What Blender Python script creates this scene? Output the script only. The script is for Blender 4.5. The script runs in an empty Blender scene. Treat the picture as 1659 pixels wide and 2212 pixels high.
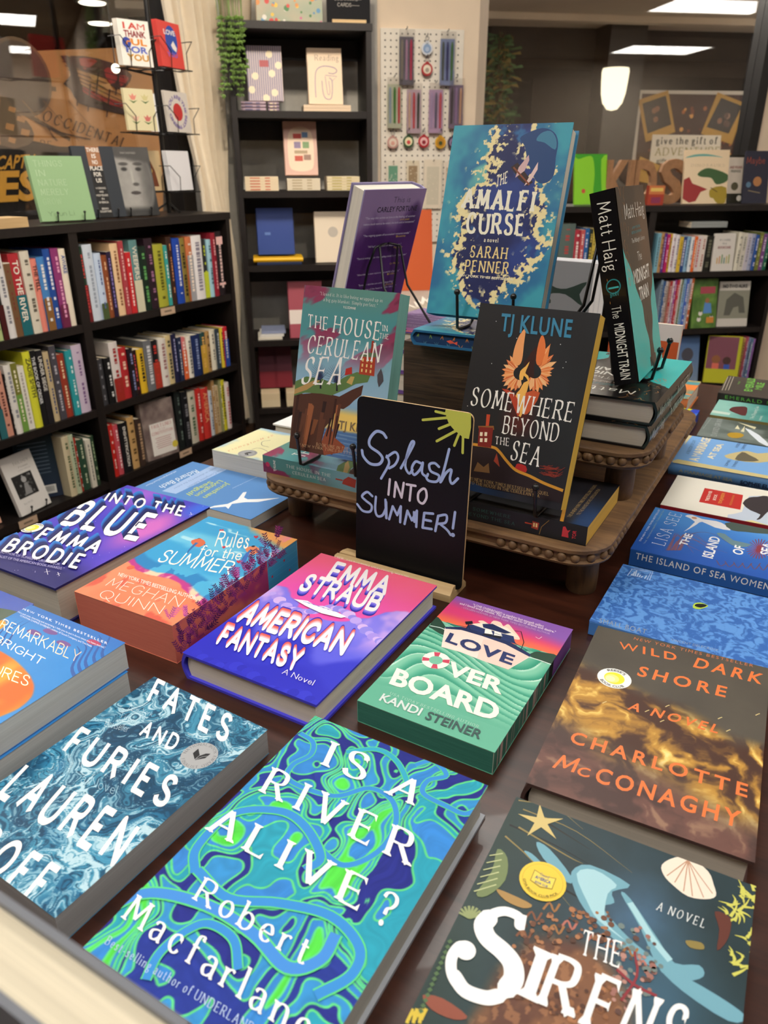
import bpy, math, random
import numpy as np
from mathutils import Matrix, Vector
from mathutils.geometry import tessellate_polygon
R = math.radians
random.seed(7); rng = np.random.default_rng(7)
sc = bpy.context.scene; COL = sc.collection

# ------------------------------------------------------------ camera, world, lights
TZ = .75                                   # table top height
CAMH = 1.2118
FPX = 1623.3; PITCH = R(24.612); ROLL = R(-.08)
cam = bpy.data.objects.new('camera', bpy.data.cameras.new('camera')); COL.objects.link(cam)
cam.data.sensor_fit = 'VERTICAL'; cam.data.sensor_height = 9.8
cam.data.lens = FPX*9.8/2212
cam.data.clip_start = .02; cam.data.clip_end = 60
cam.data.dof.use_dof = True; cam.data.dof.focus_distance = .80
cam.data.dof.aperture_fstop = cam.data.lens/2.6
_c, _s = math.cos(PITCH), math.sin(PITCH)
_R0 = np.array([1, 0, 0.]); _F = np.array([0, _c, -_s]); _U0 = np.array([0, _s, _c])
_R = _R0*math.cos(ROLL)+_U0*math.sin(ROLL); _U = _U0*math.cos(ROLL)-_R0*math.sin(ROLL)
CAM = np.array([0, 0, CAMH])
cam.matrix_world = Matrix(((_R[0], _U[0], -_F[0], 0), (_R[1], _U[1], -_F[1], 0), (_R[2], _U[2], -_F[2], CAMH), (0, 0, 0, 1)))
sc.camera = cam
sc.view_settings.view_transform = 'Standard'; sc.view_settings.look = 'None'
sc.view_settings.gamma = 1; sc.view_settings.use_curve_mapping = False
sc.view_settings.exposure = -0.2
world = bpy.data.worlds.new('world'); sc.world = world; world.use_nodes = True
world.node_tree.nodes['Background'].inputs[0].default_value = (1, .93, .84, 1)
world.node_tree.nodes['Background'].inputs[1].default_value = .0
LIGHTS = 15.0   # emission of the ceiling light diffusers

# ------------------------------------------------------------ rays and frames
def ray(px, py):
    return _F+_R*(px-829.5)/FPX-_U*(py-1106)/FPX
def hit(px, py, P, N):
    d = ray(px, py); P = np.asarray(P, float); N = np.asarray(N, float)
    return CAM+d*((P-CAM)@N)/(d@N)
def uz(px, py, z): return hit(px, py, (0, 0, z), (0, 0, 1))
tu = np.array([math.cos(R(30)), -.5, 0]); tv = np.array([.5, math.cos(R(30)), 0])          # table axes
ul = np.array([math.sin(R(28.7)), math.cos(R(28.7)), 0]); nl = np.array([ul[1], -ul[0], 0])  # left case
ub = np.array([math.cos(R(8.9)), math.sin(R(8.9)), 0]); nb = np.array([-ub[1], ub[0], 0])     # back wall
Zv = np.array([0, 0, 1.])
def tab(a, b, z): return tu*a+tv*b+Zv*z
def frame(o, x, y, z=None):
    x = np.asarray(x, float); x = x/np.linalg.norm(x); y = np.asarray(y, float); y = y/np.linalg.norm(y)
    if z is None: z = np.cross(x, y)
    m = np.eye(4); m[:3, 0] = x; m[:3, 1] = y; m[:3, 2] = z; m[:3, 3] = o
    return m
def yawf(o, deg):
    a = R(deg); return frame(o, (math.cos(a), math.sin(a), 0), (-math.sin(a), math.cos(a), 0))
def leanf(o, yaw, lean, roll=0):          # bottom-left FRONT corner, facing -y for yaw 0
    a = R(yaw); l = R(lean); u = np.array([math.cos(a), math.sin(a), 0]); b = np.array([-math.sin(a), math.cos(a), 0])
    v = b*math.sin(l)+Zv*math.cos(l); r = R(roll)
    u, v = u*math.cos(r)+v*math.sin(r), v*math.cos(r)-u*math.sin(r)
    return frame(o, u, v)
def shift(M, x, y, z):
    M = M.copy(); M[:3, 3] = (M@np.array([x, y, z, 1]))[:3]; return M

# ------------------------------------------------------------ colour
def lin(c):
    c = np.asarray(c, float); return np.where(c <= .04045, c/12.92, ((c+.055)/1.055)**2.4)
def hx(c):
    if isinstance(c, str):
        return np.array([int(c[i:i+2], 16)/255 for i in (0, 2, 4)])
    return np.asarray(c, float)
def mix(a, b, t):
    a = hx(a); b = hx(b); t = np.clip(np.asarray(t, float), 0, 1)[..., None]; return a*(1-t)+b*t
def ss(e0, e1, x):
    t = np.clip((x-e0)/(e1-e0), 0, 1); return t*t*(3-2*t)
_tbl = rng.random((256, 256))
def vn(x, y):
    xi = np.floor(x).astype(int); yi = np.floor(y).astype(int); fx = x-xi; fy = y-yi
    fx = fx*fx*(3-2*fx); fy = fy*fy*(3-2*fy); g = lambda i, j: _tbl[i % 256, j % 256]
    return (g(xi, yi)*(1-fx)+g(xi+1, yi)*fx)*(1-fy)+(g(xi, yi+1)*(1-fx)+g(xi+1, yi+1)*fx)*fy
def fbm(x, y, o=4, s=0):
    v = 0; a = .5; t = 0
    for i in range(o):
        v = v+a*vn(x*2**i+17.3*i+s*31.7, y*2**i+9.1*i+s*11.3); t += a; a *= .5
    return v/t

# ------------------------------------------------------------ materials
MATS = {}
def nmat(name, rough=.5, metal=0, spec=.5, coat=0):
    m = bpy.data.materials.new(name); m.use_nodes = True; b = m.node_tree.nodes['Principled BSDF']
    b.inputs['Roughness'].default_value = rough; b.inputs['Metallic'].default_value = metal
    b.inputs['Specular IOR Level'].default_value = spec; b.inputs['Coat Weight'].default_value = coat
    MATS[name] = m; return m, m.node_tree.nodes, m.node_tree.links, b
def attr_mat(name, rough, metal=0, spec=.5, bump=0, coat=0):
    m, n, l, b = nmat(name, rough, metal, spec, coat)
    a = n.new('ShaderNodeVertexColor'); a.layer_name = 'col'; l.new(a.outputs[0], b.inputs['Base Color'])
    if bump:
        t = n.new('ShaderNodeTexNoise'); t.inputs['Scale'].default_value = 900; bp = n.new('ShaderNodeBump')
        bp.inputs['Strength'].default_value = bump; bp.inputs['Distance'].default_value = .0002
        c = n.new('ShaderNodeTexCoord'); l.new(c.outputs['Object'], t.inputs['Vector'])
        l.new(t.outputs[0], bp.inputs['Height']); l.new(bp.outputs[0], b.inputs['Normal'])
    return m
attr_mat('print_satin', .42, spec=.28, bump=.05); attr_mat('print_gloss', .25, spec=.4, coat=.1); attr_mat('print_matte', .75, spec=.2)
attr_mat('foil', .28, metal=.85); attr_mat('paint', .7, spec=.3); attr_mat('plastic', .35)
def paper():
    m, n, l, b = nmat('paper_edge', .85, spec=.2)
    a = n.new('ShaderNodeVertexColor'); a.layer_name = 'col'
    c = n.new('ShaderNodeTexCoord'); mp = n.new('ShaderNodeMapping'); mp.inputs['Scale'].default_value = (14, 14, 2600)
    t = n.new('ShaderNodeTexNoise'); t.inputs['Scale'].default_value = 1; t.inputs['Detail'].default_value = 2
    mp2 = n.new('ShaderNodeMapping'); mp2.inputs['Scale'].default_value = (4, 4, 420)
    t2 = n.new('ShaderNodeTexNoise'); t2.inputs['Scale'].default_value = 1
    l.new(c.outputs['Object'], mp.inputs[0]); l.new(mp.outputs[0], t.inputs['Vector'])
    l.new(c.outputs['Object'], mp2.inputs[0]); l.new(mp2.outputs[0], t2.inputs['Vector'])
    ad = n.new('ShaderNodeMath'); ad.operation = 'ADD'; l.new(t.outputs[0], ad.inputs[0]); l.new(t2.outputs[0], ad.inputs[1])
    r = n.new('ShaderNodeMapRange'); r.inputs[1].default_value = .6; r.inputs[2].default_value = 1.4
    r.inputs[3].default_value = .8; r.inputs[4].default_value = 1.06; l.new(ad.outputs[0], r.inputs[0])
    mx = n.new('ShaderNodeMix'); mx.data_type = 'RGBA'; mx.blend_type = 'MULTIPLY'; mx.inputs[0].default_value = 1
    l.new(a.outputs[0], mx.inputs[6]); l.new(r.outputs[0], mx.inputs[7]); l.new(mx.outputs[2], b.inputs['Base Color'])
paper()
def wood(name, c1, c2, scale, stretch, rough=.45, bump=.15, knots=0, coat=0, axis=0):
    m, n, l, b = nmat(name, rough, coat=coat)
    c = n.new('ShaderNodeTexCoord'); mp = n.new('ShaderNodeMapping')
    sv = [scale]*3; sv[axis] = scale/stretch; mp.inputs['Scale'].default_value = sv
    t = n.new('ShaderNodeTexNoise'); t.inputs['Scale'].default_value = 1; t.inputs['Detail'].default_value = 8; t.inputs['Distortion'].default_value = .6
    t.inputs['Roughness'].default_value = .65
    r = n.new('ShaderNodeValToRGB'); r.color_ramp.elements[0].position = .32; r.color_ramp.elements[1].position = .7
    r.color_ramp.elements[0].color = (*lin(hx(c1)), 1); r.color_ramp.elements[1].color = (*lin(hx(c2)), 1)
    l.new(c.outputs['Object'], mp.inputs[0]); l.new(mp.outputs[0], t.inputs['Vector']); l.new(t.outputs[0], r.inputs[0]); l.new(r.outputs[0], b.inputs['Base Color'])
    bp = n.new('ShaderNodeBump'); bp.inputs['Strength'].default_value = bump; bp.inputs['Distance'].default_value = .001
    l.new(t.outputs[0], bp.inputs['Height']); l.new(bp.outputs[0], b.inputs['Normal'])
wood('cherry', '2a120a', '4a2416', 55, 9, .38, .08, coat=.15)
wood('mango', '4c3522', '86643f', 60, 7, .6, .3)
wood('mango_v', '3e2c1c', '785838', 60, 7, .6, .3, axis=2)
wood('wenge', '24180f', '5a4430', 260, 22, .55, .5)
wood('laminate', '120d0c', '1e1715', 60, 12, .45, .05, axis=2)
wood('pine', 'bf9c6c', 'd9bc8c', 50, 10, .6, .1)
wood('floor', '2e1c12', '553823', 14, 8, .5, .1)
def solid(name, c, rough=.5, metal=0, spec=.5, noise=0, scale=40, coat=0):
    m, n, l, b = nmat(name, rough, metal, spec, coat); c = hx(c)
    t = n.new('ShaderNodeTexNoise'); t.inputs['Scale'].default_value = scale; tc = n.new('ShaderNodeTexCoord'); l.new(tc.outputs['Object'], t.inputs['Vector'])
    r = n.new('ShaderNodeValToRGB'); r.color_ramp.elements[0].position = .3; r.color_ramp.elements[1].position = .7
    r.color_ramp.elements[0].color = (*lin(c*(1-noise)), 1); r.color_ramp.elements[1].color = (*lin(np.minimum(c*(1+noise), 1)), 1)
    l.new(t.outputs[0], r.inputs[0]); l.new(r.outputs[0], b.inputs['Base Color'])
solid('black_metal', '0c0c0d', .32, .0, .6)
solid('wall_cream', 'e6d3bb', .8, noise=.02, scale=6); solid('wall_grey', 'b6b3ac', .8, noise=.02)
solid('ceiling_paint', 'b9a994', .9, noise=.03, scale=3); solid('outside_dark', '1b1817', .8, noise=.1, scale=2)
solid('outside_panel', '2e2926', .8, noise=.08, scale=2); solid('outside_ceiling', 'cfc3b0', .9, noise=.05, scale=1)
solid('window_frame', '161312', .4); solid('fabric', 'efe2cb', .9, noise=.012, scale=30); solid('peg_white', 'e4ddd0', .55, noise=.01)
solid('peg_hole', '4a443e', .9); solid('chalk_black', '0b0b0e', .5, spec=.25, noise=.12, scale=300); solid('cardboard', '98704f', .8, noise=.06)
solid('leaf', '5d7a34', .55, noise=.25, scale=30); solid('pale_laminate', 'a79e93', .6, noise=.02); solid('silver', 'a0a0a4', .3, .9)
solid('dark_red_cloth', '3a2424', .8)
def emis(name, c, s):
    m = bpy.data.materials.new(name); m.use_nodes = True; n = m.node_tree.nodes; n.clear()
    e = n.new('ShaderNodeEmission'); o = n.new('ShaderNodeOutputMaterial'); e.inputs[0].default_value = (*c, 1); e.inputs[1].default_value = s
    m.node_tree.links.new(e.outputs[0], o.inputs[0]); MATS[name] = m
emis('light_panel', (1, .95, .88), LIGHTS); emis('sconce_glow', (1, .88, .6), 2.2); emis('spot_glow', (1, .9, .7), 5.0); emis('outside_fill_glow', (1, .93, .84), 68.0)
def glass():
    m = bpy.data.materials.new('window_glass'); m.use_nodes = True; n = m.node_tree.nodes; n.clear(); l = m.node_tree.links
    t = n.new('ShaderNodeBsdfTransparent'); g = n.new('ShaderNodeBsdfGlossy'); g.inputs['Roughness'].default_value = .003
    f = n.new('ShaderNodeLayerWeight'); f.inputs[0].default_value = .5; mx = n.new('ShaderNodeMixShader'); o = n.new('ShaderNodeOutputMaterial')
    t.inputs[0].default_value = (.95, .95, .95, 1); pw = n.new('ShaderNodeMath'); pw.operation = 'POWER'; pw.inputs[1].default_value = 4; l.new(f.outputs['Facing'], pw.inputs[0])
    a = n.new('ShaderNodeMath'); a.operation = 'MULTIPLY_ADD'; a.inputs[1].default_value = .8; a.inputs[2].default_value = .085; l.new(pw.outputs[0], a.inputs[0])
    l.new(a.outputs[0], mx.inputs[0]); l.new(t.outputs[0], mx.inputs[1]); l.new(g.outputs[0], mx.inputs[2]); l.new(mx.outputs[0], o.inputs[0]); MATS['window_glass'] = m
    m2 = bpy.data.materials.new('clear_film'); m2.use_nodes = True; n = m2.node_tree.nodes; n.clear(); l = m2.node_tree.links
    t = n.new('ShaderNodeBsdfTransparent'); g = n.new('ShaderNodeBsdfGlossy'); g.inputs['Roughness'].default_value = .12
    mx = n.new('ShaderNodeMixShader'); mx.inputs[0].default_value = .14; o = n.new('ShaderNodeOutputMaterial')
    l.new(t.outputs[0], mx.inputs[1]); l.new(g.outputs[0], mx.inputs[2]); l.new(mx.outputs[0], o.inputs[0]); MATS['clear_film'] = m2
glass()

# ------------------------------------------------------------ mesh builder
class MB:
    def __init__(s): s.v = []; s.n = 0; s.f = []; s.fc = []; s.fm = []; s.mats = []; s.big = []
    def mi(s, m):
        if m not in s.mats: s.mats.append(m)
        return s.mats.index(m)
    def add(s, V, F, col='808080', mat='print_satin'):
        V = np.asarray(V, float).reshape(-1, 3); c = lin(hx(col)); k = s.mi(mat)
        for f in F:
            s.f.append([i+s.n for i in f]); s.fm.append(k)
            s.fc.append([c]*len(f) if c.ndim == 1 else [c[i] for i in f])
        s.v.append(V); s.n += len(V)
    def grid(s, V, nx, ny, cols, mat):        # V (ny+1)*(nx+1) vertices
        i = np.arange(nx)[None, :]+np.arange(ny)[:, None]*(nx+1)
        q = np.stack([i, i+1, i+nx+2, i+nx+1], -1).reshape(-1, 4)+s.n
        s.big.append((q, lin(cols)[q-s.n], s.mi(mat))); s.v.append(V); s.n += len(V)
    def box(s, o, a, b, c, col='808080', mat='paint', skip=()):    # origin and three edge vectors
        o, a, b, c = (np.asarray(t, float) for t in (o, a, b, c))
        V = [o, o+a, o+a+b, o+b, o+c, o+a+c, o+a+b+c, o+b+c]
        F = [(0, 3, 2, 1), (4, 5, 6, 7), (0, 1, 5, 4), (1, 2, 6, 5), (2, 3, 7, 6), (3, 0, 4, 7)]
        if np.dot(np.cross(a, b), c) < 0: F = [f[::-1] for f in F]
        s.add(V, [f for i, f in enumerate(F) if i not in skip], col, mat)
    def bx(s, x0, x1, y0, y1, z0, z1, col='808080', mat='paint'):
        s.box((x0, y0, z0), (x1-x0, 0, 0), (0, y1-y0, 0), (0, 0, z1-z0), col, mat)
    def prism(s, pts, z0, z1, col='808080', mat='paint', bev=0):
        n = len(pts); P = [np.array((p[0], p[1])) for p in pts]
        if bev:
            c = sum(P)/n; rings = [([p+(c-p)/max(np.linalg.norm(c-p), 1e-6)*bev for p in P], z0), (P, z0+bev), (P, z1-bev), ([p+(c-p)/max(np.linalg.norm(c-p), 1e-6)*bev for p in P], z1)]
        else: rings = [(P, z0), (P, z1)]
        V = [(p[0], p[1], z) for ps, z in rings for p in ps]; m = len(rings)
        F = [tuple(range(n))[::-1], tuple(range((m-1)*n, m*n))]
        for k in range(m-1): F += [(k*n+i, k*n+(i+1) % n, (k+1)*n+(i+1) % n, (k+1)*n+i) for i in range(n)]
        s.add(V, F, col, mat)
    def tube(s, pts, r, col='0c0c0d', mat='black_metal', n=8, closed=False):
        P = [np.asarray(p, float) for p in pts]; V = []; F = []; m = len(P); up = None
        rr = r if hasattr(r, '__len__') else [r]*m
        for i, p in enumerate(P):
            a = P[(i-1) % m] if (i or closed) else P[i]; b = P[(i+1) % m] if (i < m-1 or closed) else P[i]
            t = b-a; t = t/(np.linalg.norm(t)+1e-12)
            if up is None: up = np.cross(t, (0, 0, 1)) if abs(t[2]) < .9 else np.cross(t, (1, 0, 0))
            e = up-t*(up@t); e = e/(np.linalg.norm(e)+1e-12); up = e; g = np.cross(t, e)
            V += [p+rr[i]*(e*math.cos(2*math.pi*k/n)+g*math.sin(2*math.pi*k/n)) for k in range(n)]
        for i in range(m if closed else m-1):
            j = (i+1) % m
            F += [(i*n+k, i*n+(k+1) % n, j*n+(k+1) % n, j*n+k) for k in range(n)]
        if not closed: F += [tuple(range(n))[::-1], tuple(range((m-1)*n, m*n))]
        s.add(V, F, col, mat)
    def lathe(s, o, prof, col='808080', mat='paint', n=24, axis=(0, 0, 1)):
        ax = np.asarray(axis, float); ax = ax/np.linalg.norm(ax); e = np.cross(ax, (1, 0, 0)) if abs(ax[0]) < .9 else np.cross(ax, (0, 1, 0))
        e = e/np.linalg.norm(e); g = np.cross(ax, e); o = np.asarray(o, float)
        V = [o+ax*z+r*(e*math.cos(2*math.pi*k/n)+g*math.sin(2*math.pi*k/n)) for r, z in prof for k in range(n)]
        F = [(i*n+k, i*n+(k+1) % n, (i+1)*n+(k+1) % n, (i+1)*n+k) for i in range(len(prof)-1) for k in range(n)]
        F += [tuple(range(n))[::-1], tuple(range((len(prof)-1)*n, len(prof)*n))]
        s.add(V, F, col, mat)
    def ball(s, o, r, col='0c0c0d', mat='black_metal', n=12, sc_=(1, 1, 1)):
        V = []; m = n//2
        for i in range(m+1):
            for k in range(n):
                a = math.pi*i/m; b = 2*math.pi*k/n
                V.append((o[0]+r*sc_[0]*math.sin(a)*math.cos(b), o[1]+r*sc_[1]*math.sin(a)*math.sin(b), o[2]+r*sc_[2]*math.cos(a)))
        s.add(V, [(i*n+k, (i+1)*n+k, (i+1)*n+(k+1) % n, i*n+(k+1) % n) for i in range(m) for k in range(n)], col, mat)
    def build(s, name, parent=None, M=None, smooth=None):
        me = bpy.data.meshes.new(name)
        V = np.concatenate(s.v) if s.v else np.zeros((0, 3))
        loops = [np.array([i for f in s.f for i in f], int)] if s.f else []
        sizes = [np.array([len(f) for f in s.f], int)] if s.f else []
        cols = [np.array([c for f in s.fc for c in f])] if s.f else []
        mi = [np.array(s.fm, int)] if s.f else []
        for q, c, m in s.big:
            loops.append(q.ravel()); sizes.append(np.full(len(q), 4)); cols.append(c.reshape(-1, 3)); mi.append(np.full(len(q), m))
        loops = np.concatenate(loops); sizes = np.concatenate(sizes); cols = np.concatenate(cols); mi = np.concatenate(mi)
        me.vertices.add(len(V)); me.vertices.foreach_set('co', V.ravel())
        me.loops.add(len(loops)); me.loops.foreach_set('vertex_index', loops)
        me.polygons.add(len(sizes)); me.polygons.foreach_set('loop_start', np.concatenate([[0], np.cumsum(sizes)[:-1]])); me.polygons.foreach_set('loop_total', sizes)
        for m in s.mats: me.materials.append(MATS[m])
        me.polygons.foreach_set('material_index', mi)
        a = me.color_attributes.new('col', 'FLOAT_COLOR', 'CORNER')
        a.data.foreach_set('color', np.concatenate([cols, np.ones((len(cols), 1))], 1).ravel())
        me.update(calc_edges=True); me.validate()
        if smooth:
            me.polygons.foreach_set('use_smooth', np.ones(len(sizes), bool)); me.set_sharp_from_angle(angle=R(smooth))
        else: me.polygons.foreach_set('use_smooth', np.zeros(len(sizes), bool))
        o = bpy.data.objects.new(name, me); COL.objects.link(o)
        if parent: o.parent = parent
        if M is not None: o.matrix_world = Matrix(M.tolist())
        return o
def tag(o, label=None, cat=None, group=None, kind=None):
    if label: o['label'] = label
    if cat: o['category'] = cat
    if group: o['group'] = group
    if kind: o['kind'] = kind
    return o
def thing(name, M, label, cat, group=None):
    o = bpy.data.objects.new(name, None); COL.objects.link(o); o.empty_display_size = .02
    if not isinstance(M, np.ndarray) or M.shape != (4, 4): M = frame(M, (1, 0, 0), (0, 1, 0))
    o.matrix_world = Matrix(M.tolist()); return tag(o, label, cat, group)
def struct(mb, name, M=None): return tag(mb.build(name, None, M), kind='structure')

# ------------------------------------------------------------ lettering
GL = {}
def load_font():
    cu = bpy.data.curves.new('f', 'FONT'); cu.dimensions = '2D'; cu.fill_mode = 'FRONT'; cu.resolution_u = 3
    ob = bpy.data.objects.new('f', cu); COL.objects.link(ob)
    def get(t):
        cu.body = t; dg = bpy.context.evaluated_depsgraph_get(); me = ob.evaluated_get(dg).to_mesh()
        V = np.array([v.co[:2] for v in me.vertices]) if len(me.vertices) else np.zeros((0, 2)); F = [tuple(p.vertices) for p in me.polygons]
        ob.evaluated_get(dg).to_mesh_clear(); return V, F
    H = get('H')[0]; cap = H[:, 1].max(); w2 = get('HH')[0][:, 0].max()
    for ch in "ABCDEFGHIJKLMNOPQRSTUVWXYZabcdefghijklmnopqrstuvwxyz0123456789!?.,:;'\"-&#()=$":
        adv = (get('H'+ch+'H')[0][:, 0].max()-w2)/cap
        for bo in (0, .014, .03, .05):
            cu.offset = min(bo, 0 if ch in 'MWw' else 1)*cap; V, F = get(ch); V = V/cap
            if bo >= .03 and len(F): V = np.array([(*V[i], .055*(j % 11)) for j, f in enumerate(F) for i in f]); n = np.cumsum([0]+[len(f) for f in F]); F = [tuple(range(n[j], n[j+1])) for j in range(len(F))]
            GL[ch, 'sans', bo] = (V, F, adv)
        cu.offset = 0
    for bo in (0, .014, .03, .05): GL[' ', 'sans', bo] = (np.zeros((0, 2)), [], .36)
    bpy.data.objects.remove(ob); bpy.data.curves.remove(cu)
load_font()
# pen-drawn alphabet: 10 = cap height; ~ marks a curved stroke
PEN = {
'A': (8.2, "0,0 4.1,10|4.1,10 8.2,0|1.5,3.6 6.7,3.6"), 'B': (6.8, "0,0 0,10|~0,10 3.6,10 5.6,9.2 6,7.6 5.4,6 3.6,5.3 0,5.2|~0,5.2 4,5.2 6.2,4.4 6.8,2.7 6.2,.9 4,0 0,0"),
'C': (8, "~7.6,7.6 6.6,9.3 4.5,10 2.2,9.3 .5,7.3 0,5 .5,2.7 2.2,.7 4.5,0 6.7,.7 7.9,2.4"), 'D': (8.2, "0,0 0,10|~0,10 3.5,10 6.4,9 8,6.8 8.2,5 8,3.2 6.4,1 3.5,0 0,0"),
'E': (6.2, "0,0 0,10|0,10 6,10|0,5.1 4.8,5.1|0,0 6.2,0"), 'F': (6, "0,0 0,10|0,10 6,10|0,5 4.6,5"),
'G': (8.4, "~7.6,7.8 6.6,9.3 4.5,10 2.2,9.3 .5,7.3 0,5 .5,2.7 2.2,.7 4.5,0 6.6,.4 8,1.4|8,1.4 8,4.4|5.4,4.4 8.6,4.4"), 'H': (8, "0,0 0,10|8,0 8,10|0,5.1 8,5.1"),
'I': (0.6, "0.3,0 0.3,10"), 'J': (4, "~4,10 4,4 3.8,1.6 2.6,.2 1,0 0,1"), 'K': (7.6, "0,0 0,10|7,10 0,4.4|2.4,6.2 7.6,0"), 'L': (6, "0,10 0,0|0,0 6,0"),
'M': (9.4, "0,0 1,10|1,10 4.7,2|4.7,2 8.4,10|8.4,10 9.4,0"), 'N': (8.4, "0,0 0,10|0,10 8.4,0|8.4,0 8.4,10"), 'O': (9, "~4.5,10 2.2,9.3 .5,7.3 0,5 .5,2.7 2.2,.7 4.5,0 6.8,.7 8.5,2.7 9,5 8.5,7.3 6.8,9.3 4.5,10"),
'P': (6.4, "0,0 0,10|~0,10 3.6,10 5.8,9.2 6.4,7.3 5.8,5.4 3.6,4.6 0,4.6"), 'Q': (9, "~4.5,10 2.2,9.3 .5,7.3 0,5 .5,2.7 2.2,.7 4.5,0 6.8,.7 8.5,2.7 9,5 8.5,7.3 6.8,9.3 4.5,10|~5,2.4 7,0 9.6,-1.6"),
'R': (7.4, "0,0 0,10|~0,10 3.6,10 5.8,9.3 6.4,7.6 5.8,5.8 3.6,5 0,5|3.4,5 7.4,0"), 'S': (6.2, "~5.7,8 5,9.4 3.1,10 1.1,9.3 .4,7.6 1.2,6 3.2,5.1 5.2,4.1 6.2,2.5 5.4,.7 3.1,0 .9,.6 0,2.2"),
'T': (7.6, "3.8,0 3.8,10|0,10 7.6,10"), 'U': (8, "~0,10 0,4 .6,1.4 2.4,.1 4,0 5.6,.1 7.4,1.4 8,4 8,10"), 'V': (8.2, "0,10 4.1,0|4.1,0 8.2,10"), 'W': (12, "0,10 3,0|3,0 6,9.4|6,9.4 9,0|9,0 12,10"),
'X': (8, "0,10 8,0|0,0 8,10"), 'Y': (8, "0,10 4,4.6|8,10 4,4.6|4,4.6 4,0"), 'Z': (7, "0,10 7,10|7,10 0,0|0,0 7,0"),
'a': (4.8, "~.4,5 1.2,6.1 2.6,6.4 4,5.8 4.3,4.4 4.3,1 4.7,0 5.3,.3|~4.3,3.8 2,3.5 .3,2.6 .1,1.2 1.1,0 2.8,.2 4.3,1.6"), 'b': (5.2, "0,10.4 0,0|~0,4.4 1.4,6.1 3,6.4 4.7,5.3 5.2,3.2 4.6,1.1 3,0 1.2,.2 0,1.4"),
'c': (4.4, "~4.2,4.9 3.6,6 2.5,6.4 .8,5.5 0,3.2 .8,.9 2.6,0 3.8,.5 4.5,1.6"), 'd': (5.2, "5.2,10.4 5.2,0|~5.2,4.4 4,6.1 2.4,6.4 .6,5.3 0,3.2 .6,1.1 2.3,0 4,.3 5.2,1.6"),
'e': (4.6, "~.1,3.4 4.5,3.4 4.4,4.9 3.6,6.1 2.4,6.4 .8,5.5 0,3.2 .8,.9 2.5,0 3.8,.4 4.6,1.4"), 'f': (3.2, "~4,9.7 3.2,10.4 2,10.1 1.4,8.8 1.3,6 1.3,0|0,6.2 3.4,6.2"),
'g': (4.8, "~4.2,5.8 2.3,6.4 .6,5.5 .4,3.9 1.4,2.6 3,2.7 4.1,3.9 3.8,5.6 2.3,6.4|~1.4,2.6 .5,1.4 1.8,.5 4.2,.2 4.9,-1.2 3.8,-2.7 1.8,-3 .3,-2 .8,-.4 2,.4|3.9,5.9 5.1,6.5"),
'h': (5.2, "0,10.4 0,0|~0,4.2 1.3,5.9 2.9,6.4 4.4,5.8 4.9,4.3 4.9,0"), 'i': (.6, "0.3,6.3 0.3,0|0.3,8.9 0.3,9.3"), 'j': (1.4, "~1,6.3 1,0 .6,-2.2 -.8,-3|1,8.9 1,9.3"), 'k': (5, "0,10.4 0,0|4.4,6.3 0,2.6|1.6,3.9 5,0"),
'l': (.6, "0.3,10.4 0.3,0"), 'm': (8.4, "0,6.3 0,0|~0,4.4 1.2,6 2.5,6.4 3.8,5.8 4.2,4.4 4.2,0|~4.2,4.4 5.4,6 6.7,6.4 8,5.8 8.4,4.4 8.4,0"), 'n': (4.9, "0,6.3 0,0|~0,4.2 1.3,5.9 2.9,6.4 4.4,5.8 4.9,4.3 4.9,0"),
'o': (5.2, "~2.6,6.4 .8,5.5 0,3.2 .8,.9 2.6,0 4.4,.9 5.2,3.2 4.4,5.5 2.6,6.4"), 'p': (5.2, "0,6.3 0,-3.2|~0,4.4 1.4,6.1 3,6.4 4.7,5.3 5.2,3.2 4.6,1.1 3,0 1.2,.2 0,1.6"), 'q': (5.2, "5.2,6.3 5.2,-3.2|~5.2,4.4 4,6.1 2.4,6.4 .6,5.3 0,3.2 .6,1.1 2.3,0 4,.3 5.2,1.6"),
'r': (3.2, "0,6.3 0,0|~0,4 .9,5.7 2.2,6.4 3.4,5.9"), 's': (3.6, "~3.3,5.2 2.7,6.1 1.6,6.4 .5,5.8 .4,4.6 1.6,3.6 3,2.8 3.6,1.6 3,.4 1.7,0 .5,.4 0,1.4"), 't': (3, "~1.3,8.6 1.3,1.6 1.8,.2 2.8,.1 3.5,.7|0,6.2 3.2,6.2"),
'u': (4.9, "~0,6.3 0,1.8 .6,.4 2,0 3.6,.6 4.9,2|4.9,6.3 4.9,0"), 'v': (5, "0,6.3 2.5,0|2.5,0 5,6.3"), 'w': (7.6, "0,6.3 1.9,0|1.9,0 3.8,5.8|3.8,5.8 5.7,0|5.7,0 7.6,6.3"), 'x': (5, "0,6.3 5,0|0,0 5,6.3"),
'y': (5, "0,6.3 2.6,0|~5,6.3 2.6,0 1.6,-2.2 0,-3"), 'z': (4.4, "0,6.3 4.4,6.3|4.4,6.3 0,0|0,0 4.4,0"), '?': (5, "~0,7.8 .6,9.3 2.4,10 4.4,9.2 4.9,7.5 4,5.8 2.6,4.8 2.4,3|2.4,.6 2.4,.1"), '!': (.8, ".4,10 .4,3|.4,.6 .4,.1"),
'.': (.8, ".4,.6 .4,.1"), ',': (.8, ".5,.6 .2,-1"), "'": (.6, ".3,10 .3,8"), '-': (3, "0,3.4 3,3.4"), '"': (2, ".3,10 .3,8|1.7,10 1.7,8"), '1': (3, "0,8.4 2,10|2,10 2,0"), '#': (6, "1,0 2,10|4,0 5,10|0,3 6,3|0,7 6,7"), '&': (7, "~7,5 5,1 2.6,0 .4,1 .4,3.4 3.8,6.6 4,9 2.6,10 1.4,8.6 2,6 6.8,0")}
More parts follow.
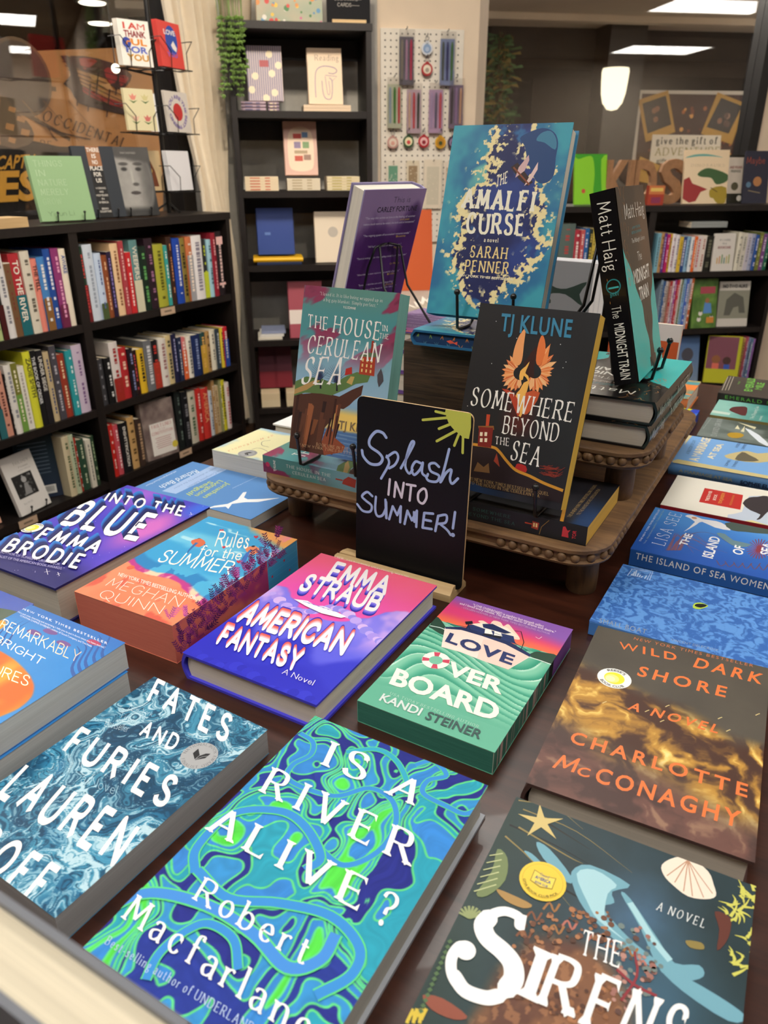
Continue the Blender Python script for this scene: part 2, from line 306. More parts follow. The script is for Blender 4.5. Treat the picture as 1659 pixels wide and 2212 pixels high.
def crom(P, k=5):
    P = [np.array(p) for p in P]
    if len(P) < 3: return P
    out = []; cl = np.allclose(P[0], P[-1])
    for i in range(len(P)-1):
        p0 = P[i-1] if i else (P[-2] if cl else 2*P[0]-P[1]); p1, p2 = P[i], P[i+1]
        p3 = P[i+2] if i+2 < len(P) else (P[1] if cl else 2*P[-1]-P[-2])
        for j in range(k):
            t = j/k; out.append(.5*((2*p1)+(-p0+p2)*t+(2*p0-5*p1+4*p2-p3)*t*t+(-p0+3*p1-3*p2+p3)*t**3))
    out.append(P[-1]); return out
STY = {'block': (2.3, 2.0, 3, 0), 'blockm': (1.5, 1.4, 3, 0), 'slabx': (2.9, 1.3, 1, 0), 'serif': (.95, .32, 1, -.28), 'serifb': (1.5, .55, 1, -.2), 'serifx': (1.9, .6, 1, -.2), 'slab': (2.1, 1.0, 1, 0), 'hand': (.8, .8, 0, 0), 'thin': (.55, .55, 0, 0), 'marker': (1.15, 1.15, 0, 0), 'fat': (2.3, 2.3, 0, 0),
       'black': (2.9, 2.3, 0, 0), 'script': (1.1, .5, 0, .3), 'spooky': (1.75, .4, 2, -.3), 'sea': (.75, .3, 1, 0)}
def ribbon(pts, w):
    """pts 2D, w half widths -> verts, quads"""
    P = np.array(pts, float); n = len(P); d = np.gradient(P, axis=0) if n > 2 else np.repeat((P[-1]-P[0])[None], n, 0)
    d = d/(np.linalg.norm(d, axis=1)[:, None]+1e-9); nn = np.stack([-d[:, 1], d[:, 0]], 1); w = np.broadcast_to(w, n)[:, None]
    V = np.concatenate([P+nn*w, P-nn*w]); return V, [(i, n+i, n+i+1, i+1) for i in range(n-1)]
def pen_glyph(ch, sty):
    th, tn, ser, ang = STY[sty]; adv, s = PEN[ch]; V = []; F = []
    def put(v, f):
        k = sum(len(x) for x in V); V.append(np.array(v)); F.extend([tuple(i+k for i in q) for q in f])
    sd = np.array([math.sin(ang), math.cos(ang)])
    ends_ = [np.array([float(t) for t in p.split(',')]) for st in s.split('|') for p in (st.lstrip('~').split()[0], st.split()[-1].lstrip('~'))]
    for st in s.split('|'):
        cur = st[0] == '~'; P = [np.array([float(t) for t in p.split(',')]) for p in st.lstrip('~').split()]
        Q = crom(P) if cur else [P[0], P[0]*.5+P[1]*.5, P[1]]
        D = np.gradient(np.array(Q), axis=0); D = D/(np.linalg.norm(D, axis=1)[:, None]+1e-9)
        w = (tn+(th-tn)*np.abs(D@sd)**1.3)/2
        if ser == 2 and not cur: w = w*np.array([1.35, .7, 1.2])
        dot = np.linalg.norm(P[0]-P[-1]) < .7 and len(P) == 2
        if dot:
            c = P[0]*.5+P[1]*.5; r = max(th*.62, .5); put([c+r*np.array([math.cos(a), math.sin(a)]) for a in np.linspace(0, 2*math.pi, 11)[:-1]], [tuple(range(10))]); continue
        v, f = ribbon(Q, w); put(v, f)
        if ser == 3:
            for e, ww in ((Q[0], w[0]), (Q[-1], w[-1])):
                if sum(1 for q in ends_ if np.linalg.norm(q-e) < .3) > 1: put([e+ww*np.array([math.cos(a), math.sin(a)]) for a in np.linspace(0, 2*math.pi, 9)[:-1]], [tuple(range(8))])
            continue
        if not ser:
            for e, ww in ((Q[0], w[0]), (Q[-1], w[-1])):
                put([e+ww*np.array([math.cos(a), math.sin(a)]) for a in np.linspace(0, 2*math.pi, 9)[:-1]], [tuple(range(8))])
        else:
            for e, dd, ww in ((Q[0], D[0], w[0]), (Q[-1], D[-1], w[-1])):
                if ch in 'OQo' : continue
                L = th*.5+.75*(1 if ch.isupper() else .8)
                if abs(dd[1]) > .55 and (abs(e[1]) < .2 or abs(e[1]-10) < .5 or abs(e[1]-6.3) < .2 or e[1] < -2.9) and not (cur and ch not in 'UJufnhmtyr') and not (ch in 'MVWNvwA' and ((ch in 'VWvw' and e[1] < 1) or (ch == 'N' and e[0] > 5 and e[1] < 1) or (ch == 'A' and e[1] > 9) or (ch == 'M' and 1 < e[1] < 9))):
                    if ch in 'CGSacegs': continue
                    s_ = 1 if e[1] > 3 else -1; h = tn*.9
                    l0 = L if not (ch.islower() and s_ > 0) else L*.95; l1 = L if not (ch.islower() and s_ > 0) else ww*.6
                    put([(e[0]-l0, e[1]), (e[0]+l1, e[1]), (e[0]+l1, e[1]-s_*h*.6), (e[0]+ww, e[1]-s_*h*1.8), (e[0]-ww, e[1]-s_*h*1.8), (e[0]-l0, e[1]-s_*h*.6)], [(0, 1, 2, 3, 4, 5) if s_ < 0 else (5, 4, 3, 2, 1, 0)])
                elif abs(dd[0]) > .8 and ch in 'EFLTZz' and not (abs(e[0]) < .2 and ch in 'EFL'):
                    s_ = -1 if e[1] > 6 else (1 if e[1] < 3 else 0); h = 1.9
                    sg = 1 if e[0] > 3 else -1
                    if s_: put([(e[0], e[1]-s_*tn*.5), (e[0]-sg*1.1, e[1]+s_*tn*.4), (e[0]+sg*.1, e[1]+s_*h)], [(0, 1, 2)])
                    else: put([(e[0]-sg*.8, e[1]), (e[0]+sg*.1, e[1]+1.1), (e[0]+sg*.1, e[1]-1.1)], [(0, 1, 2)])
        if ch in 'CGScs' and ser in (1, 2):
            e = Q[0]; put([(e[0]-.3, e[1]+.5), (e[0]+.35, e[1]+1.4), (e[0]+.45, e[1]-1.0), (e[0]-.2, e[1]-.2)], [(0, 1, 2, 3)])
    V = np.concatenate([np.concatenate([v/10, np.full((len(v), 1), .07*i)], 1) for i, v in enumerate(V)]); sb = (th*.5+.9+(.7 if ser else 0))/10
    return V+np.array([sb, 0, 0]), F, adv/10+sb*2
def glyph(ch, font, bo):
    k = (ch, font, bo if font == 'sans' else 0)
    if k not in GL:
        if ch == ' ': GL[k] = (np.zeros((0, 2)), [], .42)
        else: GL[k] = pen_glyph(ch if ch in PEN else '-', font)
    return GL[k]
def layout(s, font='sans', bo=0, track=0):
    x = 0; V = []; F = []; n = 0
    for ch in s:
        v, f, a = glyph(ch, font, bo)
        if len(v) and v.shape[1] == 2: v = np.concatenate([v, np.zeros((len(v), 1))], 1)
        if len(v): V.append(v+np.array([x, 0, 0])); F += [tuple(i+n for i in q) for q in f]; n += len(v)
        x += a+track
    V = np.concatenate(V); x0 = V[:, 0].min(); V = V-np.array([x0, 0, 0]); return V, F, V[:, 0].max()

class Surf:
    """a flat side of something: 2D drawing in metres or in photo pixels"""
    def __init__(s, mb, M, o, ex, ey, mat='print_satin', eps=.00007):
        s.mb = mb; s.M = M; s.o = np.asarray(o, float); s.ex = np.asarray(ex, float); s.ey = np.asarray(ey, float)
        s.n = np.cross(s.ex, s.ey); s.mat = mat; s.eps = eps; s.L = 1; s.px = False; s.sub = 0; s.W = s.H = None
        s.wo = (M@np.append(s.o, 1))[:3]; s.wx = M[:3, :3]@s.ex; s.wy = M[:3, :3]@s.ey; s.wn = M[:3, :3]@s.n
    def P(s, pts):
        pts = np.asarray(pts, float).reshape(-1, 2)
        if not s.px: return pts
        out = []
        for x, y in pts:
            q = hit(x, y, s.wo, s.wn)-s.wo; out.append((q@s.wx, q@s.wy))
        return np.array(out)
    def to3(s, xy, L=None):
        if L is None: s.sub = (s.sub+1) % 13; L = s.L+.07*s.sub
        if xy.shape[1] > 2: L = L+xy[:, 2:3]
        return s.o+xy[:, :1]*s.ex+xy[:, 1:2]*s.ey+s.n*(s.eps*L)
    def put(s, xy, F, col, mat):
        V = s.to3(xy)
        if s.W is None or (xy[:, 0].min() >= 0 and xy[:, 0].max() <= s.W and xy[:, 1].min() >= 0 and xy[:, 1].max() <= s.H): s.mb.add(V, F, col, mat); return
        VV = []; FF = []
        for f in F:
            p = [np.append(V[i], (xy[i, 0], xy[i, 1])) for i in f]
            for ax, lim, sg in ((3, 0, 1), (3, s.W, -1), (4, 0, 1), (4, s.H, -1)):
                q = []
                for i in range(len(p)):
                    a, b = p[i-1], p[i]; da, db = (a[ax]-lim)*sg, (b[ax]-lim)*sg
                    if da*db < 0: q.append(a+(b-a)*(da/(da-db)))
                    if db >= 0: q.append(b)
                p = q
                if len(p) < 3: break
            if len(p) >= 3: FF.append(tuple(range(len(VV), len(VV)+len(p)))); VV += [t[:3] for t in p]
        if FF: s.mb.add(VV, FF, col, mat)
    def up(s): s.L += 1; return s
    def poly(s, pts, col, mat=None, smooth=0):
        p = s.P(pts)
        if smooth: p = np.array(crom(list(p)+[p[0]], smooth)[:-1])
        tri = tessellate_polygon([[Vector((a, b, 0)) for a, b in p]])
        F = []
        for t in tri:
            a, b, c = (p[i] for i in t); F.append(tuple(t) if (b[0]-a[0])*(c[1]-a[1])-(b[1]-a[1])*(c[0]-a[0]) > 0 else tuple(t)[::-1])
        s.put(p, F, col, mat or s.mat)
    def rect(s, x0, y0, x1, y1, col, mat=None): s.poly([(x0, y0), (x1, y0), (x1, y1), (x0, y1)], col, mat)
    def stroke(s, pts, w, col, mat=None, smooth=0, taper=False, cap=False):
        p = s.P(pts)
        if smooth: p = np.array(crom(list(p), smooth))
        n = len(p); ww = np.full(n, w/2)
        if taper: ww = ww*np.linspace(1, .15, n)
        if n == 2: p = np.array([p[0], (p[0]+p[1])/2, p[1]]); ww = np.array([ww[0], (ww[0]+ww[-1])/2, ww[-1]])
        V, F = ribbon(p, ww)
        s.put(V, F, col, mat or s.mat)
        if cap:
            for e in (p[0], p[-1]): s.disc(e, w/2, col, mat, local=True, n=10)
    def disc(s, c, r, col, mat=None, n=28, local=False, ry=None):
        c = np.asarray(c, float) if local else s.P([c])[0]
        a = np.linspace(0, 2*math.pi, n+1)[:-1]; p = c+np.stack([r*np.cos(a), (ry or r)*np.sin(a)], 1)
        s.put(p, [tuple(range(n))], col, mat or s.mat)
    def t3(s, txt, bl, br, tl, col, font='sans', bo=.014, track=0, mat=None, shear=None, warp=None):
        """text into the parallelogram bl (baseline start), br (baseline end), tl (top of first capital)"""
        if not len(txt.strip()): return
        V, F, w = layout(txt, font, bo, track); bl, br, tl = s.P([bl, br, tl])
        if warp: V = warp(V)
        Q = np.concatenate([bl+V[:, :1]/w*(br-bl)+V[:, 1:2]*(tl-bl), V[:, 2:3]], 1)
        s.put(Q, F, col, mat or s.mat)
    def line(s, txt, x, y, w, h, col, **k):      # centred line in metres
        s.t3(txt, (x-w/2, y), (x+w/2, y), (x-w/2, y+h), col, **k)
    def ringtext(s, txt, c, r, h, a0, a1, col, flip=False, **k):
        V, F, w = layout(txt, k.get('font', 'sans'), k.get('bo', .014)); t = a0+(a1-a0)*V[:, 0]/w
        rr = r+V[:, 1]*h*(-1 if flip else 1); c = np.asarray(c)
        Q = np.concatenate([c+np.stack([rr*np.cos(t), rr*np.sin(t)], 1), V[:, 2:3]], 1); s.put(Q, F, col, k.get('mat') or s.mat)
    def grid(s, w, h, f, res=.0007, x0=0, y0=0, mat=None):
        nx = max(2, int(w/res)); ny = max(2, int(h/res)); X, Y = np.meshgrid(np.linspace(0, 1, nx+1), np.linspace(0, 1, ny+1))
        c = np.clip(f(X, Y), 0, 1).reshape(-1, 3); p = np.stack([x0+X.ravel()*w, y0+Y.ravel()*h], 1)
        s.mb.grid(s.to3(p, .5), nx, ny, c, mat or s.mat)

# ------------------------------------------------------------ books
def ext(mb, pts, y0, y1, col, mat):            # closed profile in x,z pushed along y
    n = len(pts); V = [(p[0], y0, p[1]) for p in pts]+[(p[0], y1, p[1]) for p in pts]
    A = sum(pts[i][0]*pts[(i+1) % n][1]-pts[(i+1) % n][0]*pts[i][1] for i in range(n))
    F = [(i, (i+1) % n, n+(i+1) % n, n+i) for i in range(n)]
    tri = tessellate_polygon([[Vector((p[0], p[1], 0)) for p in pts]])
    for t in tri:
        a, b, c = (np.array(pts[i]) for i in t); ccw = (b[0]-a[0])*(c[1]-a[1])-(b[1]-a[1])*(c[0]-a[0]) > 0
        t = tuple(t) if ccw else tuple(t)[::-1]
        F.append(t); F.append(tuple(i+n for i in t[::-1]))
    if A < 0: F[:n] = [f[::-1] for f in F[:n]]
    mb.add(V, F, col, mat)
def shell(W, T, t, r, bulge):
    if bulge:
        k = 8; out = [(W, T)]+[(.006*1.2-.006*1.2*math.sin(a)-bulge*math.sin(a)*0, T) for a in ()]
        arc = [(-bulge*math.sin(math.pi*i/k)+.002, T-T*i/k) for i in range(k+1)]
        out = [(W, T)]+arc+[(W, 0)]
        arci = [(-bulge*math.sin(math.pi*i/k)+.002+t, T-t-(T-2*t)*i/k) for i in range(k+1)]
        inn = [(W, t)]+arci[::-1]+[(W, T-t)]
    else:
        out = [(W, T), (r, T), (r*.3, T-r*.3), (0, T-r), (0, r), (r*.3, r*.3), (r, 0), (W, 0)]
        inn = [(W, t), (r, t), (t, r), (t, T-r), (r, T-t), (W, T-t)]
    return out+inn
def book(name, label, W, H, T, M, kind='pb', cover='ffffff', pages='ddd6c8', front=None, spine=None, backf=None, ends=None, group=None, cat='book', mat='print_satin', parts=True, eps=.00007, pmat='paper_edge', fore=None):
    root = thing(name, M, label, cat, group)
    hc = kind == 'hc'; t = .0028 if hc else .0005; ov = .0032 if hc else .0003; bulge = .005 if hc else 0
    mb = MB(); ext(mb, shell(W, T, t, .0012, bulge), 0, H, cover, mat)
    F = Surf(mb, M, (0, 0, T), (1, 0, 0), (0, 1, 0), mat, eps)
    if front: front(F)
    if spine:
        S = Surf(mb, M, (0, H, 0), (0, -1, 0), (0, 0, 1), mat, eps)   # x runs down the spine, y towards the front
        S.o = np.array([(-bulge+.0019) if hc else 0, H, 0]); S.wo = (M@np.append(S.o, 1))[:3]
        if hc: S.bul = True
        spine(S)
    if backf: backf(Surf(mb, M, (W, 0, 0), (-1, 0, 0), (0, 1, 0), mat, eps))
    mb.build('dust_jacket' if hc else 'cover', root, smooth=40 if hc else None)
    pb = MB(); x0 = .0035 if hc else .0006
    if hc: pts = [(W-ov, t), (W-ov, T-t)]+[(x0-.003*math.sin(math.pi*i/6)+.002, T-t-(T-2*t)*i/6) for i in range(7)]
    else: pts = [(W-ov, t), (W-ov, T-t), (x0, T-t), (x0, t)]
    ext(pb, pts, ov, H-ov, pages, pmat)
    if ends: ends(Surf(pb, M, (0, ov, 0), (1, 0, 0), (0, 0, 1), 'print_satin', eps))
    if fore: fore(Surf(pb, M, (W-ov, 0, 0), (0, 1, 0), (0, 0, 1), 'print_satin', eps))
    pb.build('page_block', root)
    return root
def flat(a, b, z, rot=0):                      # table coordinates of the near-left corner, rot 0 = reads from the near side
    yaw = -30+rot; return yawf(tab(a, b, z), yaw)
def flatc(cx, cy, z, yaw, W, H):               # by centre
    u = np.array([math.cos(yaw), math.sin(yaw), 0]); v = np.array([-math.sin(yaw), math.cos(yaw), 0])
    return yawf(np.array([cx, cy, z])-u*W/2-v*H/2, math.degrees(yaw))
def seal(S, c, r, px=True, kind='reese'):
    if S.px: c = S.P([c])[0]; S.px = False; back = True
    else: c = np.asarray(c); back = False
    if kind == 'reese':
        S.disc(c, r, 'f4f4f0'); S.up().disc(c, r*.6, 'e6e23a', ry=r*.6); S.up().disc(c-np.array([r*.12, r*.1]), r*.42, 'eee98a'); S.up().disc(c-np.array([r*.2, r*.16]), r*.28, 'f4f1b4')
        S.ringtext("REESE'S", c, r*.7, r*.2, 2.3, .85, '303030'); S.ringtext("BOOK CLUB", c, r*.92, r*.2, 3.75, 5.6, '303030', flip=True)
    elif kind == 'award':
        S.disc(c, r, 'a9abad'); S.up()
        S.ringtext("NATIONAL BOOK AWARD", c, r*.76, r*.17, 3.5, -.65, '2c2c2e', font='serif'); S.ringtext("FINALIST", c, r*.93, r*.17, 3.95, 5.4, '2c2c2e', flip=True, font='serif')
        f = lambda *p: S.poly([c+r*np.array(q) for q in p], '2a2b2d')
        f((0, -.34), (-.42, -.05), (-.42, .36), (0, .04)); f((.05, -.38), (.02, -.02), (.2, .3), (.42, .42), (.42, .02))
        S.up().stroke([c+r*np.array(p) for p in ((.08, -.3), (.2, 0), (.42, .2))], r*.03, 'a9abad')
    S.px = back

# ---- table
def table():
    root = thing('display_table', frame(tab(0, 0, 0), tu, tv), 'long dark cherry wood table carrying the whole display of books', 'table')
    a0, a1, b0, b1 = -.88, .09, .045, 1.875
    mb = MB(); c = .012
    P = [(a0+c, b0), (a1-c, b0), (a1, b0+c), (a1, b1-c), (a1-c, b1), (a0+c, b1), (a0, b1-c), (a0, b0+c)]
    mb.prism(P, TZ-.035, TZ, '3c1d12', 'cherry', bev=.003)
    mb.build('table_top', root)
    for b in (b0+.04, b1-.06):
        m = MB(); m.bx(a0+.08, a1-.08, b, b+.02, TZ-.12, TZ-.0355, '3c1d12', 'cherry'); m.build('apron', root)
    for a in (a0+.04, a1-.06):
        m = MB(); m.bx(a, a+.02, b0+.1, b1-.1, TZ-.12, TZ-.0355, '3c1d12', 'cherry'); m.build('apron', root)
    for a in (a0+.04, a1-.1):
        for b in (b0+.04, b1-.1):
            m = MB(); m.bx(a, a+.06, b, b+.06, 0, TZ-.036, '3c1d12', 'cherry'); m.build('leg', root)
table()

# ---- wooden risers with carved bead rims
def riser(label, a0, a1, b0, b1, z0, z1, rad, legs, tb=.023, name='wooden_riser'):
    root = thing(name, frame(tab(0, 0, 0), tu, tv), label, 'display stand')
    def outline(d, rr):
        P = []
        for cx, cy, s in ((a1-rad, b0+rad, -90), (a1-rad, b1-rad, 0), (a0+rad, b1-rad, 90), (a0+rad, b0+rad, 180)):
            for k in range(9):
                t = R(s+90*k/8); P.append((cx+(rad+d)*math.cos(t), cy+(rad+d)*math.sin(t)))
        return P
    mb = MB(); rings = [(-.004, z1-tb), (0, z1-tb+.003), (.0005, z1-tb+.005), (-.003, z1-tb+.007), (-.003, z1-.008), (.0005, z1-.006), (.0005, z1-.002), (-.002, z1)]
    V = []; n = 36
    for d, z in rings: V += [(x, y, z) for x, y in outline(d, 0)]
    F = [tuple(range(n))[::-1], tuple(range((len(rings)-1)*n, len(rings)*n))]+[(k*n+i, k*n+(i+1) % n, (k+1)*n+(i+1) % n, (k+1)*n+i) for k in range(len(rings)-1) for i in range(n)]
    mb.add(V, F, '8a6a48', 'mango'); mb.build('board', root, smooth=50)
    # beads around every corner, carved on the edge
    for cx, cy, s in ((a1-rad, b0+rad, -90), (a1-rad, b1-rad, 0), (a0+rad, b1-rad, 90), (a0+rad, b0+rad, 180)):
        m = MB(); t0, t1 = R(s), R(s+90); br = .0062; pts = []
        dirs = np.array([-math.sin(t0), math.cos(t0)]); p0 = np.array([cx+rad*math.cos(t0), cy+rad*math.sin(t0)])
        for k in range(5, 0, -1): pts.append(p0-dirs*k*.0145)
        na = max(3, int(rad*math.pi/2/.0145))
        for k in range(na+1): t = t0+(t1-t0)*k/na; pts.append(np.array([cx+rad*math.cos(t), cy+rad*math.sin(t)]))
        p1 = pts[-1]; d1 = np.array([-math.sin(t1), math.cos(t1)])
        for k in range(1, 6): pts.append(p1+d1*k*.0145)
        cc = np.array([(a0+a1)/2, (b0+b1)/2])
        for p in pts: p = p+np.array([-np.sign(p[0]-cc[0]) if abs(abs(p[0]-cc[0])-(a1-a0)/2) < rad*.9 else 0, -np.sign(p[1]-cc[1]) if abs(abs(p[1]-cc[1])-(b1-b0)/2) < rad*.9 else 0])*.0028; m.ball((p[0], p[1], z1-tb*.5-.001), br, '7b5c3e', 'mango', 10, (.9, .9, 1))
        m.build('bead_carving', root, smooth=60)
    for a, b in legs:
        m = MB(); m.lathe((a, b, z0), [(.0165, 0), (.018, .003), (.0185, .02), (.0175, z1-tb-z0-.004), (.0175, z1-tb-z0+.002)], '6b5038', 'mango_v'); m.build('leg', root, smooth=50)
RZ = .828
riser('large low wooden riser with beaded rim on round legs, centre of the table', -.636, -.155, .742, 1.37, TZ, RZ, .045, [(-.188, .80), (-.61, .812), (-.188, 1.32), (-.61, 1.32)])
UZ = .906
riser('small wooden riser with gilded beads under the two stacked black hardcovers', -.325, -.146, .862, 1.135, RZ, UZ, .04, [(-.184, .919), (-.178, 1.09), (-.295, .919), (-.295, 1.09)])
# dark box
bx = thing('wooden_crate', frame(tab(0, 0, 0), tu, tv), 'dark rough-sawn wooden block holding up the teal and gold hardcover', 'display block')
m = MB(); m.bx(-.506, -.34, .933, 1.16, RZ+.0003, .991, '3a2a1c', 'wenge'); m.build('box', bx)

# ---- wire easels: local frame x along the shelf, y back, z up; book bottom front edge at y=0, z=0
def easel(M, label, W, lean, x0=None, x1=None, drop=.012, hook=.03, tall=.14, back=.1, group=None, ball=.0042, r=.0021, floor=0):
    root = thing('wire_easel', M, label, 'easel', group)
    x0 = W*.28 if x0 is None else x0; x1 = W*.78 if x1 is None else x1
    sl = math.sin(R(lean)); cl = math.cos(R(lean))
    T = .026; zb = -drop+r
    for x in (x0, x1):
        m = MB(); m.tube([(x, -.007-.004, hook), (x, -.009, hook*.5), (x, -.006, zb+.003), (x, 0, zb), (x, T+.01, zb)], r); m.ball((x, -.011, hook+.003), ball); m.build('hook', root, smooth=60)
    m = MB(); yb = T+.012; xm = (x0+x1)/2
    m.tube([(x0, T+.01, zb), (x0, yb+.005, zb+.004), (x0+.006, yb+tall*.7*sl, tall*.7), (x0+.014, yb+tall*.95*sl, tall*.96), (xm-.008, yb+tall*sl, tall), (xm-.002, yb+tall*sl, tall)], r)
    m.tube([(x1, T+.01, zb), (x1, yb+.005, zb+.004), (x1-.006, yb+tall*.7*sl, tall*.7), (x1-.014, yb+tall*.95*sl, tall*.96), (xm+.008, yb+tall*sl, tall), (xm+.002, yb+tall*sl, tall)], r)
    m.tube([(x0+.002, yb+.012*sl, .008), (x1-.002, yb+.012*sl, .008)], r)
    m.build('back_support', root, smooth=60)
    m = MB()
    for x, s in ((x0+.012, -1), (x1-.012, 1)):
        m.tube([(xm+s*.006, yb+tall*sl, tall), (x-s*.004, yb+.006+tall*sl, tall*.97), (x, yb+back*.5, (tall+zb)*.5), (x+s*.004, yb+back, zb+floor), ], r)
    m.tube([(x0+.008, yb+back, zb+floor), (x1-.008, yb+back, zb+floor)], r)
    m.build('rear_leg', root, smooth=60)
    return root

# ------------------------------------------------------------ the books lying on the table, near part
def Zm(x0, y0, s):
    def f(*p):
        if len(p) == 2 and not hasattr(p[0], '__len__'): return (x0+p[0]*s, y0+p[1]*s)
        return [(x0+q[0]*s, y0+q[1]*s) for q in p]
    return f
K1 = Zm(540, 600, .3165); K2 = Zm(860, 250, .2532); K3 = Zm(960, 640, .3255); K4 = Zm(1240, 780, .3074); K5 = Zm(0, 880, .3978)
K6 = Zm(380, 1170, .3737); K7 = Zm(0, 1240, .3617); K8 = Zm(740, 1260, .3376); K9 = Zm(160, 1520, .5546); K10 = Zm(1120, 1340, .3249)
K11 = Zm(860, 1700, .4816); K12 = Zm(980, 640, .217)
def tx(S, k, s, bl, br, tl, col, **kw): S.t3(s, k(*bl), k(*br), k(*tl), col, **kw)

def love_front(S):
    W, H = S.W, S.H
    def f(X, Y):
        n = fbm(X*3, Y*3, 3); y = Y-.04*np.sin(X*5+.5)*(Y < .72)
        sky = mix('8f5fb5', 'e0457e', ss(1, .88, Y+.1*X)); sky = mix(sky, 'f2754f', ss(.85, .74, Y))
        t = y*17+1.6*np.sin(X*4+Y*9)+.8*n; fr = t-np.floor(t)
        g = mix('2f9478', '7cc4a6', ss(.0, .75, fr)); g = mix(g, 'c9e8da', ss(.82, .98, fr)*ss(.35, .75, fbm(X*4+3, Y*10, 3)+.15*Y))
        g = mix(g, '5fae92', ss(.28, .12, Y)); return np.where((Y > .735+.01*np.sin(X*9))[..., None], sky, g)
    S.grid(W, H, f, .0007); S.px = True
    S.poly(K8((555, 275), (600, 215), (640, 250), (665, 300), (640, 330), (570, 290)), '2d4a3c', smooth=3)
    S.poly(K8((1195, 455), (1240, 437), (1300, 445), (1368, 462), (1332, 520), (1200, 468)), '2d4a3c', smooth=3)
    S.up().stroke(K8((560, 272), (640, 290), (700, 330)), .0012, 'd9efe4', smooth=4); S.stroke(K8((1180, 470), (1250, 490), (1335, 520)), .0012, 'd9efe4', smooth=4)
    # cloud and yacht
    S.poly(K8((868, 245), (900, 240), (940, 262), (965, 240), (1010, 250), (1030, 275), (1060, 262), (1095, 300), (1130, 345), (1120, 362), (1000, 330), (930, 280)), 'f6d9c6', smooth=3)
    S.up().poly(K8((655, 283), (760, 283), (900, 315), (1050, 372), (1203, 458), (1190, 478), (1060, 553), (900, 498), (750, 440), (632, 408)), 'f3ddd2')
    S.up().poly(K8((900, 360), (1030, 372), (1203, 462), (1058, 553), (860, 480)), 'eecfc2'); S.poly(K8((655, 281), (760, 280), (905, 312), (1060, 370), (1205, 457), (1195, 472), (1040, 390), (890, 338), (760, 300), (658, 292)), '23305c')
    S.poly(K8((790, 285), (810, 268), (900, 260), (1010, 282), (1090, 320), (1100, 370), (1110, 390), (900, 322)), '2c3b6b'); S.up().poly(K8((820, 262), (900, 255), (1050, 285), (1130, 350), (1050, 330), (900, 290)), 'f4ead9')
    S.up(); S.poly(K8((895, 262), (960, 262), (1080, 320), (1040, 325), (900, 285)), '23305c')
    for x, y in ((930, 300), (990, 312)):
        S.poly(K8((x-18, y-5), (x+20, y), (x+32, y+30), (x-22, y+22)), 'f7f4ee'); S.poly(K8((x-22, y+22), (x+26, y+30), (x+22, y+46), (x-40, y+30)), '1d1f2a'); S.disc(K8(x+6, y-14), .0016, 'd9a06a')
    S.stroke(K8((785, 258), (830, 245), (808, 262), (790, 295)), .0008, '1d1f2a'); S.stroke(K8((805, 262), (815, 298)), .0006, '1d1f2a'); S.poly(K8((783, 247), (830, 243), (835, 262), (790, 266)), '1d1f2a')
    S.stroke(K8((1100, 306), (1142, 310), (1160, 380), (1140, 430)), .0008, '1d1f2a'); S.stroke(K8((690, 265), (900, 300), (1050, 350), (1120, 395), (1200, 440)), .0006, '23305c', smooth=3); S.stroke(K8((1235, 345), (1255, 358), (1275, 345)), .0006, 'f6e9ee')
    S.up(); tx(S, K8, 'LOVE', (655, 372), (1082, 525), (686, 320), '2a3768', bo=.05, track=.08)
    tx(S, K8, 'VER', (654, 578), (1018, 712), (690, 503), 'f4f1e2', bo=.05, track=.02); tx(S, K8, 'BOARD', (298, 640), (985, 885), (345, 548), 'f4f1e2', bo=.05, track=.02)
    c = S.P([K8(597, 495)])[0]; S.px = False
    S.disc(c, .0138, 'f4f1e2'); S.up().disc(c, .0068, '74bd9f')
    for k in range(4):
        a = R(20+90*k); S.poly([c+r*np.array([math.cos(a+d), math.sin(a+d)]) for r, d in ((.0069, -.3), (.0137, -.24), (.0137, .24), (.0069, .3))], 'c9405c')
    S.px = True
    tx(S, K8, 'KANDI', (232, 750), (490, 850), (262, 708), 'd3dedb', bo=.03); tx(S, K8, 'STEINER', (523, 868), (878, 1000), (553, 822), '35504f', bo=.03)  # silver foil's bright and dark reflections put into the two print colours
    tx(S, K8, 'USA TODAY BESTSELLING AUTHOR', (300, 712), (868, 930), (310, 698), 'c5dcd2', font='serif', track=.1)
    tx(S, K8, '"LOVE OVERBOARD is anything but smooth sailing', (832, 147), (1285, 285), (838, 134), 'efd9ee', bo=.03); tx(S, K8, 'and I loved every minute. The perfect storm of drama and desire."', (748, 136), (1362, 323), (754, 124), 'efd9ee', bo=.03)
    tx(S, K8, '- COLLEEN HOOVER, #1 NEW YORK TIMES BESTSELLING AUTHOR', (760, 160), (1325, 332), (765, 150), 'cfa9d6', bo=.0)
def surf_size(fn, W, H):
    def g(S): S.W, S.H = W+.0004, H+.0004; fn(S)
    return g
def mk(name, label, W, H, T, M, fn, **k): return book(name, label, W, H, T, M, front=surf_size(fn, W, H), **k)
def love_fore(S):
    H = .2096; T = .023
    def f(X, Y):
        c = mix('2a5c50', '4d8a78', fbm(X*40, Y*1.5, 3)); c = np.where((fbm(X*90, 0*Y, 2) > .68)[..., None], hx('c9a9a0')*.9, c); c = np.where((X > .66)[..., None], hx('1f2c28'), c)
        return np.where((X > .72)[..., None], hx('7a4f96'), c)
    S.grid(H, T, f, .0009)
def love_end(S):
    S.grid(.1325, .023, lambda X, Y: mix('2f6a5c', '3f7f6f', fbm(X*4, Y*30, 3)), .0012)
c = (.086, .604); mk('paperback_book', 'thick sea-green paperback with lifebuoy and yacht cover, painted page edges, front row', .1333, .2099, .024, flatc(*c, TZ, -.529, .1333, .2099), love_front, cover='5fae92', ends=love_end, fore=love_fore)

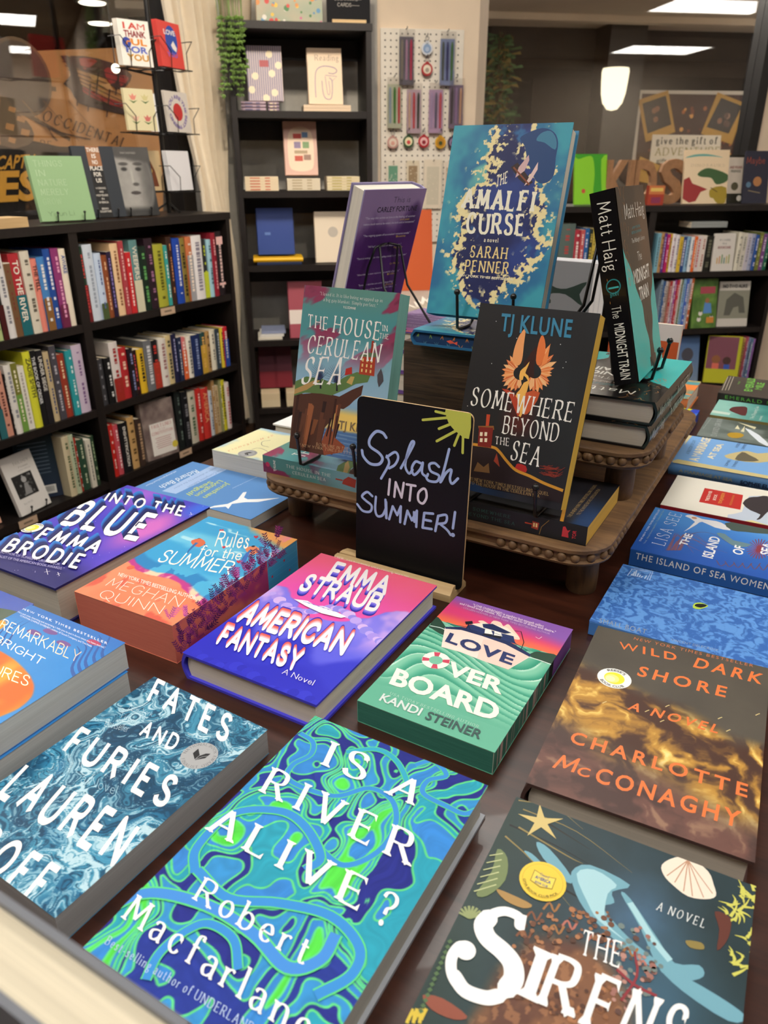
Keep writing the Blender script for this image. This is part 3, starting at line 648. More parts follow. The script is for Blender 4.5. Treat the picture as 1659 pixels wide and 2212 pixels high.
def amer_front(S):
    W, H = S.W, S.H
    def f(X, Y):
        n = fbm(X*3.2, Y*4.5, 4); n2 = fbm(X*6+5, Y*7, 3)
        sky = mix('e34fb0', 'f0637c', ss(.62, 1.0, Y+.12*(n-.5))); sky = mix(sky, 'ea6a9c', .5*n2)
        d = .50+.13*np.sin(X*6.3+1.2)*.5-.24*(np.abs(X-.5) < .0)+.28*(n-.5)+.12*np.abs(X-.45)*2
        cl = mix('7f78e8', 'c9a4ea', ss(.42, .68, n2)); cl = mix(cl, '5c5ee0', ss(.5, .3, Y)); cl = mix(cl, '2b2fc4', ss(.3+.05*np.sin(X*14)+.1*(n-.5), .24+.05*np.sin(X*14)+.1*(n-.5), Y)*.9); cl = mix(cl, '2a2cc0', ss(.14, .1, Y-.05*np.sin(X*9+1)+.06*(n-.5)))
        return mix(sky, cl, ss(d+.012, d-.012, Y))
    S.grid(W, H, f, .0008); S.px = True
    for i in range(46):
        t = i/45; x = 60+t*1500; y = 430-60*math.sin(t*9)+t*90 if t < 1 else 400; px_, py_ = 560+t*900, 300+t*330+50*math.sin(t*11)
        S.sub = i % 13; S.disc(K6(px_, py_), .004+.004*((i*7) % 5)/5, ['b9a2ee', 'a58fe8', 'd2b4ee', '8f86e6'][i % 4], n=16)
    for i in range(30): t = i/29; S.disc(K6(120+t*950, 640+t*420+25*math.sin(t*17)), .005+.003*((i*5) % 4)/4, ['2c2ec4', '3236cc', '2628b8'][i % 3], n=14)
    sets = [('EMMA', (868, 205), (1212, 305), (925, 122), 0), ('STRAUB', (706, 272), (1160, 404), (768, 192), 0), ('AMERICAN', (352, 458), (968, 655), (432, 366), 1), ('FANTASY', (234, 588), (700, 752), (290, 500), 1)]
    for t, bl, br, tl, up in sets:
        sh = ['2a2aa8', '5a55d8', '8d7de8'] if not up else ['3a2fb4', 'e8594f', 'f0807a', 'f6b9c4']
        m = len(sh)
        for i, col in enumerate(sh):
            k = (m-i)*8*(-1 if up else 1); dx = -k*.55 if not up else -k*.2
            S.up(); q = lambda p: (p[0]+dx, p[1]+k)
            tx(S, K6, t, q(bl), q(br), q(tl), col, font='fat', track=-.06)
        S.up(); tx(S, K6, t, bl, br, tl, 'f6f2f4', font='fat', track=-.06)
    S.up(); S.poly(K6((682, 338), (760, 348), (800, 372), (870, 385), (985, 440), (955, 448), (840, 420), (750, 378)), 'f3eef6'); S.up()
    for i in range(7): S.stroke(K6((735+i*28, 352+i*9), (775+i*28, 362+i*9)), .0006, '6a64c8')
    tx(S, K6, 'New York Times bestselling author', (918, 96), (1350, 214), (924, 78), 'fbd7de', font='hand'); S.stroke(K6((918, 100), (1100, 140)), .0004, 'fbd7de')
    tx(S, K6, 'A Novel', (612, 768), (790, 838), (630, 742), 'f3eef6', font='script')
amW, amH = .1589, .2409; c = (-.069, .677)
def amer_back(S): pass
M_am = flatc(*c, TZ, -.523, amW, amH)
mk('hardcover_book', 'pink and blue jacketed hardcover with puffy cloud lettering, middle of the front row', amW, amH, .03, M_am, amer_front, kind='hc', cover='4a46d4', pages='ddd3c6')

def rules_front(S):
    W, H = S.W, S.H
    def f(X, Y):
        n = fbm(X*4, Y*5, 4); n2 = fbm(X*9, Y*9, 3); w = mix('3fa3d8', '6cc3e6', ss(.35, .65, fbm(X*2+n, Y*7, 3))); w = mix(w, 'aee0f0', ss(.66, .74, fbm(X*3+1.5*n, Y*14, 3)))
        w = mix(w, 'f5a04c', ss(.93, 1.0, Y+.25*(X-.55)+.06*(n2-.5))*ss(.1, .3, X)*.9); w = mix(w, 'e87fb0', ss(.82, .97, Y)*ss(.75, 1, X)*ss(.5, .6, n2)*.8)
        sand = mix('ee7a56', 'f29a74', n); sand = mix(sand, 'd9604e', ss(.62, .75, n2)); b = .36-.02*np.sin(X*8)+.08*(n-.5)-.10*X
        sp = mix('2f86c4', '4fb0dc', (n2 > .5)*1.); c = mix(w, sp, ss(b+.12, b+.09, Y)); c = mix(c, mix('c23f8f', 'f3d2b4', ss(.45, .6, n2)), ss(b+.03, b+.01, Y)); return mix(c, sand, ss(b-.015, b-.03, Y))
    S.grid(W, H, f, .0009); S.px = True
    fronds(S, [K5(x, y) for x, y in ((1225, 985), (1290, 945), (1350, 900), (1420, 865), (1480, 830), (1010, 1150), (920, 1150))], 34, ('b8408f', '8f3f86', 'd65f9c'))
    S.up()
    for x, y, sk, d in ((1075, 735, 'b5563f', 1), (1370, 775, 'd98a63', 1)):
        S.poly(K5((x-35, y-12), (x+15, y-22), (x+42, y+2), (x+5, y+25), (x-30, y+10)), 'd9704f' if x < 1200 else 'e08a62', smooth=2); S.stroke(K5((x-5, y), (x-45, y+38), (x-60, y+62)), .0042, '3a6db0', smooth=3, taper=True); S.stroke(K5((x+30, y), (x+48, y+28)), .0018, '3a6db0'); S.disc(K5(x+5, y-20), .0022, '2a2236')
    S.up().stroke(K5((1345, 790), (1320, 850)), .004, '3f6fc0'); 
    for x, y in ((1203, 670), (1215, 760), (1296, 840), (1390, 705)): S.poly(K5((x, y+8), (x-13, y-2), (x-7, y-9), (x, y-4), (x+8, y-9), (x+13, y-1)), 'c8384a')
    S.disc(K5(710, 870), .0045, 'e8694c'); S.up()
    tx(S, K5, 'Rules', (1165, 752), (1345, 765), (1192, 675), 'f6f5ee', font='marker'); tx(S, K5, 'for the', (1075, 800), (1305, 830), (1100, 752), 'f6f5ee', font='marker', track=-.05); tx(S, K5, 'SUMMER', (850, 835), (1245, 908), (905, 775), 'f6f5ee', font='marker', track=-.05)
    tx(S, K5, 'MEGHAN', (572, 967), (970, 1084), (616, 927), 'f8efe6', font='thin', track=.05); tx(S, K5, 'QUINN', (530, 1030), (868, 1122), (566, 990), 'f8efe6', font='thin', track=.05)
    tx(S, K5, 'NEW YORK TIMES BESTSELLING AUTHOR', (640, 915), (1062, 1048), (648, 897), 'f8efe6', bo=.014)
def fronds(S, pts, size, cols):
    rs = random.Random(3)
    for x, y in pts:
        for b in range(3):
            a = rs.uniform(-2.4, -.6); L = size*rs.uniform(.5, 1); col = rs.choice(cols)
            S.stroke([(x, y), (x+L*math.cos(a), y+L*math.sin(a))], .0006, col)
            for k in range(5):
                t = .2+.16*k; bx_, by = x+L*t*math.cos(a), y+L*t*math.sin(a)
                for s in (-1, 1):
                    aa = a+s*.8; l = L*.26; e = (bx_+l*math.cos(aa), by+l*math.sin(aa)); m = (bx_+l*.5*math.cos(aa+.35), by+l*.5*math.sin(aa+.35)); m2 = (bx_+l*.5*math.cos(aa-.35), by+l*.5*math.sin(aa-.35))
                    S.poly([(bx_, by), m, e, m2], col)
def rules_fore(S):
    S.grid(.2178, .045, lambda X, Y: np.where((X > .72)[..., None], mix('3a93b8', '4aa6c8', (np.sin(Y*140) > 0)*1.), mix('a83c6a', 'd9705c', ss(.3, .6, fbm(X*7, Y*2, 3)))), .0009)
    S.px = True; fronds(S, [(392+i*17, 1405-i*17+rr) for i in range(13) for rr in (-35, -12, 8)], 34, ('7a2f6c', '54265e', '9c3a80')); S.px = False
    for x, y in ((.19, .03), (.165, .02), (.2, .012), (.15, .035)): S.disc((x, y), .0016, 'c8384a')
def rules_end(S): S.grid(.1397, .045, lambda X, Y: mix('c4695a', 'cf7a66', fbm(X*5, Y*40, 3)), .0012)
c = (-.221, .765); mk('paperback_book', 'fat turquoise and coral paperback with two swimmers and sprayed pink fern edges', .1403, .2184, .046, flatc(*c, TZ, -.501, .1403, .2184), rules_front, cover='e98a6c', ends=rules_end, fore=rules_fore)

def river_front(S):
    W, H = S.W, S.H
    def f(X, Y):
        x = X*2.1; y = Y*3.1; a = fbm(x*1.2+2, y*1.2, 3, 1); b = fbm(x*1.2+7, y*1.2+3, 3, 2)
        x2 = x+3.0*(a-.5); y2 = y+3.0*(b-.5); v = (vn(x2*1.15+3, y2*1.15+7)*.75+.25*vn(x2*2.1, y2*2.1+4))*11+.8*np.sin(3*x2+4*y2)
        k = np.floor(v).astype(int) % 7; fr = v-np.floor(v); pal = np.array([hx(c) for c in ('2b3c94', '3a86d0', '56d64c', '3b86d2', '2f9cb4', '2a3186', '3a8ecc')])
        col = pal[k]; e = np.minimum(fr, 1-fr); gx = np.abs(np.gradient(v, axis=1))+np.abs(np.gradient(v, axis=0))+1e-6; d = e/gx
        col = mix(col, '5fd487', ss(1.6, .5, d)); st = fbm(x2*16, y2*4, 2, 5); return col*(.93+.14*st[..., None])
    S.grid(W, H, f, .00055); S.px = True
    ww = 'f4f5f3'
    def rs(pts, w=.0045, c='3f8fd6'):
        S.up().stroke(K9(*pts), w*1.35, '5fd487', smooth=6); S.up().stroke(K9(*pts), w, c, smooth=6)
    rs([(880, 115), (930, 150), (920, 200), (850, 240), (840, 300), (1010, 360), (1150, 330), (1240, 380), (1250, 480), (1180, 580), (1050, 630), (950, 560)], .004)
    rs([(1330, 240), (1400, 225), (1450, 280), (1380, 300), (1360, 350), (1450, 400), (1520, 430), (1580, 410)], .004); rs([(1060, 190), (1180, 180), (1260, 230), (1300, 330), (1250, 350)], .004, '3aa6c4')
    rs([(470, 660), (480, 560), (620, 430), (800, 420), (900, 480), (960, 600), (900, 650)], .006, '3f8fd6'); rs([(480, 650), (600, 760), (800, 780), (1000, 830), (1110, 950), (1080, 1060), (940, 1140)], .006)
    rs([(130, 800), (300, 740), (520, 790), (700, 900), (830, 1030), (960, 1000), (1020, 900)], .007, '4a8fdc'); rs([(280, 1080), (330, 980), (420, 900), (520, 860), (620, 920), (640, 1040)], .005)
    S.up(); tx(S, K9, 'IS', (958, 238), (1128, 310), (1000, 148), ww, font='serifx', track=.1); tx(S, K9, 'A', (1205, 348), (1325, 402), (1265, 275), ww, font='serifx')
    tx(S, K9, 'RIVER', (717, 342), (1313, 640), (772, 250), ww, font='serifx', track=.2); tx(S, K9, 'ALIVE', (508, 490), (1105, 808), (568, 398), ww, font='serifx', track=.12)
    tx(S, K9, '?', (1165, 845), (1225, 880), (1215, 728), ww, font='serifb')
    tx(S, K9, 'Robert', (458, 762), (895, 1022), (508, 678), ww, font='serifb', track=.04); tx(S, K9, 'Macfarlane', (182, 835), (905, 1335), (240, 742), ww, font='serifb', track=.02)
    tx(S, K9, 'Best-selling author of UNDERLAND', (118, 938), (690, 1290), (138, 908), 'b9cdee', font='serifb', track=.05)
c = (-.052, .369); mk('hardcover_book', 'hardcover swirled in bright green, teal and navy rivers, nearest front centre', .1602, .2443, .033, flatc(*c, TZ, -.527, .1602, .2443), river_front, kind='hc', cover='a9adb4', pages='c4c0b6', mat='print_matte')

def fates_front(S):
    W, H = S.W, S.H
    def f(X, Y):
        x = X*2.2; y = Y*3.3; a = fbm(x+1, y, 4, 1); b = fbm(x+5, y+4, 4, 2); x2 = x+2.6*(a-.5); y2 = y+2.6*(b-.5)
        r = 1-np.abs(2*fbm(x2*1.5, y2*1.5, 4, 3)-1); st = fbm(x2*6+14*r+9*a, y2*6-22*r, 4, 4)
        c = mix('154868', '2a7ca6', ss(.35, .7, fbm(x2, y2, 4, 6))); c = mix(c, '4fa3c4', ss(.6, .9, r)*.7); c = mix(c, 'd9ecf0', ss(.53, .64, st)*ss(.70, .95, r)*.9); c = mix(c, 'a9d0e0', ss(.61, .68, st)*.6); return mix(c, '123c58', ss(.44, .36, st)*.75)
    S.grid(W, H, f, .0006); S.px = True; w = 'f5f5f2'
    tx(S, K7, 'FATES', (874, 752), (1352, 1000), (935, 632), w, font='block', track=.10); tx(S, K7, 'AND', (828, 958), (1040, 1053), (874, 882), w, font='block', track=.10)
    tx(S, K7, 'FURIES', (372, 1050), (985, 1392), (478, 920), w, font='block', track=.10); tx(S, K7, 'LAUREN', (-12, 1312), (690, 1730), (155, 1138), w, font='block', track=.10); tx(S, K7, 'GROFF', (-320, 1600), (200, 1960), (-160, 1440), w, font='block', track=.10)
    tx(S, K7, 'New York', (770, 800), (905, 850), (785, 778), 'cfe6ee', font='thin'); tx(S, K7, 'Times', (710, 855), (815, 900), (722, 825), 'cfe6ee', font='thin'); tx(S, K7, 'Bestseller', (622, 905), (762, 945), (640, 868), 'cfe6ee', font='thin'); tx(S, K7, 'a Novel', (480, 1240), (690, 1320), (500, 1190), 'a9d0e0', font='thin')
    S.stroke(K7((765, 805), (880, 862)), .0005, 'cfe6ee'); S.stroke(K7((708, 868), (808, 905)), .0005, 'cfe6ee')
    S.up(); seal(S, K7(1190, 1085), .0152, kind='award')
c = (-.214, .454); mk('paperback_book', 'blue paperback of crashing waves with bold white capitals and silver award seal', .1383, .2088, .026, flatc(*c, TZ, -.561, .1383, .2088), fates_front, cover='4b86a6', pages='9c9a9a')

def wild_front(S):
    W, H = S.W, S.H
    def f(X, Y):
        n = fbm(X*4, Y*6, 5, 1); x2 = X*3+1.3*(n-.5); m = fbm(x2*2.4, Y*13+X*4.0+3*n, 6, 2); c = mix('5c564c', '4a453f', n)
        yy = Y+.18*(X-.1)-.1*(n-.5); band = ss(.72, .62, yy)*ss(.16, .4, yy); g = mix('4b3228', 'b98a3c', ss(.38, .62, m)); g = mix(g, 'f2cf74', ss(.6, .74, m)); g = mix(g, 'f7e0a0', ss(.72, .82, m))
        c = mix(c, g, band); lo = mix('4c3733', '6b4a42', ss(.4, .65, m)); lo = mix(lo, '9c7a62', ss(.66, .8, m)*.8); return mix(c, lo, ss(.36, .2, yy))
    S.grid(W, H, f, .0008); S.px = True; o = 'e8793f'; k = dict(bo=.03, track=.3)
    tx(S, K10, 'WILD', (668, 188), (1052, 270), (672, 142), o, **k); tx(S, K10, 'DARK', (1160, 308), (1615, 425), (1190, 250), o, **k); tx(S, K10, 'SHORE', (785, 365), (1375, 512), (810, 305), o, **k)
    tx(S, K10, 'A NOVEL', (722, 590), (1322, 752), (755, 545), o, **k); tx(S, K10, 'CHARLOTTE', (336, 808), (1520, 1178), (365, 738), o, **k)
    tx(S, K10, 'M', (222, 978), (368, 1012), (280, 897), o, font='blockm'); tx(S, K10, 'C', (385, 1030), (470, 1045), (398, 975), o, bo=.03); tx(S, K10, 'CONAGHY', (500, 1068), (1470, 1382), (535, 978), o, bo=.03, track=.22)
    tx(S, K10, 'NEW YORK TIMES BESTSELLER', (765, 128), (1560, 312), (772, 112), 'c9764a', bo=0, track=.25)
    for x, y in ((572, 548), (990, 572), (855, 605), (1340, 652), (1590, 628), (1395, 735), (955, 672)): S.stroke(K10((x-14, y+4), (x, y-3), (x+14, y-8)), .0008, 'd9c48a')
    S.up(); seal(S, K10(637, 386), .0152)
c = (.235, .508); mk('hardcover_book', 'stormy brown and gold hardcover with orange capitals and round white club sticker', .160, .2432, .034, flatc(*c, TZ, -.477, .160, .2432), wild_front, kind='hc', cover='4c3733', pages='c6bcae')

def siren_front(S):
    W, H = S.W, S.H
    def f(X, Y):
        n = fbm(X*4, Y*5, 5, 1); m = fbm(X*9, Y*12, 4, 2); c = mix('1f2e30', '2f4650', n); c = mix(c, '4a6f92', ss(.35, 0, np.hypot(X-.62, Y-.72))*.7*n*1.5); c = mix(c, '3b6076', ss(.3, .0, np.hypot(X-.75, Y-.55))*.8)
        r = np.hypot((X-.45)*1.1, (Y-.32)); co = ss(.33, .25, r+.1*(n-.5)); cc = mix('5c3a2c', '7a5238', ss(.4, .6, m)); cc = mix(cc, '9a6b48', (fbm(X*40, Y*60, 2) > .62)*.7); c = mix(c, cc, co)
        return mix(c, '23362a', ss(.3, .0, X)*.5)
    S.grid(W, H, f, .0007); S.px = True
    for pts, w in ((((540, 60), (700, 90), (830, 190)), .0012), (((560, 100), (800, 200), (1050, 385)), .0012), (((500, 170), (700, 260), (880, 360)), .0016), (((540, 180), (760, 310), (830, 345)), .0016), (((690, 430), (890, 540)), .0022), (((480, 220), (600, 330), (780, 545)), .0014), (((620, 130), (860, 280)), .002)):
        S.stroke(K11(*pts), w, rng.choice(['1c211f', '8a7a48', '2a2c26']), smooth=4, taper=True)
    S.up(); bl = '6fa3b4'
    for pts in (((778, 380), (860, 350), (1040, 440), (960, 470), (970, 520), (920, 540), (980, 620), (1060, 700), (1180, 800), (1080, 780), (900, 620), (830, 540), (790, 460)), ((1000, 480), (1040, 500), (1170, 690), (1240, 790), (1350, 800), (1370, 850), (1290, 870), (1180, 830), (1080, 620)), ((620, 248), (680, 280), (775, 400), (760, 430), (650, 320)), ((565, 290), (600, 300), (650, 350), (640, 365)), ((1180, 820), (1300, 860), (1500, 980), (1560, 1040), (1480, 1050), (1280, 920))):
        S.poly(K11(*pts), bl, smooth=3)
    S.up(); S.poly(K11((800, 390), (880, 372), (980, 440), (940, 480), (930, 600), (1020, 690), (900, 600), (850, 520)), 'a3cdd6', smooth=3); S.stroke(K11((1040, 520), (1140, 680), (1220, 780)), .004, 'a3cdd6', smooth=4)
    for k, (x, y) in enumerate(((600, 560), (680, 520), (760, 600), (560, 640), (700, 620), (880, 660), (960, 690), (1030, 720), (1100, 780))):
        S.stroke(K11((x-30, y+30), (x, y), (x+20, y+40), (x+45, y+5)), .0014, ['7a4a30', '9a6a3a', 'b06a5c'][k % 3], smooth=3)
    S.up(); cs = S.P([K11(640, 158)])[0]; S.px = False; p = []
    for i in range(10): a = R(38+i*36); r = .017 if i % 2 == 0 else .0048; p.append(cs+r*np.array([math.cos(a), math.sin(a)]))
    S.poly(p, 'cdb877'); S.px = True
    S.poly(K11((1183, 350), (1240, 318), (1310, 320), (1390, 380), (1415, 440), (1425, 490), (1380, 505), (1300, 492), (1230, 440), (1190, 395)), 'e9dccb', smooth=3); S.up()
    for x, y in ((1240, 430), (1280, 470), (1320, 492), (1370, 498), (1410, 480), (1205, 400)): S.stroke(K11((1300, 330), (x, y)), .0007, 'b98e72')
    for bx0, by0, n in ((1500, 560, 14), (1560, 480, 14), (1580, 700, 12), (1520, 800, 10), (1600, 950, 8)):
        for i in range(n):
            a = -2.8+i*.33; x = bx0+random.uniform(-30, 60); y = by0+random.uniform(-40, 60); L = random.uniform(40, 80)
            S.stroke(K11((x, y), (x+L*.5*math.cos(a)+8, y+L*.5*math.sin(a)), (x+L*math.cos(a), y+L*math.sin(a))), .0021, 'c9c860' if by0 < 900 else 'a39a5a', smooth=3, taper=True)
    for pts, cc in ((((445, 280), (490, 320), (480, 420), (400, 490), (350, 480), (420, 380)), '6f7f52'), (((440, 460), (500, 480), (600, 530), (560, 545), (480, 510)), 'a5824a'), (((110, 935), (200, 950), (310, 1030), (250, 1045), (150, 1000)), '8a4a38'), (((1290, 690), (1360, 700), (1370, 730), (1310, 722)), '8a7a42'), (((1420, 560), (1490, 590), (1480, 680), (1430, 735), (1440, 640)), '5f3228')):
        S.poly(K11(*pts), cc, smooth=3)
    S.up()
    for i in range(8): a = -2.6+i*.33; S.stroke(K11((320, 590), (320+60*math.cos(a), 590+55*math.sin(a))), .0016, '8f9a68')
    for i in range(6): S.stroke(K11((470-i*6, 300+i*28), (410-i*14, 310+i*32)), .0008, 'b9bf8c')
    for i in range(14): S.stroke(K11((225-i*10, 700+i*24), (240-i*10, 690+i*24)), .0022, '4f6a44')
    for i in range(12): x = 40+i*7; S.stroke(K11((x, 1062-(i % 4)*16), (x+10, 1020-(i % 3)*12)), .002, 'cdb53f')
    for i in range(260):
        a, r_ = random.uniform(0, 6.28), random.uniform(.2, 1)**.5; x, y = 820+360*r_*math.cos(a), 800+250*r_*math.sin(a)
        S.sub = i % 13; S.disc(K11(x, y), random.uniform(.0009, .0022), random.choice(['8a5c3c', '6a4430', 'a5704a', '4f3326'] if x < 960 else ['9a6a60', '5c4038', 'b08478', '6f7f7c']), n=7)
    S.up(); S.stroke(K11((980, 820), (1060, 890), (1160, 940)), .0018, '8a3038', smooth=4); S.stroke(K11((1060, 740), (1070, 850), (1000, 960)), .0014, '8a3038', smooth=4)
    S.up(); w = 'f1f1ef'
    # big title with a curled S
    S.stroke(K11((545, 625), (540, 585), (480, 560), (420, 575), (380, 620), (400, 680), (470, 740), (515, 800), (520, 870), (470, 930), (390, 950), (300, 920), (245, 850), (240, 770), (275, 718), (308, 722)), .0066, w, smooth=6, cap=True)
    S.stroke(K11((405, 590), (382, 625), (402, 680), (470, 740), (512, 795), (518, 860), (490, 905)), .0118, w, smooth=6, cap=True); S.stroke(K11((450, 940), (390, 948), (300, 915), (252, 850)), .0085, w, smooth=6, cap=True); S.disc(K11(302, 735), .0062, w); S.stroke(K11((560, 575), (548, 640)), .005, w, smooth=3)
    tx(S, K11, 'I', (532, 930), (625, 975), (610, 715), w, font='slab'); tx(S, K11, 'R', (608, 965), (790, 1040), (690, 748), w, font='slab'); tx(S, K11, 'E', (805, 1060), (930, 1120), (885, 835), w, font='slab')
    tx(S, K11, 'NS', (960, 1125), (1240, 1240), (1055, 905), w, font='slab'); tx(S, K11, 'THE', (815, 752), (990, 812), (835, 645), w, font='serifb'); tx(S, K11, 'A NOVEL', (1155, 552), (1370, 635), (1170, 518), 'dfe6e6', font='serifb', track=.2)
    c0 = S.P([K11(648, 424)])[0]; S.px = False; S.disc(c0, .0152, 'e6c63f'); S.up().disc(c0, .0133, 'caa832'); S.up().disc(c0, .0129, 'e6c63f'); S.up()
    S.poly([c0+np.array(q)*.0075 for q in ((-1, -.5), (-1, .8), (0, .55), (1, .8), (1, -.5), (0, -.8))], '9c8430'); S.up().poly([c0+np.array(q)*.0069 for q in ((-1, -.45), (-1, .75), (0, .5), (1, .75), (1, -.45), (0, -.72))], 'ecd158'); S.up()
    S.line('AMERICA', c0[0], c0[1]-.0005, .0105, .0024, '35508a', bo=.05); S.line('BOOK CLUB', c0[0], c0[1]-.0038, .0085, .0016, '35508a', bo=.05); S.line('Good', c0[0], c0[1]+.003, .006, .0024, '35508a', font='marker')
    S.ringtext('GMA BOOK CLUB PICK', c0, .0127, .0017, 3.5, 5.9, '5a4a1c', flip=True)
M_si = yawf(tab(-.125, .414, TZ)-tab(math.sin(R(2))*0, .245, 0), -28.6); 
a_ = R(-28.2); u_ = np.array([math.cos(a_), math.sin(a_), 0]); v_ = np.array([-math.sin(a_), math.cos(a_), 0]); o_ = uz(1115, 1722, .785)-v_*.245; o_[2] = TZ
mk('hardcover_book', 'dark undersea hardcover with starfish, scallop and drifting swimmer, nearest right corner', .163, .245, .035, yawf(o_, -28.2), siren_front, kind='hc', cover='22302f', pages='b9b4aa')

# ------------------------------------------------------------ covers shown on easels, sign
def house_cover(S, px=True):
    W, H = S.W, S.H
    def f(X, Y):
        n = fbm(X*3, Y*4, 4, 1); c = mix('7fa7c2', '4d8f93', ss(.4, .75, Y+.1*(n-.5))); c = mix(c, '5f8f86', ss(.8, 1, Y)); m = fbm(X*2.2+Y*1.4, Y*7-X*2.4, 4, 2)
        c = mix(c, '8c3a59', ss(.55, .62, m)*ss(.5, .62, Y)); c = mix(c, '6f3049', ss(.66, .74, m)*ss(.55, .65, Y)*.8); c = mix(c, 'a9c6d6', ss(.25, .1, np.abs(Y-.5))*.35)
        c = mix(c, 'e8c76a', ss(.32, .26, Y)*ss(.2, .5, X)); c = mix(c, '4c6f9c', ss(.17, .15, Y-.02*n)); w = (np.sin(Y*260+4*n) > .6)*ss(.17, .15, Y); return mix(c, '8fb0cc', w*.4)
    S.grid(W, H, f, .0009); u = lambda x, y: (x*W, y*H)
    q = lambda *p: [u(*t) for t in p]
    # cliff, meadow, house, bus, trees
    S.poly(q((0, .36), (.1, .35), (.3, .38), (.5, .37), (.62, .42), (.74, .46), (.73, .40), (.66, .36), (.62, .33), (.56, .30), (.50, .30), (.44, .22), (.38, .17), (.36, .08), (.42, .0), (0, 0)), '4e3128'); S.up()
    rs = random.Random(5)
    for i in range(26):
        x = rs.uniform(0, .5); w = rs.uniform(.015, .05); y1 = rs.uniform(.2, .36); y0 = rs.uniform(0, .12); S.poly(q((x, y0), (x+w*.5, y0), (x+w+.02, y1), (x+.02, y1)), rs.choice(['7a4a30', '3a2420', '94593a', '5e3a2c', '2f2020']))
    S.poly(q((.42, .2), (.5, .12), (.62, .08), (.6, .04), (.4, .0), (.36, .08)), '8a4a34'); S.up()
    S.poly(q((0, .33), (0, .42), (.12, .46), (.3, .46), (.42, .44), (.56, .50), (.66, .53), (.8, .52), (.78, .48), (.66, .46), (.56, .42), (.42, .37), (.3, .37), (.12, .36)), '5c7a48', None); S.up()
    S.poly(q((0, .34), (0, .37), (.2, .44), (.28, .45), (.14, .38)), 'b08f58'); S.poly(q((.56, .46), (.6, .5), (.64, .5), (.62, .45)), 'c2a25e')
    S.poly(q((.68, .52), (.68, .62), (.83, .635), (.84, .52)), 'a8402c'); S.poly(q((.66, .62), (.7, .645), (.84, .655), (.86, .63)), '5d6f52'); S.poly(q((.775, .65), (.775, .72), (.8, .72), (.8, .65)), '9c3a2c')
    S.up()
    for i in range(3):
        for j in range(3): S.rect((.70+i*.045)*W, (.535+j*.03)*H, (.715+i*.045)*W, (.553+j*.03)*H, 'e2c27a')
    S.poly(q((.535, .50), (.54, .54), (.6, .555), (.61, .515)), 'b3322c'); S.poly(q((.88, .49), (.87, .53), (.9, .57), (.93, .53), (.94, .5), (.9, .46)), '4c4a50')
    for x, y, s in ((.27, .40, 1), (.45, .40, 1.1)):
        S.stroke(q((x+.02, y), (x+.01, y+.05), (x-.01, y+.09*s)), .0028, '25232e', taper=True)
        for k in range(16): a = .5+k*.17; S.stroke(q((x, y+.05), (x+.05*math.cos(a), y+.05+.055*s*math.sin(a)), (x+.12*math.cos(a+.25)*s, y+.05+.10*s*math.sin(a+.1))), .0009, '30406a' if k % 3 else '25232e', taper=True)
    S.up(); S.px = px; w = 'f1efe9'
    if px:
        tx(S, K1, 'THE', (395, 335), (528, 358), (400, 250), w, font='spooky'); tx(S, K1, 'HOUSE', (562, 372), (880, 425), (578, 258), w, font='spooky', track=-.02)
        tx(S, K1, 'IN', (905, 362), (942, 368), (905, 322), w, font='spooky'); tx(S, K1, 'THE', (885, 412), (945, 420), (888, 378), w, font='spooky')
        tx(S, K1, 'CERULEAN', (388, 510), (885, 578), (408, 392), w, font='spooky', track=-.03); tx(S, K1, 'SEA', (345, 722), (622, 728), (390, 545), w, font='spooky')
        tx(S, K1, '"I loved it. It is like being wrapped up in', (478, 118), (905, 168), (480, 96), w, font='serif'); tx(S, K1, 'a big gay blanket. Simply perfect."', (502, 158), (872, 202), (504, 136), w, font='serif'); tx(S, K1, 'V. E. SCHWAB', (638, 208), (722, 218), (639, 192), w)
        tx(S, K1, 'TJ KLUNE', (605, 1030), (880, 1075), (612, 975), '7a6a52', bo=.03, track=.06)
        tx(S, K1, 'BOOK ONE IN THE CERULEAN CHRONICLES', (452, 1145), (1000, 1235), (455, 1125), 'd9b487', font='serif', track=.08); tx(S, K1, '#1 NEW YORK TIMES BESTSELLING', (322, 1145), (790, 1225), (325, 1128), 'd9b487', font='serif', track=.05)
    S.px = False
def lean_book(name, label, W, H, T, BL, yaw, lean, fn, roll=0, **k):
    M = shift(leanf(np.array(BL), yaw, lean, roll), 0, 0, -T)
    return mk(name, label, W, H, T, M, fn, **k), M
hb, Mh = lean_book('paperback_book', 'teal-edged paperback with a house on a cliff, standing on the left easel', .1379, .2085, .026, (-.1255, .9405, .8745), -30, 14.1, house_cover, cover='5f9a94', pages='7db5ac', mat='print_gloss')
def easel_for(BL, yaw, *a, **k): return easel(yawf(np.array(BL)-np.array([0, 0, .001]), yaw), *a, **k)
easel_for((-.1255, .9405, .8745), -30, 'black wire easel holding the cliff house paperback', .138, 14, .022, .107, drop=.0205, hook=.022)

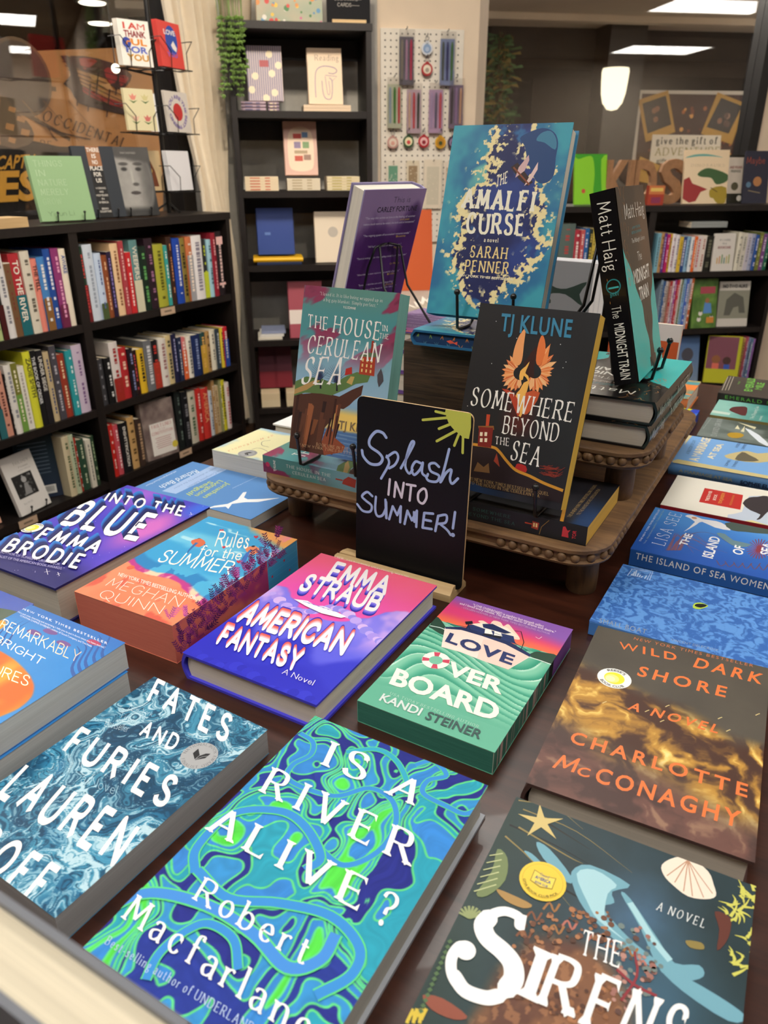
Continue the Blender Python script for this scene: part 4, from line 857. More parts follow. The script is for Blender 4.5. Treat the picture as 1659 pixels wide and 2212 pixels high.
def some_cover(S, px=True):
    W, H = S.W, S.H
    def f(X, Y):
        n = fbm(X*3, Y*3, 4, 4); c = mix('242325', '2e3438', n*ss(.2, .9, X)); c = mix(c, '5a2420', ss(.20, .0, np.abs(X-.5+.1*(Y-.5)))*ss(.30, .4, Y)*ss(.62, .5, Y)*.9); c = mix(c, '26262c', ss(.24, .2, Y)); return mix(c, '1f3a63', ss(.12, .06, Y)*ss(.7, .2, X)*.9)
    S.grid(W, H, f, .0011); S.px = px
    if not px: return
    cols = ['e8864a', 'f0a060', 'd9703c', 'f2b880', 'c9583a']
    # phoenix wings: feathers around two rings
    S.poly(K12((690, 460), (700, 640), (720, 640), (770, 560), (840, 480), (800, 700), (800, 840), (745, 845), (700, 700)), '3a1f1c'); S.up()
    for (cx, cy, tips) in ((662, 768, ((600, 540), (560, 590), (525, 630), (497, 680), (480, 725), (474, 790), (480, 850), (495, 895), (530, 925), (565, 945), (610, 945), (650, 920), (500, 760), (490, 820))), (806, 752, ((905, 560), (965, 475), (997, 580), (1026, 650), (1003, 715), (978, 790), (955, 850), (930, 900), (885, 935), (840, 965), (795, 970), (760, 940), (742, 880), (980, 760), (950, 880)))):
        for i, (qx, qy) in enumerate(tips):
            dx, dy = qx-cx, qy-cy; L = math.hypot(dx, dy); r0 = 66/L if qy > 560 else .5; nx_, ny_ = -dy/L*24, dx/L*24; px0, py0 = cx+dx*r0, cy+dy*r0; mx_, my_ = cx+dx*.72, cy+dy*.72
            S.sub = i % 13; S.poly(K12((px0-nx_*.6, py0-ny_*.6), (mx_-nx_, my_-ny_), (qx, qy), (mx_+nx_, my_+ny_), (px0+nx_*.6, py0+ny_*.6)), cols[i % 4])
            S.stroke(K12((px0, py0), (qx-dx*.08, qy-dy*.08)), .0004, 'f7cfa0')
        S.up()
    S.up(); S.poly(K12((715, 325), (650, 400), (600, 540), (590, 650), (640, 690), (680, 640), (700, 480)), 'f0a468', smooth=3); S.poly(K12((885, 385), (845, 470), (820, 640), (850, 690), (900, 620), (915, 480)), 'e47a40', smooth=3); S.poly(K12((965, 470), (900, 600), (870, 700), (930, 660)), 'ef8f50')
    S.up(); S.poly(K12((757, 650), (715, 700), (665, 745), (655, 830), (690, 830), (700, 790), (740, 840), (700, 860), (660, 930), (610, 1010), (650, 1190), (680, 1180), (700, 1050), (735, 930), (752, 840), (742, 790), (715, 765), (738, 705)), 'f2b95c', smooth=2)
    S.poly(K12((480, 920), (560, 1000), (640, 1200), (660, 1100), (600, 960)), 'b8452c', smooth=2); S.poly(K12((720, 960), (860, 960), (780, 1120), (700, 1180)), 'c75a34', smooth=2)
    S.up()
    # cliff and house
    S.poly(K12((100, 1450), (240, 1470), (380, 1500), (450, 1560), (600, 1700), (760, 1790), (1100, 1930), (1080, 2060), (300, 1900), (80, 1800)), '2a2024'); S.up()
    S.stroke(K12((150, 1468), (380, 1500), (450, 1540), (530, 1640), (620, 1730), (760, 1790), (900, 1860), (1090, 1935)), .0032, 'c98f34', smooth=4); S.poly(K12((255, 1300), (395, 1310), (375, 1510), (240, 1490)), '7a2420'); S.poly(K12((330, 1175), (365, 1178), (350, 1310), (320, 1305)), 'c0492c'); S.poly(K12((245, 1290), (400, 1290), (405, 1330), (250, 1315)), '8a5a30')
    S.poly(K12((620, 1690), (640, 1665), (720, 1690), (722, 1752), (612, 1728)), 'b02c2c', smooth=2); S.poly(K12((430, 1560), (460, 1700), (400, 1640)), '9c4030'); S.poly(K12((200, 1740), (240, 1650), (300, 1700), (350, 1660), (360, 1760)), '7a5a3a'); S.up()
    for i in range(2):
        for j in range(2): S.poly(K12((265+i*45, 1352+j*60), (292+i*45, 1354+j*60), (288+i*45, 1392+j*60), (262+i*45, 1390+j*60)), 'e9dcc0')
    rs = random.Random(2)
    for i in range(34): a = rs.uniform(-.2, 1.1); L = rs.uniform(60, 200); x, y = 850+rs.uniform(0, 120), 1690+rs.uniform(-10, 90); S.stroke(K12((x, y), (x+L*math.cos(a)*.8, y-L*math.sin(a)*.25+L*.25), (x+L*math.cos(a), y-L*.15*math.sin(a)+L*.1)), .0005, '8a3a30')
    for x, y in ((1065, 480), (1120, 655), (1090, 712), (630, 418), (380, 670), (425, 250), (140, 1092)): S.disc(K12(x, y), .0005, 'e8e8e8')
    S.up(); w = 'f1efe9'; tx(S, K12, 'TJ KLUNE', (463, 340), (1168, 412), (483, 175), '3f86a8', bo=.03, track=.08)
    tx(S, K12, 'SOMEWHERE', (165, 1080), (1170, 1250), (200, 905), w, font='spooky', track=-.04); tx(S, K12, 'BEYOND', (478, 1360), (1035, 1450), (505, 1190), w, font='spooky', track=-.04)
    tx(S, K12, 'THE', (415, 1470), (550, 1490), (420, 1395), w, font='spooky'); tx(S, K12, 'SEA', (560, 1620), (850, 1700), (605, 1435), w, font='spooky')
    tx(S, K12, 'THE #1 NEW YORK TIMES BESTSELLING SEQUEL', (85, 1812), (945, 1985), (88, 1782), 'cfae72', font='serif'); tx(S, K12, 'TO THE HOUSE IN THE CERULEAN SEA', (160, 1865), (855, 2005), (163, 1835), 'cfae72', font='serif')
    S.px = False
lean_book('paperback_book', 'black paperback with blazing phoenix and yellow page edges on the front easel', .1388, .2138, .024, (.0762, .8269, .8675), -31.3, 18.4, some_cover, cover='242326', pages='d9b048')
easel_for((.0762, .8269, .8675), -31.3, 'black wire easel holding the phoenix paperback', .139, 18.4, .028, .112, drop=.0145, hook=.024, tall=.10, back=.055)

def gold_map(S, px=True):
    W, H = S.W, S.H
    def f(X, Y):
        n = fbm(X*3, Y*4, 4, 7); n2 = fbm(X*7, Y*10, 4, 8); n3 = fbm(X*30, Y*45, 3, 9)
        cxl = np.interp(Y, [0, .12, .28, .45, .6, .72, .85, 1], [.62, .30, .18, .20, .17, .32, .30, .42]); cxr = np.interp(Y, [0, .1, .25, .4, .5, .62, .75, .88, 1], [.56, .62, .80, .92, .86, .88, .84, .70, .74])
        d = np.minimum(X-cxl, cxr-X)+.22*(n2-.5); teal = mix('3f9fb2', '2a6f9c', ss(.35, .65, n)); teal = mix(teal, '7ccab8', ss(.6, .75, n)*ss(.4, .9, Y)); navy = mix('1c2458', '2a3f86', ss(.4, .7, fbm(X*4, Y*6, 4, 10)))
        navy = mix(navy, '2f6aa0', ss(.62, .76, n2)); c = mix(teal, navy, ss(-.01, .02, d)); g = ss(.055, .035, np.abs(d-.02))*(n3 > .47); g = np.maximum(g, (n3 > .66)*ss(.17, .08, np.abs(d-.03)))
        return mix(c, mix('e8cf86', 'f5ecbc', n3), g*1.)
    S.grid(W, H, f, .0008); S.px = px
    if not px: return
    S.up(); S.poly(K2((1040, 195), (1100, 150), (1230, 105), (1330, 140), (1365, 230), (1345, 360), (1330, 500), (1270, 570), (1180, 560), (1110, 400), (1080, 260)), '1f4478', smooth=3); S.up(); S.poly(K2((1180, 210), (1220, 150), (1300, 130), (1350, 200), (1340, 290), (1250, 230)), '3f7fa0', smooth=3)
    S.up(); S.poly(K2((962, 440), (1020, 400), (1150, 570), (1100, 600), (1030, 540)), '33201f'); S.up(); S.poly(K2((1000, 530), (1030, 440), (1115, 335), (1120, 380), (1080, 470)), 'd8b4b4'); S.poly(K2((1075, 600), (1120, 520), (1195, 395), (1190, 460), (1130, 560)), 'e6c9c4')
    S.stroke(K2((985, 440), (1120, 590)), .002, '8a4a30'); S.up(); w = 'f6f1dc'
    tx(S, K2, 'THE', (838, 608), (930, 572), (845, 512), w, font='slab', track=-.02); tx(S, K2, 'AMALFI', (535, 785), (1160, 818), (560, 625), w, font='slabx', track=-.1); tx(S, K2, 'CURSE', (575, 995), (1062, 1018), (590, 832), w, font='slabx', track=-.1)
    tx(S, K2, 'a novel', (732, 1075), (855, 1082), (735, 1040), w, font='slab'); tx(S, K2, 'SARAH', (612, 1205), (930, 1225), (625, 1110), 'ecd595', font='slab'); tx(S, K2, 'PENNER', (562, 1325), (942, 1350), (575, 1232), 'ecd595', font='slab')
    tx(S, K2, 'NEW YORK TIMES BESTSELLER', (505, 1368), (982, 1408), (510, 1350), 'f1e9cf', bo=.05); S.px = False
lean_book('hardcover_book', 'teal and navy hardcover with gold-leaf veins and broken ship, highest on its easel', .1595, .2408, .03, (.0583, 1.0495, 1.0315), -29.8, 17.1, gold_map, kind='hc', cover='3a7fa8', pages='d9d3c4')
easel_for((.0583, 1.0495, 1.0315), -29.8, 'black wire easel under the gold-veined teal hardcover', .16, 17.1, .05, .128, drop=.0185, hook=.03)

MT = (.309, .892, .9755)
def train_cover(S, px=True):
    W, H = S.W, S.H; S.px = False
    S.grid(W, H, lambda X, Y: np.where((np.abs(X-.62) < np.interp(Y, [0, .05, .2, .38, .5, .7, .76, 1], [.04, .06, .1, .2, .34, .6, 1, 1])+.02*np.sin(Y*30))[..., None], mix('1c1a1a', '6a4a34', ss(.5, 0, np.hypot(X-.8, Y-.72))*.9), hx('35c3c0')), .0012)
    w = 'eceadf'
    S.line('Matt Haig', W*.56, H*.84, W*.72, H*.07, w, font='script'); S.line('#1 NEW YORK TIMES', W*.55, H*.78, W*.3, .003, '3a8f96'); S.line('BESTSELLING AUTHOR OF', W*.55, H*.755, W*.36, .003, '3a8f96'); S.line('The Midnight Library', W*.58, H*.71, W*.5, H*.022, w, font='script')
    S.line('The', W*.55, H*.61, W*.16, H*.045, w, font='script'); S.line('MIDNIGHT', W*.56, H*.50, W*.6, H*.07, w, bo=.03); S.line('TRAIN', W*.56, H*.40, W*.36, H*.07, w, bo=.03)
    rs = random.Random(4)
    for i in range(26): x, y = W*rs.uniform(.05, .25), H*rs.uniform(.45, .98); S.stroke([(x, y), (x+rs.uniform(-.005, .005), y+.006), (x+rs.uniform(-.008, .008), y+.01)], .0007, 'a8743a')
    S.stroke([(W*.6, H*.05), (W*.58, H*.3)], .003, '6a4426', taper=True); S.rect(W*.5, H*.015, W*.74, H*.07, '2a2220')
def train_spine(S):
    L = .223; T = .03; w = 'f1efe4'; S.px = False
    S.rect(0, .0015, L, T-.0015, '131214'); S.up()
    S.t3('Matt Haig', (.012, .009), (.088, .009), (.012, .023), w, font='script'); S.t3('The', (.129, .010), (.143, .010), (.129, .020), w, font='script'); S.t3('MIDNIGHT TRAIN', (.1495, .010), (.217, .010), (.1495, .0215), w, bo=.014, track=.03)
    S.disc((.106, .015), .0085, '2f8f94'); S.up().disc((.106, .015), .0072, '131214'); S.up().rect(.1065, .009, .1085, .021, '3fb5b8'); S.t3('Viking', (.117, .0205), (.117, .010), (.1125, .0205), '3fb5b8', font='script')
    for x in (.098, .124): S.poly([(x-.002, .009), (x, .0095), (x+.002, .009), (x, .0085)], 'a8743a')
lean_book('hardcover_book', 'black-spined hardcover standing sideways on its easel, turquoise lower cover', .146, .223, .03, MT, 60.9, 14.5, train_cover, kind='hc', cover='141314', spine=train_spine, pages='ddd8cc', mat='print_gloss')
easel_for(MT, 60.9, 'black wire easel turned right, under the sideways black hardcover', .146, 14.5, .05, .115, drop=.0105, hook=.028, back=.11, tall=.16)

def fortune_back(S):
    W, H = S.W, S.H
    def f(X, Y):
        n = fbm(X*3, Y*3, 4, 12); c = mix('3a1c52', '5f2f7a', n); c = mix(c, 'a58cb4', ss(.70, .88, Y+.35*(n-.5)+.12*(1-X))*.85); c = mix(c, '8a3a7a', ss(.1, 0, np.abs(Y-.12+.1*n))); return mix(c, 'd9603c', ss(.05, 0, Y))  # lilac patch near the top is glare put into the cover colour
    S.grid(W, H, f, .0014); g = 'd8cfe4'
    S.line('This is', W*.62, H*.90, W*.28, H*.04, '1c1028', font='hand'); S.line('CARLEY FORTUNE', W*.58, H*.83, W*.66, H*.038, '1c1028', bo=.03, track=.05)
    rs = random.Random(9); y = .78
    for t, a in (('"The way this writes us love is the feeling of summer', 'and past', ), ('makes a book want to be visited, the lands and so transparent"', ''), ('', ''), ('"The reigning queen of sun-soaked romance novels."', 'Bustle'), ('', ''), ('"All hail the queen of beach reads."', 'PopSugar'), ('', ''), ('"There is nothing better than reading a book by a body of water"', ''), ('', 'Us Weekly'), ('', ''), ('"Absorbing, a new voice in the world of poetry"', 'Elle'), ('', ''), ('"Summer stories are utterly beguiling."', 'Jodi'), ('"and the longing of the heart is under the sun"', '')):
        if t: S.line(t, W*.5, H*y, W*min(.84, len(t)*.0155), H*.016, g, bo=0)
        if a: S.line(a, W*.74, H*(y-.022), W*.16, H*.016, 'cfae4a', bo=0)
        y -= .045
fb, fl = .98, 18.5
cM = leanf(np.array((-.075, 1.32, .979)), 44, -18.5)   # back cover faces us and leans towards us
W_, H_, T_ = .14, .212, .034
# x runs right on the visible back cover; book local frame is mirrored about the vertical
Mc = cM.copy(); Mc[:3, 0] = -cM[:3, 0]; Mc[:3, 2] = -cM[:3, 2]; Mc[:3, 3] = (cM@np.array([W_, 0, 0, 1]))[:3]
book('hardcover_book', 'purple hardcover seen from its back with lines of praise, left rear easel', W_, H_, T_, Mc, kind='hc', cover='8f86b0', pages='e6e0d2', backf=surf_size(fortune_back, W_, H_))
Me = yawf(np.array((-.075, 1.32, .979))+np.array([math.cos(R(44))*W_, math.sin(R(44))*W_, 0])+np.array([-math.sin(R(44)), math.cos(R(44)), 0])*.034*.97-np.array([0, 0, .008]), 44+180)
easel(Me, 'black wire easel seen from behind, carrying the purple hardcover', .14, 18.5, .03, .11, drop=.012, hook=.03, back=.12, tall=.125)

# stacks the displayed books stand on
def pb_spine_house(S):
    L, T = .21, .0245
    S.grid(L, T, lambda X, Y: mix(mix('4c7f7c', '7fa3b0', ss(.3, .8, X)), '7a2f52', ss(.52, .6, fbm(X*7+3, Y*1.2, 3))*ss(.6, .2, X)), .0012, mat='print_satin'); w = 'ece9e2'
    S.disc((.008, .012), .0035, 'b8355a'); S.t3('TJ KLUNE', (.0205, .019), (.0205, .004), (.0168, .019), w, bo=.014)if 0 else S.t3('TJ KLUNE', (.0215, .004), (.0215, .020), (.018, .004), w, bo=.014)
    S.t3('THE HOUSE IN THE', (.04, .0138), (.112, .0138), (.04, .018), w, font='serif', track=.1); S.t3('CERULEAN SEA', (.05, .0062), (.104, .0062), (.05, .0104), w, font='serif', track=.1); S.poly([(.13, .008), (.15, .006), (.152, .018), (.14, .02), (.132, .014)], '9c3a2c'); S.rect(.12, .012, .131, .014, '9c3a2c')
def spine_near(a0, b0, z, L, Wd, T):            # spine along the near side, top of the book to the left; front up
    return frame(tab(a0+L, b0, z), tv, -tu)
def house_top(S): house_cover(S, px=False); S.line('THE HOUSE', .07, .155, .1, .02, 'f1efe9', font='spooky')
mk('paperback_book', 'cliff-house paperback lying under the left easel, spine with small capitals', .137, .21, .0245, spine_near(-.632, .760, RZ, .21, .137, .0245), house_top, cover='4f8080', pages='7db5ac', spine=pb_spine_house)
def pb_spine_some(S):
    L, T = .212, .024; S.t3('SOMEWHERE', (.075, .0135), (.122, .0135), (.075, .0175), '3c6e66', font='serif', track=.1); S.t3('BEYOND THE SEA', (.066, .0062), (.128, .0062), (.066, .0102), '3c6e66', font='serif', track=.1)
    S.poly([(.148, .008), (.156, .007), (.157, .016), (.149, .017)], '9c3a2c'); S.rect(.140, .012, .149, .0135, 'b8452c'); S.up(); S.rect(.15, .010, .152, .015, 'e8c98a'); S.rect(.153, .010, .155, .015, 'e8c98a')
    S.poly([(.184, .006), (.192, .006), (.191, .012), (.1935, .016), (.190, .0145), (.187, .019), (.1845, .018)], 'c83a44'); S.t3('TOR', (.2, .006), (.2, .0165), (.196, .006), 'c83a44', bo=.03); S.stroke([(.158, .002), (.16, .012), (.168, .022)], .0008, '8a6a3a')
def some_top(S):
    some_cover(S, px=False); W, H = S.W, S.H; u = lambda *p: [(x*W, y*H) for x, y in p]
    S.up(); S.stroke(u((0, .14), (.4, .2), (.7, .25), (1, .4)), .004, 'c98f34', smooth=4); S.poly(u((.34, .3), (.5, .28), (.52, .22), (.36, .24)), 'b02c2c'); S.line('SEA', W*.55, H*.33, W*.3, H*.1, 'f1efe9', font='spooky'); S.up()
    S.line('THE #1 NEW YORK TIMES BESTSELLING SEQUEL', W*.5, H*.115, W*.78, .0038, 'cfae72', font='serif'); S.line('TO THE HOUSE IN THE CERULEAN SEA', W*.5, H*.08, W*.62, .0038, 'cfae72', font='serif')
mk('paperback_book', 'black phoenix paperback lying under the front easel, yellow page edges', .139, .212, .024, spine_near(-.39, .757, RZ, .212, .139, .024), some_top, cover='232327', pages='d2a950', spine=pb_spine_some)
def reef_ends(S):
    S.grid(.153, .016, lambda X, Y: mix('1f3558', '2a466e', fbm(X*6, Y*2, 2)), .0012); rs = random.Random(6)
    for i in range(16): x = .008+i*.009; c = rs.choice(['8fae4f', 'd94f6a', 'e8903c', '5f8fa0']); [S.stroke([(x, .001 if i % 2 else .015), (x+rs.uniform(-.004, .004), .006 if i % 2 else .010)], .0012, c, taper=True) for k in range(3)]
    S.poly([(.05, .009), (.056, .011), (.062, .008), (.066, .010), (.066, .005), (.061, .007), (.055, .006)], 'e8604a')
mk('hardcover_book', 'teal hardcover lying under the highest easel, coral reef painted on its page edges', .157, .238, .0205, frame(tab(-.483, .915, .9913), tu, tv), lambda S: gold_map(S, False), kind='hc', cover='2f6a96', pages='24406a', ends=reef_ends)
def train_top(S): train_cover(S)
def mt_spine(S):
    w = 'cfc9b8'; S.t3('Matt Haig', (.012, .008), (.085, .008), (.012, .021), w, font='script'); S.t3('The MIDNIGHT TRAIN', (.12, .009), (.21, .009), (.12, .020), w, bo=.014)
for i, z in enumerate((UZ+.0003, UZ+.0296)):
    M = frame(tab(-.152+.004*i, .885+.234+.002*i, z), -tu, -tv)
    mk('hardcover_book', 'upside-down black and turquoise hardcover, '+('lower of the pair on the small riser' if i == 0 else 'upper of the pair, easel standing on it'), .158, .234, .029, M, train_top, kind='hc', cover='161516', pages='cfc6b8', spine=mt_spine, mat='print_gloss')
zz = RZ+.0003
for i in range(4):
    mk('hardcover_book', 'purple hardcover in the leaning-book pile left of the dark crate, '+['lowest', 'second from bottom', 'third from bottom', 'topmost'][i], .142, .214, .0345, flat(-.675, 1.10, zz), (lambda S: fortune_back(S)), kind='hc', cover='6d4f9a', pages='ddd6c8'); zz += .0347

# fish board book behind
def fish(S):
    W, H = S.W, S.H; S.rect(0, 0, W, H, '8e8f92'); S.up(); u = lambda *p: [(x*W, y*H) for x, y in p]
    S.poly(u((.02, .9), (.2, .95), (.5, .92), (.68, .88), (.72, .82), (.82, .81), (.96, .87), (.92, .78), (.95, .70), (.82, .77), (.7, .76), (.72, .70), (.6, .68), (.45, .72), (.42, .69), (.35, .72), (.1, .72), (0, .8)), '2c3d36', smooth=3); S.up()
    for x in (.2, .34, .48, .6): S.stroke(u((x, .75), (x-.02, .82), (x, .88)), .008, '4a5c50', smooth=3)
    S.t3('of the sea.', (W*.24, H*.63), (W*.56, H*.62), (W*.24, H*.66), '2a2a2a', font='serifb')
    S.poly(u((.58, .42), (.66, .50), (.78, .56), (.9, .50), (.98, .46), (.92, .38), (.8, .37), (.7, .43), (.6, .38), (.62, .46)), '6a4a2c', smooth=3); S.poly(u((.1, .5), (.3, .52), (.48, .46), (.5, .4), (.2, .38)), '24383c', smooth=3)
fr = np.array((.352, 1.305, 1.066)); yf = -38; uf = np.array([math.cos(R(yf)), math.sin(R(yf)), 0]); 
for i in range(3):
    Mf = leanf(fr-uf*.255-np.array([0, 0, 1])*.233+np.array([-math.sin(R(yf)), math.cos(R(yf)), 0])*(-.02+i*.0205), yf, 4); Mf = shift(Mf, 0, 0, -.02)
    mk('picture_book', 'large grey picture book with painted fish, '+['frontmost of three upright copies', 'middle one of three upright copies', 'rearmost of three upright copies'][i], .255, .235, .0195, Mf, fish if i == 0 else (lambda S: None), cover='dcdce0', pages='f0f0f0', group=None)

# chalkboard sign
root = thing('chalkboard_sign', yawf(tab(-.475, .690, TZ), -30), 'black chalkboard sign greeting summer in chalk letters, on a slotted wooden foot', 'sign')
m = MB(); P = [(0, 0), (.045, 0), (.045, .006), (.038, .0125), (.026, .0155), (.019, .0155), (.019, .008), (.0145, .008), (.0145, .0165), (.008, .0165), (.004, .012), (0, .009)]
n_ = len(P); V = [(x, p[0], p[1]+.0002) for x in (0, .165) for p in P]; tri = tessellate_polygon([[Vector((a, b, 0)) for a, b in P]])
m.add(V, [(i, i+n_, (i+1) % n_+n_, (i+1) % n_) for i in range(n_)]+[tuple(t) for t in tri]+[tuple(i+n_ for i in t[::-1]) for t in tri], 'cfae7c', 'pine'); m.build('wooden_base', root)
pb0 = hit(768, 1190, tab(0, .7085, 0), tv); pb1 = hit(999, 1232, tab(0, .7085, 0), tv); bW, bH, bT = float(np.linalg.norm((pb1-pb0)[:2])), .214, .003; pb0[2] = TZ+.0085; Mb = leanf(pb0, -30, 2.8)
loc = frame((0, 0, 0), (1, 0, 0), (0, 1, 0)); m = MB(); rc = .008; pts = []
for cx, cy, s in ((bW-rc, rc, -90), (bW-rc, bH-rc, 0), (rc, bH-rc, 90), (rc, rc, 180)):
    for k in range(5): t = R(s+22.5*k); pts.append((cx+rc*math.cos(t), cy+rc*math.sin(t)))
V = [(p[0], p[1], z) for z in (-bT, 0) for p in pts]; n_ = len(pts)
m.add(V, [tuple(range(n_, 2*n_))], '17161b', 'chalk_black'); m.add(V, [tuple(range(n_))[::-1]]+[(i, (i+1) % n_, (i+1) % n_+n_, i+n_) for i in range(n_)], 'b89868', 'pine')
S = Surf(m, Mb, (0, 0, 0), (1, 0, 0), (0, 1, 0), 'print_matte', .0001); S.px = True; S.W, S.H = bW, bH; cb = 'a3b8e4'; cy_ = 'c3c858'
def ch(pts, w=.0031, c=cb, sm=6, taper=False): S.stroke(K1(*pts), w, c, smooth=sm, cap=True)
ch([(930, 1090), (905, 1058), (860, 1050), (818, 1100), (820, 1150), (880, 1195), (905, 1235), (880, 1272), (820, 1268), (775, 1220), (765, 1178)], .0036)
ch([(935, 1215), (950, 1260), (935, 1300), (915, 1335), (895, 1370)]); ch([(932, 1225), (990, 1190), (1012, 1225), (990, 1275), (950, 1300)])
ch([(1030, 1300), (1080, 1210), (1120, 1130), (1105, 1120), (1080, 1180), (1060, 1280), (1085, 1335), (1110, 1310)]); ch([(1165, 1265), (1130, 1255), (1105, 1300), (1120, 1345), (1160, 1310), (1180, 1262)]); ch([(1180, 1262), (1175, 1330), (1205, 1355), (1215, 1340)])
ch([(1290, 1290), (1260, 1265), (1225, 1275), (1235, 1320), (1290, 1350), (1275, 1390), (1220, 1385), (1200, 1355)]); ch([(1300, 1395), (1330, 1290), (1360, 1170)]); ch([(1305, 1390), (1340, 1330), (1375, 1310), (1365, 1370), (1380, 1405), (1420, 1370)])
for p in (((835, 1490), (800, 1462), (765, 1490), (790, 1520), (830, 1555), (820, 1595), (770, 1590), (732, 1545)), ((860, 1495), (855, 1580), (870, 1625), (905, 1620), (930, 1570)), ((930, 1530), (932, 1640)), ((1120, 1600), (1122, 1665))): ch(p, .0032)
for p in (((925, 1515), (930, 1640)), ((950, 1648), (975, 1560)), ((975, 1560), (1005, 1620)), ((1005, 1620), (1030, 1560)), ((1030, 1560), (1025, 1668)), ((1055, 1680), (1075, 1590)), ((1075, 1590), (1105, 1655)), ((1105, 1655), (1140, 1590)), ((1140, 1590), (1135, 1700)), ((1190, 1605), (1178, 1705)), ((1190, 1605), (1250, 1610)), ((1185, 1650), (1235, 1660)), ((1178, 1705), (1240, 1715)), ((1285, 1625), (1265, 1728)), ((1400, 1600), (1385, 1710))): ch(p, .0032, sm=0)
ch([(1285, 1625), (1340, 1620), (1335, 1670), (1275, 1680)]); ch([(1300, 1682), (1345, 1720), (1370, 1755)]); S.disc(K1(1385, 1755), .0026, cb)
wt = 'd6d2e0'
for p in (((955, 1375), (945, 1480)), ((985, 1495), (995, 1395)), ((995, 1395), (1035, 1500)), ((1035, 1500), (1050, 1400)), ((1070, 1410), (1130, 1420)), ((1100, 1420), (1090, 1520))): ch(p, .003, wt, 0)
ch([(1180, 1440), (1150, 1470), (1150, 1520), (1180, 1540), (1205, 1500), (1200, 1450), (1180, 1440)], .003, wt)
S.up(); S.poly(K1((1340, 880), (1345, 960), (1370, 1010), (1420, 1060), (1495, 1100), (1510, 930), (1480, 893)), cy_, smooth=2)
for p in (((1335, 928), (1268, 912)), ((1345, 955), (1180, 970)), ((1365, 1000), (1290, 1030)), ((1405, 1045), (1275, 1115)), ((1425, 1070), (1395, 1145)), ((1455, 1085), (1452, 1195))): ch(p, .003, cy_, 0)
bo_ = m.build('board', root); bpy.context.view_layer.update(); bo_.matrix_world = Matrix(Mb.tolist())

# ------------------------------------------------------------ ceiling lights
def troffer(x, y, z, rot, L=1.2, W=.6, label='', group='ceiling light panels of the shop'):
    a = R(rot); M = frame((x, y, z), (math.cos(a), math.sin(a), 0), (-math.sin(a), math.cos(a), 0))
    r = thing('ceiling_light', M, label, 'ceiling light', group)
    m = MB(); m.bx(-L/2, L/2, -W/2, W/2, -.004, 0, 'ffffff', 'light_panel'); m.build('diffuser', r)
    m = MB()
    for x0, x1, y0, y1 in ((-L/2-.02, L/2+.02, -W/2-.02, -W/2), (-L/2-.02, L/2+.02, W/2, W/2+.02), (-L/2-.02, -L/2, -W/2, W/2), (L/2, L/2+.02, -W/2, W/2)): m.bx(x0, x1, y0, y1, -.01, .0, 'd8d2c8', 'paint')
    m.build('frame', r)

# ------------------------------------------------------------ the room
P0 = np.array([-.629, 3.24, 0])
ML = frame(P0, ul, -nl); MC = frame(nb*3.5, ub, nb); MR = frame(nb*3.62, ub, nb); MW = frame((0, 0, 0), ub, nb)
WZ = 2.75; WIN = .36                            # window wall is this far behind the left case front
def to(M, p): return (M@np.append(np.asarray(p, float), 1))[:3]
tL = (3.82-(P0-nl*WIN)@nb)/(ul@nb)              # where the left wall meets the back wall
sL = (P0-nl*WIN+ul*tL)@ub
m = MB(); m.bx(-9, 12, -6, 14, -.05, 0, '4a3020', 'floor'); struct(m, 'floor')
m = MB(); P = [to(ML, (-7.5, WIN, 0))[:2], to(ML, (tL, WIN, 0))[:2], to(MW, (1.05, 3.82, 0))[:2], to(MW, (1.1, 3.95, 0))[:2], to(MW, (10.5, 3.95, 0))[:2], to(MW, (10.5, -5, 0))[:2], to(MW, (-5, -5, 0))[:2]]
m.prism(P, WZ, WZ+.05, 'b9a994', 'ceiling_paint'); struct(m, 'ceiling')
m = MB(); m.bx(-7.5, tL, WIN, WIN+.12, 0, .98, 'e6d3bb', 'wall_cream'); m.bx(-7.5, tL, WIN, WIN+.12, 2.5, WZ, 'e6d3bb', 'wall_cream'); m.bx(-7.5, -1.95, WIN, WIN+.12, .98, 2.5, 'e6d3bb', 'wall_cream'); struct(m, 'wall_left', ML)
m = MB(); m.bx(sL-.1, .572, 3.825, 3.94, 0, WZ, 'aeb3b0', 'wall_grey'); struct(m, 'wall_back', MW)
m = MB(); m.prism([(.572, 3.82), (1.03, 3.82), (1.105, 3.95), (1.105, 4.07), (.572, 4.07)], 0, WZ, 'e6d3bb', 'wall_cream'); struct(m, 'wall_column', MW)
sM = (hit(1640, 160, nb*3.95, nb))@ub
m = MB(); m.bx(1.105, sM, 3.95, 4.07, 0, .93, 'e6d3bb', 'wall_cream'); m.bx(1.105, sM, 3.95, 4.07, 2.6, WZ, 'e6d3bb', 'wall_cream'); m.bx(sM+.05, 10.5, 3.95, 4.07, 0, WZ, 'e6d3bb', 'wall_cream'); struct(m, 'wall_back_right', MW)
m = MB(); m.bx(10.5, 10.6, -5, 4.07, 0, WZ, 'e6d3bb', 'wall_cream'); struct(m, 'wall_right', MW)
m = MB(); m.bx(-5, 10.5, -5.1, -5, 0, WZ, 'e6d3bb', 'wall_cream'); struct(m, 'wall_front', MW)
m = MB(); m.bx(-1.95, tL-.02, WIN+.05, WIN+.056, .98, 2.5, 'ffffff', 'window_glass'); struct(m, 'window_1', ML)
m = MB(); m.bx(1.12, sM, 4.0, 4.006, .93, 2.6, 'ffffff', 'window_glass'); struct(m, 'window_2', MW)
m = MB(); m.bx(sM-.0, sM+.05, 3.93, 4.06, .93, 2.6, '161312', 'window_frame'); m.bx(1.105, sM, 3.97, 4.05, .93, .96, '161312', 'window_frame'); struct(m, 'trim_1', MW)
